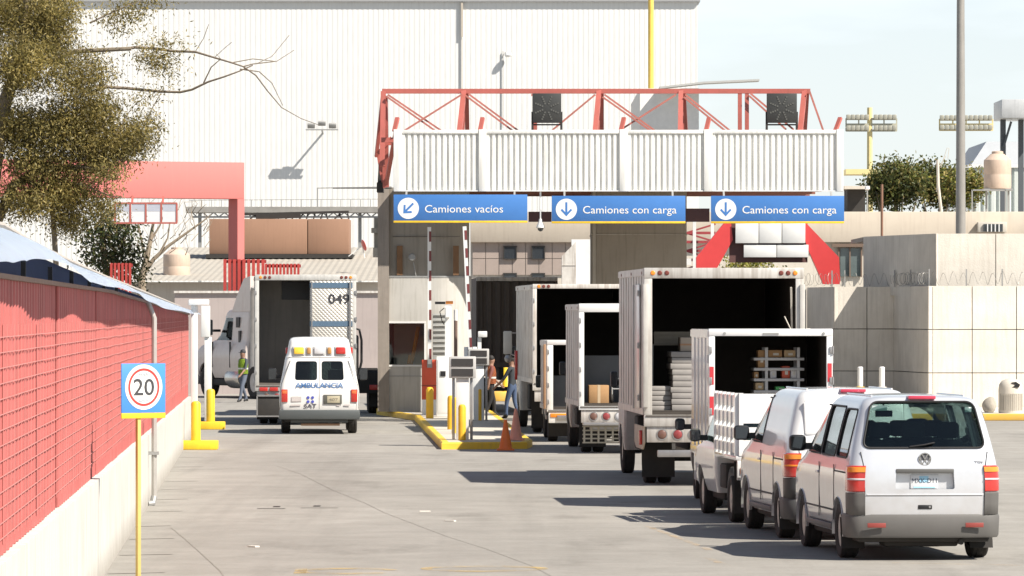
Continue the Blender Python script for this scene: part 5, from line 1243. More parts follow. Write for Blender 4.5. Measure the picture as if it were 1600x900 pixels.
mb = MB(); mb.box(-.75, -.4, .5, 2.6, .56, 1.0, .03); mb.box(.25, .72, .4, 2.4, .56, 1.1, .03); P(am, 'stretcher_bench', mb, M('bench', (.20, .20, .24), .7))

# ---- box trucks
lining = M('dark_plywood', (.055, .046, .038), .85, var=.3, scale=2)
def truck_cab(t, Wc, y0, L_, zt, paint, mw=.22, mh=.42, win=True, mir=(.12, .2, .35, .72)):
    hw = Wc/2
    lv = [(.45, hw-.03, y0+.03, y0+L_-.05, .06, .2), (.7, hw, y0, y0+L_, .06, .2), (1.25, hw, y0, y0+L_-.05, .06, .2), (zt*.72, hw-.03, y0, y0+L_-.2, .06, .2), (zt-.15, hw-.08, y0+.04, y0+L_-.45, .08, .2), (zt-.03, hw-.16, y0+.12, y0+L_-.55, .1, .2), (zt, hw-.3, y0+.3, y0+L_-.75, .1, .2)]
    cuts = [('X', [(y0+.35, 1.3), (y0+L_-.30, 1.3), (y0+L_-.55, zt-.25), (y0+.35, zt-.25)], a, b) for a, b in ((-hw-.3, -.3), (.3, hw+.3))]
    cuts.append(('Y', rpoly(-hw+.12, hw-.12, 1.30, zt-.26, .06, 3, (-hw+.22, hw-.22)), y0+L_*.4, y0+L_+.3))
    arches = [(s*(hw-.35), s*(hw+.3), y0+L_*.55, .42, .5) if s > 0 else (-(hw+.3), -(hw-.35), y0+L_*.55, .42, .5) for s in (-1, 1)]
    body, panes = vehicle_shell(lv, cuts, arches, bow=.0, wall=.06, zfloor=.6)
    body.materials.clear(); cb = link(body, 'cab', [paint, inside], t, smooth=32)
    for i, me in enumerate(panes):
        me.materials.clear(); link(me, 'windscreen' if i == 2 else 'side_window', carglass, cb, smooth=20)
    for s in (-1, 1):
        if mir: mirror_(t, s*hw, y0+L_-.35, zt*mir[3], s, mir[1], mir[2], black, mir[0])
def box_truck(label, X, Y, yaw, Wd, L_, z0, z1, paint, cabL=1.7, cabz=2.4, wr=.45, dual=True, header=.17, post=.11, sill=.18, group='box trucks queueing', cab_d=.25, lights=None, frame=None, rib=.6, marker=True, ax=None, name='box_truck', fender=False, board=True, mir=(.02, .14, .3, .72), lin=None):
    t = T(name, label, 'truck', (X, Y, 0), yaw, group); h = Wd/2; frame = frame or paint
    mb = MB(); th = .04
    mb.box(-h, -h+th, .05, L_, z0, z1-th); mb.box(h-th, h, .05, L_, z0, z1-th); mb.box(-h, h, .05, L_, z1-th+.001, z1); mb.box(-h+th+.001, h-th-.001, L_-th, L_-.001, z0, z1-th-.001)
    n = int(L_/rib)
    for s in (-1, 1):
        for k in range(1, n): y = k*L_/n; mb.box(s*(h+.0005), s*(h+.014), y-.022, y+.022, z0+.12, z1-.13)
        mb.box(s*(h+.0005), s*(h+.020), .06, L_-.02, z1-.12, z1-.012); mb.box(s*(h+.0005), s*(h+.020), .06, L_-.02, z0, z0+.11)
    P(t, 'cargo_box', mb, paint, False, 0)
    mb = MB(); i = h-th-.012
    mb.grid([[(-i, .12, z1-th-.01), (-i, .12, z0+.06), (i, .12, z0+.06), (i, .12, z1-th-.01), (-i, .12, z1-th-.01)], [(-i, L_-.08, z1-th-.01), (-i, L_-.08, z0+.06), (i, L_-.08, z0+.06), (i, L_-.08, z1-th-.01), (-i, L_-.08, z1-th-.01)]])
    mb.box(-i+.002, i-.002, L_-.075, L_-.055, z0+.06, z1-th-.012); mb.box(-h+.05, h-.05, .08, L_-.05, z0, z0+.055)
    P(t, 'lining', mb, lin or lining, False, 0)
    mb = MB()
    for s in (-1, 1): mb.box(s*(h+.008), s*(h-post), -.03, .06, z0+.001, z1-header, .008)
    mb.box(-h-.008, h+.008, -.035, .065, z1-header+.001, z1+.012, .01); mb.box(-h-.008, h+.008, -.03, .062, z0-sill, z0, .006); fr = P(t, 'rear_frame', mb, frame)
    for s in (-1, 1):
        for k in range(4):
            z = z0+(z1-z0)*(.12+.24*k); mb = MB(); mb.box(s*(h+.012), s*(h-.04), -.05, -.031, z-.05, z+.05, .005); mb.tube([(s*(h+.012), -.045, z-.06), (s*(h+.012), -.045, z+.06)], .014, 8); P(fr, 'hinge', mb, steel)
    mb = MB(); mb.box(-h+.02, h-.02, -.042, -.032, z0-.035, z0-.005); P(fr, 'sill_strip', mb, M('scuffed_rubber', (.08, .07, .06), .8))
    if marker:
        for x in ([-h+.14, -h+.26, -h+.38, h-.38, h-.26, h-.14] if marker == 1 else [-.18, 0, .18]):
            mb = MB(); mb.lathe([(0, -.055), (.03, -.05), (.042, -.036)], 14, (x, 0, z1-header*.45), 'Y'); P(fr, 'marker_light', mb, lens_amber if abs(abs(x)-(h-.14)) < .01 else M('dark_red_lens', (.16, .04, .03), .3))
        for k in range(3):
            mb = MB(); mb.box(-h-.03, -h-.021, .3+k*L_*.4, .42+k*L_*.4, z1-.10, z1-.05); P(t, 'side_marker', mb, M('dark_red_lens', (.16, .04, .03), .3))
    # chassis, axles
    mb = MB(); yf = L_+cab_d
    for s in (-1, 1): mb.box(s*.32, s*.45, .12, yf+cabL*.8, wr+.12, z0-.005 if z0-wr > .3 else z0-.01)
    ya = ax or L_*.30
    for y in (ya, yf+cabL*.55): mb.tube([(-h+.3, y, wr), (h-.3, y, wr)], .075, 10)
    mb.lathe([(.06, ya-.22), (.17, ya-.1), (.17, ya+.1), (.06, ya+.22)], 14, (0, 0, wr), 'Y')
    mb.box(-h+.1, -h+.55, ya+1.1, ya+1.9, .55, z0-.08, .04); mb.box(h-.5, h-.1, ya+1.2, ya+1.8, .5, z0-.08, .03)
    P(t, 'chassis', mb, dark)
    for s in (-1, 1):
        wheel(t, s*(h-.36 if dual else h-.17), ya, wr, .23, s, dual); wheel(t, s*(h-.24), yf+cabL*.55, wr, .23, s)
        mb = MB(); mb.box(s*(h-.05), s*(h-.62), ya-wr-.16, ya-wr-.14, .12, z0-.12); P(t, 'mud_flap', mb, rubber)
    if board:
        mb = MB(); mb.box(-h+.04, h-.04, .0, .05, z0-sill-.27, z0-sill-.006, .006); bd = P(t, 'light_board', mb, lights or paint)
        for s in (-1, 1):
            for k, lm in enumerate((M('brown_lens', (.14, .07, .05), .3, coat=.5), lens_red if 0 else M('maroon_lens', (.25, .04, .04), .3, coat=.5), lens_clear)):
                x = s*(h-.30-.27*k); mb = MB(); mb.lathe([(0, -.03), (.05, -.025), (.075, -.012), (.078, 0)], 20, (x, 0, z0-sill-.135), 'Y'); l_ = P(bd, 'round_lamp', mb, lm)
                mb = MB(); mb.lathe([(.095, -.01), (.095, .0), (.08, .0), (.08, -.01), (.095, -.01)], 20, (x, 0, z0-sill-.135), 'Y'); P(l_, 'bezel', mb, steel)
    mb = MB(); mb.box(-h+.22, h-.22, -.06, .04, .50, .62, .012); bp = P(t, 'rear_bumper', mb, steel)
    mb = MB(); mb.bar((-h+.5, .0, .62), (-h+.5, .2, z0-.1), .06); mb.bar((h-.5, .0, .62), (h-.5, .2, z0-.1), .06); P(bp, 'bracket', mb, dark)
    truck_cab(t, Wd-.22, yf, cabL, cabz, white_dirty, mir=mir)
    return t
# D: the big truck
hD = 2.70/2
tD = box_truck('big weathered box truck with open back holding stacked pale bundles, beside the concrete wall', WX(1131, 87.5), 87.5, R(2.8), 2.72, 6.2, 1.22, 3.72, alu, marker=1, sill=.20, post=.13)
mb = MB(); mb.box(-1.40, -1.376, .75, 1.85, 1.32, 3.45, .006); dr = P(tD, 'side_door', mb, M('side_door_sheet', (.62, .58, .55), .3, .4, var=.2, streak=.35, dirt=(.35, .28, .24)))
mb = MB()
for z in (1.5, 2.4, 3.3): mb.box(-1.43, -1.401, .68, .86, z-.05, z+.05)
mb.bar((-1.42, 1.75, 1.3), (-1.42, 1.75, 3.45), .03); P(dr, 'hinges', mb, steel)
for s in (-1, 1):
    mb = MB(); mb.box(s*1.30, s*1.385, -.075, -.036, 1.35, 3.45, .006); P(tD, 'folded_door', mb, M('door_edge', (.50, .48, .44), .5, .2, var=.25, streak=.4))
mb = MB(); mb.bar((1.15, -.03, 3.4), (1.22, .3, 1.8), .03); mb.bar((1.18, -.05, 2.6), (1.05, .1, 2.9), .015); P(tD, 'door_cable', mb, pale)
mb = MB(); mb.box(-.32, -.1, -.08, -.03, .635, .76, .01); P(tD, 'red_lamp', mb, lens_red)
mb = MB(); mb.box(-1.42, -1.37, .4, .52, .70, .95, .01); P(tD, 'side_reflector', mb, lens_red)
mb = MB(); mb.prism([(.05, 1.02), (2.3, 1.02), (2.3, .72), (1.9, .62), (.4, .62), (.05, .75)], -1.365, -1.34, 'X'); P(tD, 'side_skirt', mb, M('skirt_beige', (.50, .42, .32), .6, var=.25, streak=.4, dirt=(.25, .18, .12)))
# C
tC = box_truck('mid sized white box truck with a cardboard box in its open back', 1.416+1.06, 107.9, R(2.9), 2.12, 4.6, 1.0, 3.15, white_dirty, marker=2, wr=.40, sill=.08, post=.10, frame=white)
mb = MB(); mb.box(-1.0, .7, -.34, -.06, .60, .66, .01); P(tC, 'step', mb, steel)
mb = MB()
for k in range(6): mb.box(-.98+k*.15, -.94+k*.15, -.10, -.075, .22, .58)
for k in range(5): mb.box(-1.0, -.2, -.074, -.06, .22+k*.085, .25+k*.085)
P(tC, 'grille_plate', mb, M('grille_beige', (.36, .33, .26), .6), False, 0)
# B
tB = box_truck('small white box truck with one amber tail light between two larger trucks', .81+.93, 117.5, R(2.4), 1.86, 3.2, .74, 2.33, white_dirty, marker=0, wr=.33, dual=False, cabL=1.6, cabz=1.85, sill=.05, post=.13, header=.10, frame=white, board=False)
for s in (-1, 1):
    mb = MB(); mb.box(s*.42, s*.90, -.02, .05, .44, .685, .01); bd = P(tB, 'light_panel', mb, white)
    mb = MB(); mb.box(s*.48, s*.86, -.04, -.021, .57, .66, .006); P(bd, 'tail_light', mb, lens_amber)
mb = MB(); mb.box(-1.0, -.96, -1.0, -.05, .78, 2.25, .008, rot=Matrix.Rotation(R(-4), 3, 'Z'), piv=(-.95, -.03, 1)); P(tB, 'open_door', mb, M('brown_ply', (.30, .17, .09), .8, var=.25))
# A
tA = box_truck('tall dirty white box truck at the island tip with an empty black interior', .515+1.27, 125.2, R(3.2), 2.55, 7.2, 1.25, 3.66, white_dirty, marker=1, header=.10, post=.09, cabz=2.7, wr=.48)
mb = MB(); mb.box(-1.36, -1.285, 6.4, 6.5, 1.25, 2.0, .01); P(tA, 'red_reflector', mb, lens_red)
mb = MB(); mb.box(-1.62, -1.40, 6.9, 7.0, 1.9, 2.5, .03); mr = P(tA, 'mirror', mb, M('mirror_case', (.50, .48, .43), .4, var=.1))
mb = MB(); mb.bar((-1.30, 6.95, 2.45), (-1.52, 6.95, 2.45), .03); mb.bar((-1.30, 6.95, 1.85), (-1.52, 6.95, 1.95), .03); mb.lathe([(.0, 1.68), (.08, 1.72), (.10, 1.8), (.06, 1.88)], 14, (-1.5, 6.95, 0)); P(mr, 'bracket', mb, steel)
# E
tE = box_truck('small box truck with red and white striped rear posts and a loaded rack inside', (WX(1108, 77.3)+WX(1300, 77.3))/2, 77.3, R(2.6), 1.86, 3.3, .78, 2.71, vwhite, marker=0, wr=.33, dual=False, cabL=1.7, cabz=1.9, header=.10, post=.085, sill=.06, board=False, cab_d=.08, mir=(.10, .16, .19, .62))
for s, zz in ((-1, ((1.88, 2.15), (1.42, 1.70))), (1, ((1.92, 2.20), (1.3, 1.6)))):
    for a, b in zz:
        mb = MB(); mb.box(s*.862, s*.925, -.036, -.031, a, b); P(tE, 'red_reflector_tape', mb, M('tape_red', (.55, .04, .05), .4))
mb = MB(); mb.box(-.9, .9, -.02, .06, .46, .70, .01); P(tE, 'tail_panel', mb, vwhite)
for s in (-1, 1):
    mb = MB(); mb.prism([(1.3, .35), (3.2, .35), (3.2, .775), (1.3, .775)], s*.85, s*.90, 'X'); P(tE, 'side_panel', mb, vwhite)
    mb = MB(); mb.box(s*.94, s*.955, -.01, .05, 2.2, 2.33); P(tE, 'door_hinge', mb, steel)
mb = MB(); mb.lathe([(.022, -.045), (.022, -.036)], 10, (-.70, 0, 2.65), 'Y'); mb.lathe([(.022, -.045), (.022, -.036)], 10, (.80, 0, 2.65), 'Y'); mb.box(-.12, .12, -.045, -.036, 2.635, 2.66); P(tE, 'header_fittings', mb, grey)
# 049
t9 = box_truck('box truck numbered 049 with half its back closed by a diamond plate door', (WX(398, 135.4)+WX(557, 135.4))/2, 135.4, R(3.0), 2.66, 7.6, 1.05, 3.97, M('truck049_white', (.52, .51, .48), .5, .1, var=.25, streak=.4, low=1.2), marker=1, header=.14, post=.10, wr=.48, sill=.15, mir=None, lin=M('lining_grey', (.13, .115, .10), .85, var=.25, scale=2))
dxa, dxb = .115, 1.24
def dplate():
    if 'diamond_plate' in MATS: return MATS['diamond_plate']
    m = bpy.data.materials.new('diamond_plate'); m.use_nodes = True; N = m.node_tree.nodes; L = m.node_tree.links; b = N['Principled BSDF']
    tc = N.new('ShaderNodeTexCoord'); outs = []
    for a in (45, -45):
        mp = N.new('ShaderNodeMapping'); mp.inputs['Rotation'].default_value = (0, R(a), 0); L.new(tc.outputs['Object'], mp.inputs[0])
        wv = N.new('ShaderNodeTexWave'); wv.bands_direction = 'X'; wv.inputs['Scale'].default_value = 4.2; L.new(mp.outputs[0], wv.inputs[0]); outs.append(wv.outputs['Fac'])
    mx = N.new('ShaderNodeMath'); mx.operation = 'MAXIMUM'; L.new(outs[0], mx.inputs[0]); L.new(outs[1], mx.inputs[1])
    r = N.new('ShaderNodeValToRGB'); r.color_ramp.elements[0].color = (.36, .33, .28, 1); r.color_ramp.elements[1].color = (.66, .63, .57, 1); L.new(mx.outputs[0], r.inputs[0])
    L.new(r.outputs[0], b.inputs['Base Color']); b.inputs['Roughness'].default_value = .4; b.inputs['Metallic'].default_value = .35
    bp = N.new('ShaderNodeBump'); bp.inputs['Strength'].default_value = .6; bp.inputs['Distance'].default_value = .02; L.new(mx.outputs[0], bp.inputs['Height']); L.new(bp.outputs[0], b.inputs['Normal'])
    MATS['diamond_plate'] = m; return m
mb = MB(); mb.box(dxa, dxb, -.04, .0, 1.06, 3.82, .004); dd = P(t9, 'plate_door', mb, dplate())
bt9 = M('blue_grey_trim', (.09, .15, .22), .5, var=.2)
mb = MB()
for z in (3.70, 2.68, 1.75): mb.box(dxa, dxb, -.055, -.041, z-.07, z+.07)
P(dd, 'blue_band', mb, bt9)
TXT(dd, 'lettering', '049', (.60, -.046, 3.22), (1, 0, 0), (0, 0, 1), ink, .56, .26, bold=.025)
mb = MB(); mb.bar((dxb-.06, -.07, 1.2), (dxb-.06, -.07, 3.8), .045); mb.bar((dxa+.05, -.06, 1.1), (dxa+.05, -.06, 3.8), .03); P(dd, 'lock_bar', mb, steel)
mb = MB(); mb.box(-1.24, 1.24, 1.5, 1.54, 1.12, 3.90); P(t9, 'bulkhead', mb, M('bulkhead_grey', (.20, .185, .165), .8, var=.25, scale=1.2, streak=.3))
mb = MB(); mb.box(-.62, .14, 1.46, 1.498, 3.32, 3.80); P(t9, 'bulkhead_window', mb, black)
mb = MB(); mb.box(-1.30, -.5, -.15, .0, .22, .80, .02); mb.box(-.5, 1.2, -.10, 0, .42, .5); st_ = P(t9, 'step_frame', mb, dark)
mb = MB()
for a in ((-1.28, .24, -.52, .24), (-1.28, .78, -.52, .78), (-1.28, .24, -1.28, .78), (-.52, .24, -.52, .78)): mb.bar((a[0], -.17, a[1]), (a[2], -.17, a[3]), .035)
P(st_, 'step_rail', mb, steel)
for k, x in enumerate((-1.12, -.85)):
    mb = MB(); mb.box(x-.10, x+.12, -.06, -.031, .90, 1.0, .01); P(t9, 'tail_light', mb, lens_red)
mb = MB(); mb.tube([(1.30, 7.9, 2.30), (1.42, 7.9, 2.55), (1.60, 7.9, 2.5), (1.66, 7.9, 2.2), (1.66, 7.9, 1.6), (1.56, 7.9, 1.15), (1.36, 7.9, .98)], .035, 8); gm = P(t9, 'mirror_loop', mb, black)
mb = MB(); mb.box(1.36, 1.58, 7.86, 7.95, 1.25, 2.35, .05); P(gm, 'mirror_head', mb, black)
# pickup with a stake bed (F)
tp_ = T('stake_pickup', 'white pickup with a slatted stake bed between the striped box truck and panel van', 'pickup', (WX(1150, 71.6)+.85, 71.6, 0), R(5.0))
PL = [(.36, .78, 2.42, 4.85, .05, .25), (.55, .83, 2.40, 4.98, .05, .3), (.80, .85, 2.40, 5.0, .05, .3), (.98, .845, 2.40, 4.85, .05, .3), (1.06, .83, 2.40, 4.2, .05, .3), (1.3, .79, 2.42, 3.85, .06, .3), (1.55, .735, 2.47, 3.55, .08, .3), (1.63, .68, 2.53, 3.4, .1, .3), (1.66, .5, 2.7, 3.2, .1, .2)]
cuts = [('X', [(2.62, 1.08), (3.78, 1.08), (3.5, 1.52), (2.62, 1.52)], a, b) for a, b in ((-1.2, -.3), (.3, 1.2))]+[('Y', rpoly(-.6, .6, 1.12, 1.5, .05, 3, (-.55, .55)), 2.2, 2.8), ('Y', rpoly(-.7, .7, 1.1, 1.53, .05, 3, (-.6, .6)), 3.2, 4.6)]
arches = [(s*.5, s*1.1, 4.15, .33, .40) if s > 0 else (-1.1, -.5, 4.15, .33, .40) for s in (-1, 1)]
body, panes = vehicle_shell(PL, cuts, arches, bow=.0, zfloor=.5)
body.materials.clear(); cb = link(body, 'cab', [vwhite, inside], tp_, smooth=32)
for me in panes: me.materials.clear(); link(me, 'cab_window', carglass, cb, smooth=20)
mb = MB(); mb.box(-.86, .86, .0, 2.36, .90, .96, .006); mb.box(-.84, .84, .0, .04, .62, .898, .006); P(tp_, 'bed_floor', mb, vwhite)
def stakes(name, pts0, pts1, zs_, th, nst):
    mb = MB(); a = Vector((*pts0, 0)); b = Vector((*pts1, 0))
    for z, h in zs_: mb.bar(a+Vector((0, 0, z)), b+Vector((0, 0, z)), th, h)
    d = (b-a); nrm = Vector((d.y, -d.x, 0)).normalized()
    for k in range(nst):
        p = a+d*((k+.03)/(nst-1+.06)); mb.box(p.x-.03, p.x+.03, p.y-.03, p.y+.03, .962, 1.84)
    return P(tp_, name, mb, vwhite, False, 0)
bz = [(1.07, .14), (1.28, .15), (1.50, .15), (1.73, .16)]
stakes('side_rack', (-.84, .05), (-.84, 2.33), bz, .03, 6); stakes('side_rack', (.84, .05), (.84, 2.33), bz, .03, 6); stakes('tail_rack', (-.80, .02), (.80, .02), [(1.08, .16), (1.29, .14), (1.50, .17), (1.73, .20)], .03, 4)
for s in (-1, 1):
    mb = MB(); mb.box(s*.50, s*.84, -.03, -.001, .655, .885, .008); lp = P(tp_, 'light_panel', mb, white)
    mb = MB(); mb.box(s*.54, s*.80, -.05, -.031, .71, .80, .008); P(lp, 'tail_light', mb, lens_amber)
    wheel(tp_, s*.72, .95, .33, .2, s); wheel(tp_, s*.72, 4.15, .33, .2, s)
    mirror_(tp_, s*.83, 3.55, 1.17, s, .16, .19, M('mirror_dark', (.06, .06, .05), .4), .08)
    mb = MB(); mb.box(s*.50, s*.84, .32, .34, .15, .88); P(tp_, 'mud_flap', mb, rubber)
    mb = MB(); pts = [(s*.80, .95+.45*math.cos(R(a)), .33+.45*math.sin(R(a))) for a in range(0, 181, 15)]
    mb.grid([pts, [(x-s*.25, y, z) for x, y, z in pts]]); P(tp_, 'fender', mb, vwhite, thick=.01)
mb = MB()
for s in (-1, 1): mb.box(s*.35, s*.45, .05, 2.6, .5, .88)
mb.tube([(-.7, .95, .33), (.7, .95, .33)], .06, 8); mb.box(-.8, -.5, 1.55, 2.2, .45, .80, .03); mb.box(-.7, .7, 2.5, 4.7, .25, .45, .03); P(tp_, 'chassis', mb, dark)
mb = MB()
# white tractor unit at the left
def tractor(label, X, Y, yaw, paint):
    t = T('semi_tractor', label, 'truck', (X, Y, 0), yaw)
    lv = [(.62, 1.10, 2.7, 6.3, .08, .3), (.8, 1.15, 2.5, 6.6, .1, .4), (1.3, 1.18, 2.5, 6.6, .1, .4), (1.62, 1.12, 2.5, 6.35, .1, .5), (1.82, 1.05, 2.5, 5.2, .1, .4), (2.2, 1.02, 2.5, 4.75, .1, .3), (2.65, .98, 2.52, 4.5, .1, .3), (2.78, .92, 2.6, 4.3, .1, .3), (2.85, .7, 2.8, 4.1, .1, .3)]
    cuts = [('X', [(3.75, 1.80), (4.95, 1.80), (4.55, 2.5), (3.75, 2.5)], a, b) for a, b in ((-1.5, -.5), (.5, 1.5))]+[('Y', rpoly(-.9, .9, 1.9, 2.6, .08, 3, (-.85, .85)), 4.2, 6)]
    arches = [(s*.7, s*1.4, 5.55, .5, .60) if s > 0 else (-1.4, -.7, 5.55, .5, .60) for s in (-1, 1)]
    body, panes = vehicle_shell(lv, cuts, arches, bow=.0, zfloor=.8)
    body.materials.clear(); cb = link(body, 'cab', [paint, inside], t, smooth=32)
    for i, me in enumerate(panes): me.materials.clear(); link(me, 'windscreen' if i == 2 else 'side_window', darkcar, cb, smooth=20)
    for s in (-1, 1):
        mb = MB(); mb.box(s*1.01, s*1.075, 3.05, 3.2, 1.25, 2.1); P(t, 'sleeper_vent', mb, black)
        mb = MB(); mb.box(s*1.0, s*1.045, 3.2, 3.45, 2.2, 2.52); P(t, 'sleeper_window', mb, black)
    mb = MB(); mb.prism([(2.5, 2.70), (3.9, 2.70), (3.55, 3.15), (3.0, 3.72), (2.5, 3.80)], -.98, .98, 'X'); P(t, 'roof_fairing', mb, paint)
    mb = MB()
    for s in (-1, 1):
        for y in (3.62, 4.98): mb.box(s*1.14, s*1.188, y, y+.025, .95, 1.75)
    P(t, 'door_gap', mb, M('seam', (.05, .05, .05), .7))
    for s in (-1, 1):
        mb = MB(); mb.lathe([(.30, 0), (.32, .05), (.32, 1.0), (.30, 1.05)], 20, (s*.92, 2.9, .62), 'Y'); P(t, 'fuel_tank', mb, M('polished_tank', (.55, .53, .50), .25, .8))
        mb = MB(); mb.tube([(s*.95, 2.42, .9), (s*.95, 2.42, 3.3), (s*.95, 2.34, 3.45)], .07, 12); P(t, 'exhaust_stack', mb, steel)
        wheel(t, s*1.0, 5.55, .50, .28, s)
        for y in (.8, 2.05 if 0 else 1.95): wheel(t, s*.88, y, .50, .25, s, True)
        mirror_(t, s*1.02, 4.75, 2.2, s, .2, .5, black, .25)
        mb = MB(); mb.box(s*.6, s*1.15, .18, .2, .2, .85); P(t, 'mud_flap', mb, rubber)
    mb = MB()
    for s in (-1, 1): mb.box(s*.38, s*.48, .0, 6.0, .60, .86)
    mb.lathe([(.5, .90), (.5, .98), (.0, 1.0)], 20, (0, 1.35, 0)); mb.box(-1.1, 1.1, 2.6, 6.2, .38, .6, .05); P(t, 'chassis', mb, dark)
    mb = MB(); mb.box(-1.0, 1.0, 6.5, 6.75, .40, .75, .06); P(t, 'front_bumper', mb, steel)
    return t
trc = tractor('white long nosed tractor unit parked across the yard behind the vested walker', WX(397, 178)+1.1*math.cos(R(27))+2.5*math.sin(R(27)), 176, R(27), M('tractor_white', (.58, .52, .48), .45, var=.2, coat=.4, streak=.3, dirt=(.42, .28, .22)))
trc.scale = (1.12, 1.12, 1.12)
# dark skeletal trailer behind the ambulance
t = T('skeletal_trailer', 'low dark skeletal trailer parked behind the ambulance beside the booth', 'trailer', (WX(540, 151), 151, 0), R(3))
mb = MB()
for s in (-1, 1): mb.box(s*.4, s*.55, 0, 11, .95, 1.25)
for k in range(6): mb.box(-1.2, 1.2, .1+k*2, .25+k*2, 1.05, 1.24)
mb.box(-1.2, 1.2, -.05, .05, .6, 1.22, .01); P(t, 'frame', mb, dark)
for s in (-1, 1):
    for y in (1.0, 2.3): wheel(t, s*.95, y, .5, .25, s, True)
    mb = MB(); mb.box(s*.7, s*1.15, -.08, -.051, .7, .85, .01); P(t, 'tail_light', mb, lens_red)
    mb = MB(); mb.box(s*.7, s*1.2, .3, .32, .2, .9); P(t, 'mud_flap', mb, rubber)
# corrugated container trailer under the gantry
Yc = 154.0; xa, xb = WX(744, Yc), WX(744, Yc)+2.45; zb_, zt9 = 1.35, WZ(434, Yc)
t = T('container_trailer', 'dark corrugated container on a trailer under the gantry, ahead of the dirty white truck', 'trailer', ((xa+xb)/2, Yc, 0), R(2.8)); hw = 1.225
mb = MB(); pts = []; x = -hw+.08
while x < hw-.2: pts += [(x, .0), (x+.10, .0), (x+.14, .05), (x+.22, .05)]; x += .27
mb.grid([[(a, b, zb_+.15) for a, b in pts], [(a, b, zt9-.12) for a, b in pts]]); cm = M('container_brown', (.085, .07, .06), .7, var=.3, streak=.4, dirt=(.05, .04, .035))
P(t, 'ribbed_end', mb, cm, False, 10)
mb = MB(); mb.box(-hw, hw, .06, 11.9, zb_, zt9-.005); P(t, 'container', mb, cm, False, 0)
mb = MB(); mb.box(-hw, hw, -.05, .055, zt9-.10, zt9+.02, .01); 
P(t, 'top_rail', mb, white_dirty)
mb = MB(); mb.box(-hw, hw, -.03, .055, zb_-.02, zb_+.14); mb.box(-hw, -hw+.07, -.03, .055, zb_+.141, zt9-.101); mb.box(hw-.07, hw, -.03, .055, zb_+.141, zt9-.101)
P(t, 'end_frame', mb, cm)
mb = MB()
for s in (-1, 1): mb.box(s*.4, s*.55, 0, 11.5, .95, zb_-.025)
mb.box(-1.2, 1.2, -.02, .05, .62, .75); P(t, 'chassis', mb, dark)
for s in (-1, 1):
    for y in (1.0, 2.3): wheel(t, s*.95, y, .5, .25, s, True)

# ---------------------------------------------------------------- loads
sack = M('wrapped_bundle', (.34, .32, .30), .8, var=.25); wood = M('pale_timber', (.36, .31, .24), .85, var=.3)
def place(t, p): return ROOT[t] @ Vector(p)
def load(name, label, cat, t, p, build, group=None):
    q = place(t, p); o = T(name, label, cat, q, t.rotation_euler.z, group); build(o); return o
def b_crate(o):
    mb = MB()
    for k in range(3): mb.box(-.34, .34, -.02, .0, .0+k*.075, .065+k*.075)
    P(o, 'slats', mb, wood, False, 0); mb = MB(); mb.box(-.33, .33, .001, 1.2, 0, .20); P(o, 'box', mb, wood)
def b_stack(n, w_, hgt, d):
    def f(o):
        random.seed(n)
        for k in range(n):
            mb = MB(); j = random.uniform(-.03, .03); mb.box(-w_/2+j, w_/2+j, 0, d, k*hgt+.003, (k+1)*hgt-.003, .012, 2); P(o, 'bundle', mb, sack)
    return f
zf = 1.22+.056
load('bundle_stack', 'tall stack of flat whitish bundles on the floor inside the big truck', 'bundles', tD, (-.52, .8, zf), b_stack(10, .62, .102, .9))
load('bundle_stack', 'low pile of flat whitish bundles against the left post inside the big truck', 'bundles', tD, (-1.02, .9, zf), b_stack(5, .36, .085, .8))
load('carton', 'pale carton on top of the tall stack of bundles in the big truck', 'box', tD, (-.45, .9, zf+1.025), lambda o: (P(o, 'carton', MB().box(-.22, .22, 0, .5, 0, .24, .01), M('pale_card', (.42, .36, .29), .85)), P(o, 'tape', MB().box(-.223, .223, -.004, .3, .10, .13), M('tape_brown', (.40, .22, .12), .6))))
load('timber_crate', 'flat slatted timber crate high up at the left inside the big truck', 'crate', tD, (-.72, 1.8, 2.42), b_crate)
load('steel_shelf', 'steel shelf frame carrying the timber crate inside the big truck', 'shelf', tD, (-.72, 1.75, zf), lambda o: (P(o, 'uprights', MB().box(-.38, -.35, 0, .04, 0, 1.12).box(.35, .38, 0, .04, 0, 1.12).box(-.38, -.35, 1.2, 1.24, 0, 1.12).box(.35, .38, 1.2, 1.24, 0, 1.12), grey), P(o, 'board', MB().box(-.38, .38, 0, 1.24, 1.121, 1.14), wood)))
def b_cart(w_, d, h_):
    def f(o):
        P(o, 'carton', MB().box(-w_/2, w_/2, 0, d, 0, h_, .008), card); P(o, 'tape', MB().box(-.03, .03, -.003, d+.003, .0, h_+.003), M('tape_tan', (.50, .38, .24), .5))
    return f
load('carton', 'open topped cardboard box just inside the mid sized white truck', 'box', tC, (-.62, .35, 1.056), b_cart(.42, .4, .38))
load('handcart', 'dark folded handcart beside the cardboard box in the mid sized truck', 'handcart', tC, (-.20, .4, 1.056), lambda o: (P(o, 'frame', MB().tube([(-.14, 0, .05), (-.14, 0, .52), (.14, 0, .52), (.14, 0, .05)], .018, 8).tube([(-.14, 0, .30), (.14, 0, .30)], .015, 8), grey), P(o, 'wheels', MB().lathe([(.09, -.17), (.1, -.16), (.1, -.13), (.09, -.12)], 16, (0, .03, .1), 'X').lathe([(.09, .12), (.1, .13), (.1, .16), (.09, .17)], 16, (0, .03, .1), 'X'), rubber)))
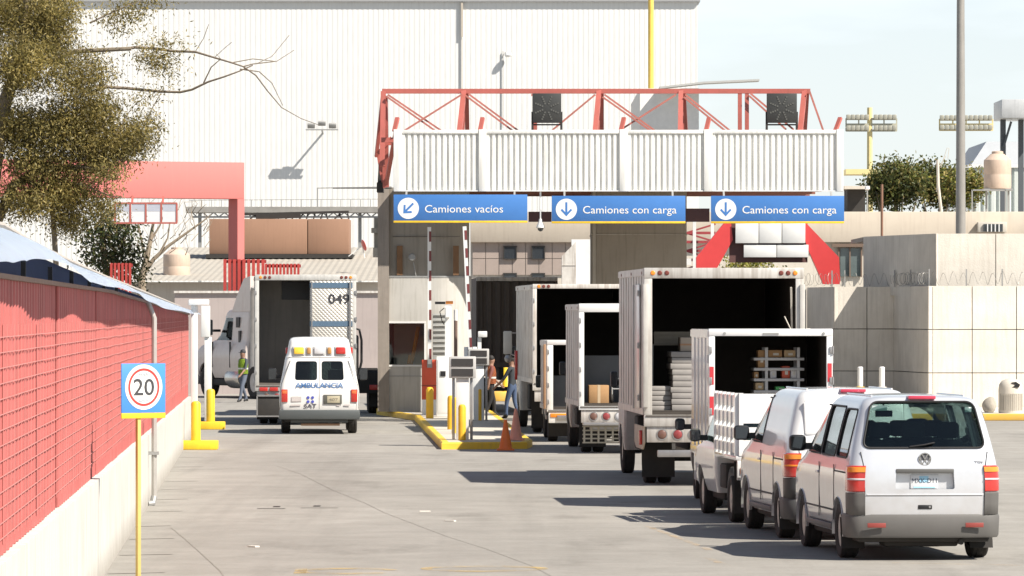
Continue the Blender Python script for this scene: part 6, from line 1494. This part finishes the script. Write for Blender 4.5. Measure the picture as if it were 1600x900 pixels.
load('machine_part', 'jumble of black machine parts by the right edge inside the mid sized truck', 'machine', tC, (.16, .4, 1.056), lambda o: (P(o, 'block', MB().box(-.18, .18, 0, .3, 0, .2, .03).lathe([(.0, -.2), (.13, -.18), (.13, .1), (0, .12)], 16, (0, .2, .32), 'X').tube([(-.15, .1, .2), (-.2, .05, .42), (.05, .02, .52), (.22, .1, .45)], .03, 8), dark), P(o, 'handle', MB().tube([(.1, .05, .2), (.28, -.02, .36), (.3, .0, .2)], .018, 8), steel)))
load('panel_sheet', 'tall dark grey sheet leaning across the inside of the mid sized truck', 'sheet', tC, (-.28, 1.4, 1.056), lambda o: P(o, 'sheet', MB().box(-.65, .45, 0, .03, 0, 1.0, .005), M('sheet_grey', (.16, .165, .165), .6, var=.15)))
load('panel_sheet', 'dark grey sheet standing inside the small white box truck', 'sheet', tB, (-.3, .8, .80), lambda o: P(o, 'sheet', MB().box(-.5, .6, 0, .03, 0, .72, .005), M('sheet_grey', (.16, .165, .165), .6)))
# rack in the striped truck
zr = .78+.056
def rx(px, Y=78.4): return WX(px, Y)
inv = ROOT[tE].inverted()
rk = T('cargo_rack', 'pale steel rack loaded with boxes inside the striped box truck', 'rack', place(tE, (.20, .9, zr)), tE.rotation_euler.z)
base = Vector((.20, .9, zr)); s_ = 78.25/F
def loc(px, py): return (inv @ Vector((WX(px, 78.25), 78.25, WZ(py, 78.25))))-base
rm = M('rack_metal', (.48, .47, .46), .5, .2, var=.15)
for px in (1197, 1247):
    for dy in (0, .5):
        mb = MB(); p = loc(px, 545); mb.box(p.x-.022, p.x+.022, dy-.02, dy+.02, 0, p.z+.02); P(rk, 'upright', mb, rm)
for py in (561, 577, 593.5, 612):
    mb = MB(); a, b = loc(1177, py), loc(1256, py); mb.box(a.x, b.x, -.03, .53, a.z-.02, a.z+.022, .004); P(rk, 'shelf_board', mb, rm)
def rbox(label, x0, x1, ytop, shelf, mat, d=.3, name='carton', cat='box'):
    a, b = loc(x0, shelf-2.3), loc(x1, ytop); c = place(tE, (base.x+(a.x+b.x)/2, base.y, base.z+a.z)); o = T(name, label, cat, c, tE.rotation_euler.z, 'boxes on the rack'); w_ = b.x-a.x
    P(o, 'box', MB().box(-w_/2, w_/2, .02, .02+d, .001, b.z-a.z, .008), mat)
    P(o, 'label_patch', MB().box(-w_*.15, w_*.25, .015, .0195, (b.z-a.z)*.3, (b.z-a.z)*.6), M('paper_label', (.58, .55, .48), .8))
rbox('upright brown carton at the top left of the cargo rack', 1184, 1195, 547, 577, card)
rbox('flat brown carton on the top shelf of the rack, middle', 1200, 1222, 547, 561, card)
rbox('brown carton with a pale lower half at the top right of the rack', 1225, 1243, 547, 561, M('card_light', (.45, .32, .18), .85))
rbox('small orange red box on the middle shelf of the rack', 1222, 1234, 572, 593.5, M('box_red', (.55, .10, .05), .6))
rbox('white wrapped bundle at the right end of the middle shelf', 1235.5, 1245, 574, 593.5, M('wrap_white', (.55, .54, .54), .5))
rbox('small white packet on the middle shelf left of the red box', 1203, 1213, 576, 593.5, M('wrap_white', (.55, .54, .54), .5))
rbox('brown carton at the left end of the middle shelf', 1178, 1185, 581, 593.5, card)
rbox('small tan box on the lower shelf at the left', 1180, 1193, 598, 612, M('card_light', (.45, .32, .18), .85))
rbox('bright green box on the lower shelf of the rack', 1212, 1226, 604, 612, M('box_green', (.10, .42, .12), .6))
# ---------------------------------------------------------------- people
def skin_mesh(verts, edges, radii, root=0, sub=1):
    me = bpy.data.meshes.new('person'); me.from_pydata(verts, edges, []); o = tmp(me)
    o.modifiers.new('s', 'SKIN')
    for i, r in enumerate(radii):
        v = me.skin_vertices[0].data[i]; v.radius = r if isinstance(r, tuple) else (r, r); v.use_root = i == root
    s = o.modifiers.new('ss', 'SUBSURF'); s.levels = sub; s.render_levels = sub
    bpy.context.view_layer.update(); out = bpy.data.meshes.new_from_object(o.evaluated_get(bpy.context.evaluated_depsgraph_get())); kill(o); return out
def person(label, loc, yaw, shirt, trousers, skin, vest=None, hat=None, stride=.28, arms=((.30, .15), (-.25, .2)), look=0, hold=None):
    """walking adult, 1.72 m, facing local +y"""
    t = T('person', label, 'person', loc, yaw); V = []; E_ = []; Rr = []
    def add(p, r, par=None):
        V.append(p); Rr.append(r); i = len(V)-1
        if par is not None: E_.append((par, i))
        return i
    pel = add((0, 0, .93), (.145, .105)); wst = add((0, .0, 1.08), (.135, .10), pel); ch = add((0, .01, 1.27), (.155, .11), wst); nk0 = add((0, 0, 1.43), (.085, .075), ch); nk = add((0, .01, 1.50), .052, nk0)
    hd = add((0, .03, 1.58), (.070, .080), nk); h2 = add((0, .025, 1.66), (.076, .09), hd); h3 = add((0, .015, 1.715), (.05, .06), h2)
    nose = add((0, .115, 1.605), .014, hd)
    for s in (-1, 1): add((s*.078, .015, 1.60), .014, hd)
    hands = []
    for s, (sw, bend) in zip((-1, 1), arms):
        sh = add((s*.165, 0, 1.40), .062, nk0); el = add((s*.235, sw*.45, 1.13), .045, sh); wr = add((s*.24, sw+bend*.5, .92 if bend < .5 else 1.12), .031, el)
        d = Vector(V[wr])-Vector(V[el]); d.normalize(); pm = add(tuple(Vector(V[wr])+d*.07), (.036, .020), wr); hands.append((s, wr, pm, d))
        tips = []
        for k in range(4):
            b_ = Vector(V[pm])+Vector((0, (k-1.5)*.019, 0))+d*.018; f1 = add(tuple(b_+d*.012), .0095, pm); f2 = add(tuple(b_+d*(.042-.004*abs(k-1.4))+Vector((-s*.008, 0, 0))), .0088, f1); add(tuple(b_+d*(.066-.008*abs(k-1.4))+Vector((-s*.024, 0, 0))), .0078, f2)
        th = add(tuple(Vector(V[wr])+d*.035+Vector((-s*.010, .036, 0))), .011, wr); add(tuple(Vector(V[wr])+d*.075+Vector((-s*.02, .055, 0))), .009, th)
    for s, f in ((-1, stride), (1, -stride)):
        hip = add((s*.09, 0, .88), .098, pel); kn = add((s*.10, f*.5+.05, .49), .064, hip); an = add((s*.10, f if f > 0 else f-.02, .085 if f > 0 else .11), .042, kn); add((s*.105, V[an][1]+.14, .035), (.045, .030), an); add((s*.10, V[an][1]-.045, .045), .036, an)
    me = skin_mesh(V, E_, Rr)
    mats = [shirt, trousers, skin, M('shoe_black', (.02, .02, .02), .6)]
    for m in mats: me.materials.append(m)
    for p in me.polygons:
        c = p.center
        if c.z > 1.475: i = 2
        elif c.z < .115: i = 3
        elif abs(c.x) > .175 and c.z < 1.1: i = 2
        elif c.z < .96: i = 1
        else: i = 0
        p.material_index = i
    b = link(me, 'body', mats, t, smooth=60)
    mb = MB()
    for s in (-1, 1): mb.lathe([(.0, .098), (.011, .096), (.012, .088)], 8, (s*.030, 0, 1.628), 'Y')
    mb.box(-.024, .024, .093, .099, 1.560, 1.568); P(t, 'face_features', mb, M('face_dark', (.03, .02, .018), .6))
    hm = hat or M('hair_black', (.012, .010, .009), .7)
    mb = MB(); mb.lathe([(.090, 1.64), (.096, 1.67), (.086, 1.72), (.055, 1.755), (0, 1.768)], 20, (0, .008, 0))
    if hat: mb.prism([(-.07, .08), (.07, .08), (.05, .17), (-.05, .17)], 1.655, 1.668, 'Z')
    P(t, 'cap' if hat else 'hair', mb, hm)
    if vest:
        mb = MB(); rows = []
        for z, rx_, ry in ((.95, .185, .145), (1.08, .178, .138), (1.25, .192, .148), (1.38, .165, .125), (1.445, .115, .10)): rows.append([(rx_*math.cos(2*math.pi*k/20), .005+ry*math.sin(2*math.pi*k/20), z) for k in range(20)])
        mb.grid(rows, closed=True); vs_ = P(t, 'vest', mb, vest, smooth=60, thick=.006)
        mb = MB()
        rows = [[(1.03*rx_*math.cos(2*math.pi*k/20), .005+1.03*ry*math.sin(2*math.pi*k/20), z) for k in range(20)] for z, rx_, ry in ((1.10, .180, .140), (1.15, .184, .142))]; mb.grid(rows, closed=True); P(vs_, 'reflective_band', mb, M('reflective', (.6, .6, .55), .3))
    return t
sk1 = M('skin_brown', (.24, .13, .085), .6)
person('person in a lime vest walking past the white tractor unit', (WX(380, 170), 170, 0), R(140), M('shirt_dark', (.05, .06, .07), .8), M('jeans_grey', (.10, .12, .16), .85), sk1, M('lime_vest', (.28, .42, .03), .6), M('cap_dark', (.03, .03, .035), .7), .26)
person('person in an orange vest and black trousers half hidden by the kiosk', (WX(767, 147), 146, 0), R(-70), M('shirt_maroon', (.16, .05, .04), .8), M('trousers_black', (.012, .012, .014), .8), sk1, M('orange_vest', (.42, .13, .05), .6), None, .16)
person('person in blue jeans and a dark jacket beside the tall dirty truck', (WX(797, 143)+.06, 142.9, 0), R(60), M('jacket_dark', (.025, .03, .035), .8), M('jeans_blue', (.06, .09, .16), .85), sk1, None, None, .14)

# ---------------------------------------------------------------- trees
bark = M('grey_bark', (.22, .18, .13), .9, var=.4, scale=6, bump=.4, bscale=18)
twigm = M('twig_brown', (.17, .135, .10), .9, var=.3)
def leafmat(name, col, tr=.35):
    if name in MATS: return MATS[name]
    m = bpy.data.materials.new(name); m.use_nodes = True; N = m.node_tree.nodes; L = m.node_tree.links; b = N['Principled BSDF']; b.inputs['Roughness'].default_value = .55
    tc = N.new('ShaderNodeTexCoord'); n = N.new('ShaderNodeTexNoise'); n.inputs['Scale'].default_value = 1.3; n.inputs['Detail'].default_value = 6; L.new(tc.outputs['Object'], n.inputs['Vector'])
    r = N.new('ShaderNodeValToRGB'); r.color_ramp.elements[0].position = .35; r.color_ramp.elements[1].position = .68
    r.color_ramp.elements[0].color = (*[x*.62 for x in col], 1); r.color_ramp.elements[1].color = (*[x*1.35 for x in col], 1); L.new(n.outputs['Fac'], r.inputs[0]); L.new(r.outputs[0], b.inputs['Base Color'])
    t = N.new('ShaderNodeBsdfTranslucent'); L.new(r.outputs[0], t.inputs[0]); x = N.new('ShaderNodeMixShader'); x.inputs[0].default_value = tr
    L.new(b.outputs[0], x.inputs[1]); L.new(t.outputs[0], x.inputs[2]); L.new(x.outputs[0], N['Material Output'].inputs[0]); MATS[name] = m; return m
def leaf_mesh(name, clumps, size, asp, droop, mats, weights, seed):
    """clumps: (centre, radius xyz, count)"""
    rnd = random.Random(seed); v = []; f = []; mi = []
    for c, rad, n in clumps:
        # each clump is made of small sprays so that gaps stay between them
        ns = max(3, n//14)
        for _ in range(ns):
            while True:
                d = Vector((rnd.uniform(-1, 1), rnd.uniform(-1, 1), rnd.uniform(-1, 1)))
                if d.length < 1: break
            d *= (.55+.45*rnd.random())
            sc = Vector(c)+Vector((d.x*rad[0], d.y*rad[1], d.z*rad[2])); m_ = rnd.choices(range(len(mats)), weights)[0]
            sr = size*2.0
            for _ in range(14):
                p = sc+Vector((rnd.gauss(0, sr), rnd.gauss(0, sr), rnd.gauss(0, sr*.8)))
                ax = Vector((rnd.gauss(0, 1), rnd.gauss(0, 1), rnd.gauss(0, 1)-droop)).normalized(); sd = ax.cross(Vector((rnd.gauss(0, 1), rnd.gauss(0, 1), rnd.gauss(0, 1)))).normalized()
                l = size*rnd.uniform(.7, 1.3); w_ = l*asp; k = len(v)
                v += [p, p+ax*l*.5+sd*w_*.5, p+ax*l, p+ax*l*.5-sd*w_*.5]; f.append((k, k+1, k+2, k+3)); mi.append(m_ if rnd.random() < .8 else rnd.randrange(len(mats)))
    me = bpy.data.meshes.new(name); me.from_pydata(v, [], f)
    for m in mats: me.materials.append(m)
    me.polygons.foreach_set('material_index', mi); me.update(); return me
ol1 = leafmat('leaf_olive', (.21, .18, .055), .45); ol2 = leafmat('leaf_gold', (.38, .30, .10), .45); ol3 = leafmat('leaf_dark', (.085, .07, .026)); gr1 = leafmat('leaf_green', (.115, .135, .035)); gr2 = leafmat('leaf_deep', (.035, .055, .02)); yl = leafmat('leaf_lime', (.30, .30, .05))
# gum tree behind the red wall
Yt = 96.0; S_ = Yt/F
t = T('gum_tree', 'big olive gold gum tree leaning out behind the red wall', 'tree', (WX(-30, Yt), Yt, 0))
rnd = random.Random(2)
cl = []
for px, py, rx_, ry, n in ((20, 20, 70, 55, 1500), (75, 60, 48, 50, 1000), (30, 100, 55, 60, 1300), (-60, 80, 60, 90, 900), (-50, 220, 60, 90, 900), (90, 15, 40, 30, 500), (25, 200, 55, 45, 1100), (90, 200, 60, 45, 1200), (150, 180, 50, 40, 800), (150, 225, 60, 28, 800), (205, 215, 42, 26, 480), (230, 195, 26, 16, 130), (60, 255, 70, 40, 1200), (40, 310, 60, 40, 900), (110, 300, 50, 38, 900), (150, 255, 55, 25, 520), (105, 345, 36, 24, 360), (165, 320, 22, 30, 200), (195, 235, 50, 14, 200), (150, 120, 36, 50, 300), (110, 120, 50, 60, 700), (170, 268, 34, 14, 150)):
    c = W(px, py, Yt+rnd.uniform(-.5, .5)); cl.append((c-Vector((WX(-30, Yt), Yt, 0)), (rx_*S_*.95, .9, ry*S_*.95), int(n*6.2)))
for px, py, rx_, ry, n in ((175, 25, 20, 18, 90), (205, 15, 28, 14, 110), (240, 5, 20, 8, 50), (208, 32, 8, 14, 40), (180, 40, 8, 12, 30), (235, 85, 24, 20, 140), (258, 72, 22, 10, 60), (255, 100, 18, 18, 90), (272, 125, 8, 8, 24), (222, 150, 10, 12, 40), (240, 140, 12, 8, 24), (292, 66, 8, 5, 14)):
    cl.append((W(px, py, Yt)-Vector((WX(-30, Yt), Yt, 0)), (rx_*S_, .35, ry*S_), int(n*4.5)))
me = leaf_mesh('crown', cl, .078, .28, .6, [ol1, ol2, ol3], [.40, .46, .14], 5); o = link(me, 'crown', [ol1, ol2, ol3], t, smooth=0)
mb = MB(); tb_ = lambda pts, r, dy=0: mb.tube([W(a, b, Yt+dy+.25*math.sin(a*.05)) for a, b in pts], r, 8)
tb_([(-40, 750), (-38, 420), (-20, 300), (0, 180), (22, 120), (36, 70), (40, 0)], [.36, .28, .22, .16, .10, .08, .05]); tb_([(22, 120), (30, 106), (60, 100), (120, 80), (205, 76)], [.07, .06, .05, .045, .038])
tb_([(-38, 420), (20, 290), (60, 265), (140, 262), (175, 250), (200, 246)], [.14, .09, .06, .05, .035, .012]); tb_([(88, 420), (85, 372), (82, 330), (80, 280)], [.055, .05, .045, .04], .4)
P(t, 'trunk', mb, bark, True)
mb = MB()
def tw(pts, r0, r1=.006):
    n = len(pts); mb.tube([W(a, b, Yt+.2*math.sin(a*.03)) for a, b in pts], [r0+(r1-r0)*k/(n-1) for k in range(n)], 6)
tw([(180, 78), (212, 74), (245, 76), (270, 80), (305, 81), (335, 90), (362, 98), (380, 104), (395, 100), (430, 96)], .034, .010)
tw([(150, 135), (200, 138), (250, 143), (282, 144), (300, 140), (325, 128), (350, 120), (372, 112), (395, 102)], .034, .012)
tw([(380, 104), (400, 118), (418, 142), (440, 168), (470, 185), (500, 196)], .016); tw([(375, 108), (405, 112), (425, 130), (442, 165)], .014); tw([(318, 130), (330, 105), (345, 92), (338, 84)], .014); tw([(362, 98), (395, 92), (432, 96), (460, 78)], .012); tw([(305, 81), (318, 60), (326, 38)], .007); tw([(335, 90), (350, 76), (362, 66)], .006); tw([(400, 100), (425, 88), (452, 55)], .007)
tw([(130, 252), (150, 218), (170, 180), (185, 160)], .014); tw([(168, 250), (180, 214), (198, 180), (215, 158)], .014); tw([(190, 248), (215, 215), (240, 165), (255, 140)], .016); tw([(140, 36), (165, 24), (200, 8), (240, -5)], .02); tw([(75, 262), (110, 258), (150, 264), (180, 250), (235, 250)], .03); tw([(90, 280), (130, 290), (170, 305), (195, 310)], .022)
P(t, 'twigs', mb, twigm, True)
# ivy-dark tree and bare tree by the portal
Y2 = 192.0; S2 = Y2/F; b0 = Vector((WX(170, Y2), Y2, 0))
t = T('evergreen_tree', 'dark glossy evergreen tree below the pale panel board', 'tree', b0)
cl = [(W(px, py, Y2)-b0, (a*S2, .8, b*S2), n) for px, py, a, b, n in ((160, 345, 30, 24, 700), (190, 360, 28, 30, 800), (175, 395, 30, 30, 900), (150, 400, 20, 30, 450), (205, 400, 16, 28, 400), (185, 425, 30, 20, 500), (140, 370, 12, 24, 200), (212, 425, 12, 20, 200))]
link(leaf_mesh('crown', cl, .16, .5, .4, [gr2, gr1, ol3], [.6, .2, .2], 9), 'crown', [gr2, gr1, ol3], t, smooth=0)
mb = MB(); mb.tube([W(172, 645, Y2), W(170, 500, Y2), W(165, 420, Y2), W(160, 360, Y2), W(158, 318, Y2)], [.2, .16, .12, .08, .04], 8); mb.tube([W(168, 430, Y2), W(190, 390, Y2), W(198, 350, Y2)], [.09, .06, .03], 8); P(t, 'trunk', mb, bark, True)
t = T('bare_tree', 'leafless forked tree between the evergreen and the beige water tank', 'tree', (WX(222, Y2+3), Y2+3, 0)); Y3 = Y2+3
mb = MB(); tr_ = lambda pts, r: mb.tube([W(a, b, Y3) for a, b in pts], r, 8)
tr_([(222, 645), (222, 470), (221, 435), (230, 400), (236, 370), (240, 345), (243, 320)], [.22, .18, .15, .11, .08, .05, .02]); tr_([(222, 430), (240, 405), (262, 385), (290, 365), (318, 345), (330, 335)], [.10, .08, .06, .045, .03, .012]); tr_([(228, 410), (222, 380), (216, 350), (212, 330)], [.07, .05, .03, .012]); tr_([(236, 375), (250, 352), (258, 330)], [.05, .03, .01]); tr_([(250, 395), (262, 372), (266, 345), (272, 325)], [.05, .03, .02, .008])
P(t, 'trunk', mb, M('pale_bark', (.27, .22, .16), .9, var=.35, scale=6), True)
mb = MB(); rnd = random.Random(5)
for _ in range(46):
    x, y = rnd.uniform(212, 325), rnd.uniform(325, 400); mb.tube([W(x, y, Y3+rnd.uniform(-.5, .5)), W(x+rnd.uniform(-4, 12), y-rnd.uniform(6, 16), Y3), W(x+rnd.uniform(-6, 22), y-rnd.uniform(14, 34), Y3)], [.018, .012, .005], 5)
P(t, 'twigs', mb, M('pale_bark', (.27, .22, .16), .9), True)
# bushy trees behind the office parapet
def bush(label, px, wpx, pyt, Y, n, seed, mats, wts, group='bushy trees beyond the office roof', base=0.0, name='bushy_tree'):
    b0 = Vector((WX(px, Y), Y, base)); s = Y/F; rn = random.Random(seed); t = T(name, label, 'tree' if name == 'bushy_tree' else 'bush', b0, 0, group); ztop = WZ(pyt, Y)-base; hw = wpx/2*s; cl = []
    for k in range(16):
        a = rn.random()*6.28; rr_ = rn.uniform(.1, .75)*hw; hz = ztop*rn.uniform(.52, .86) if base == 0 else ztop*rn.uniform(.78, 1.0)
        if base == 0: hz = ztop-rn.uniform(.18, .75)*hw*1.5
        q_ = rn.uniform(.6, 1.25); cl.append(((rr_*math.cos(a), rr_*math.sin(a)*.6, hz-.25*rr_+rn.uniform(-.1, .12)*hw), (hw*.36*q_, hw*.35*q_, hw*.27*q_), int(n/16*q_**2)))
    link(leaf_mesh('crown', cl, .17 if base == 0 else .12, .5, .2, mats, wts, seed), 'crown', mats, t, smooth=0)
    mb = MB(); mb.tube([(0, 0, 0), (.1, 0, ztop*.35), (0, .1, ztop*.7), (.1, 0, ztop*.9)], [.22 if base == 0 else .05, .18 if base == 0 else .04, .12 if base == 0 else .03, .02], 8)
    for k in range(5): a = k*1.26; mb.tube([(0, .05, ztop*.5), (.5*hw*math.cos(a), .4*hw*math.sin(a), ztop*.72), (.8*hw*math.cos(a), .6*hw*math.sin(a), ztop*.85)], [.09, .05, .015] if base == 0 else [.02, .015, .01], 6)
    P(t, 'trunk', mb, bark)
bush('dense green tree behind the office roof, next to the dark roof shed', 1398, 96, 246, 219, 12000, 4, [gr1, ol1, gr2], [.55, .33, .12])
bush('green tree behind the leaning white roof pole', 1468, 92, 248, 222, 12000, 8, [gr1, ol1, gr2], [.55, .33, .12])
bush('lower yellowish green tree close to the thick grey mast', 1500, 60, 270, 219.5, 4500, 12, [gr1, ol2, yl], [.5, .3, .2])
bush('small lime green bush below the white panels', 1162, 88, 404, 170, 1500, 3, [yl, ol2, gr1], [.6, .2, .2], None, 2.9, 'lime_bush')
mb = MB(); mb.box(WX(1120, 170), WX(1206, 170), 169.6, 171.5, 0, 3.4, .02); t = T('planter_wall', 'low plastered planter wall under the lime bush', 'planter', (WX(1163, 170), 170, 0)); P(t, 'planter', mb, pale, True)
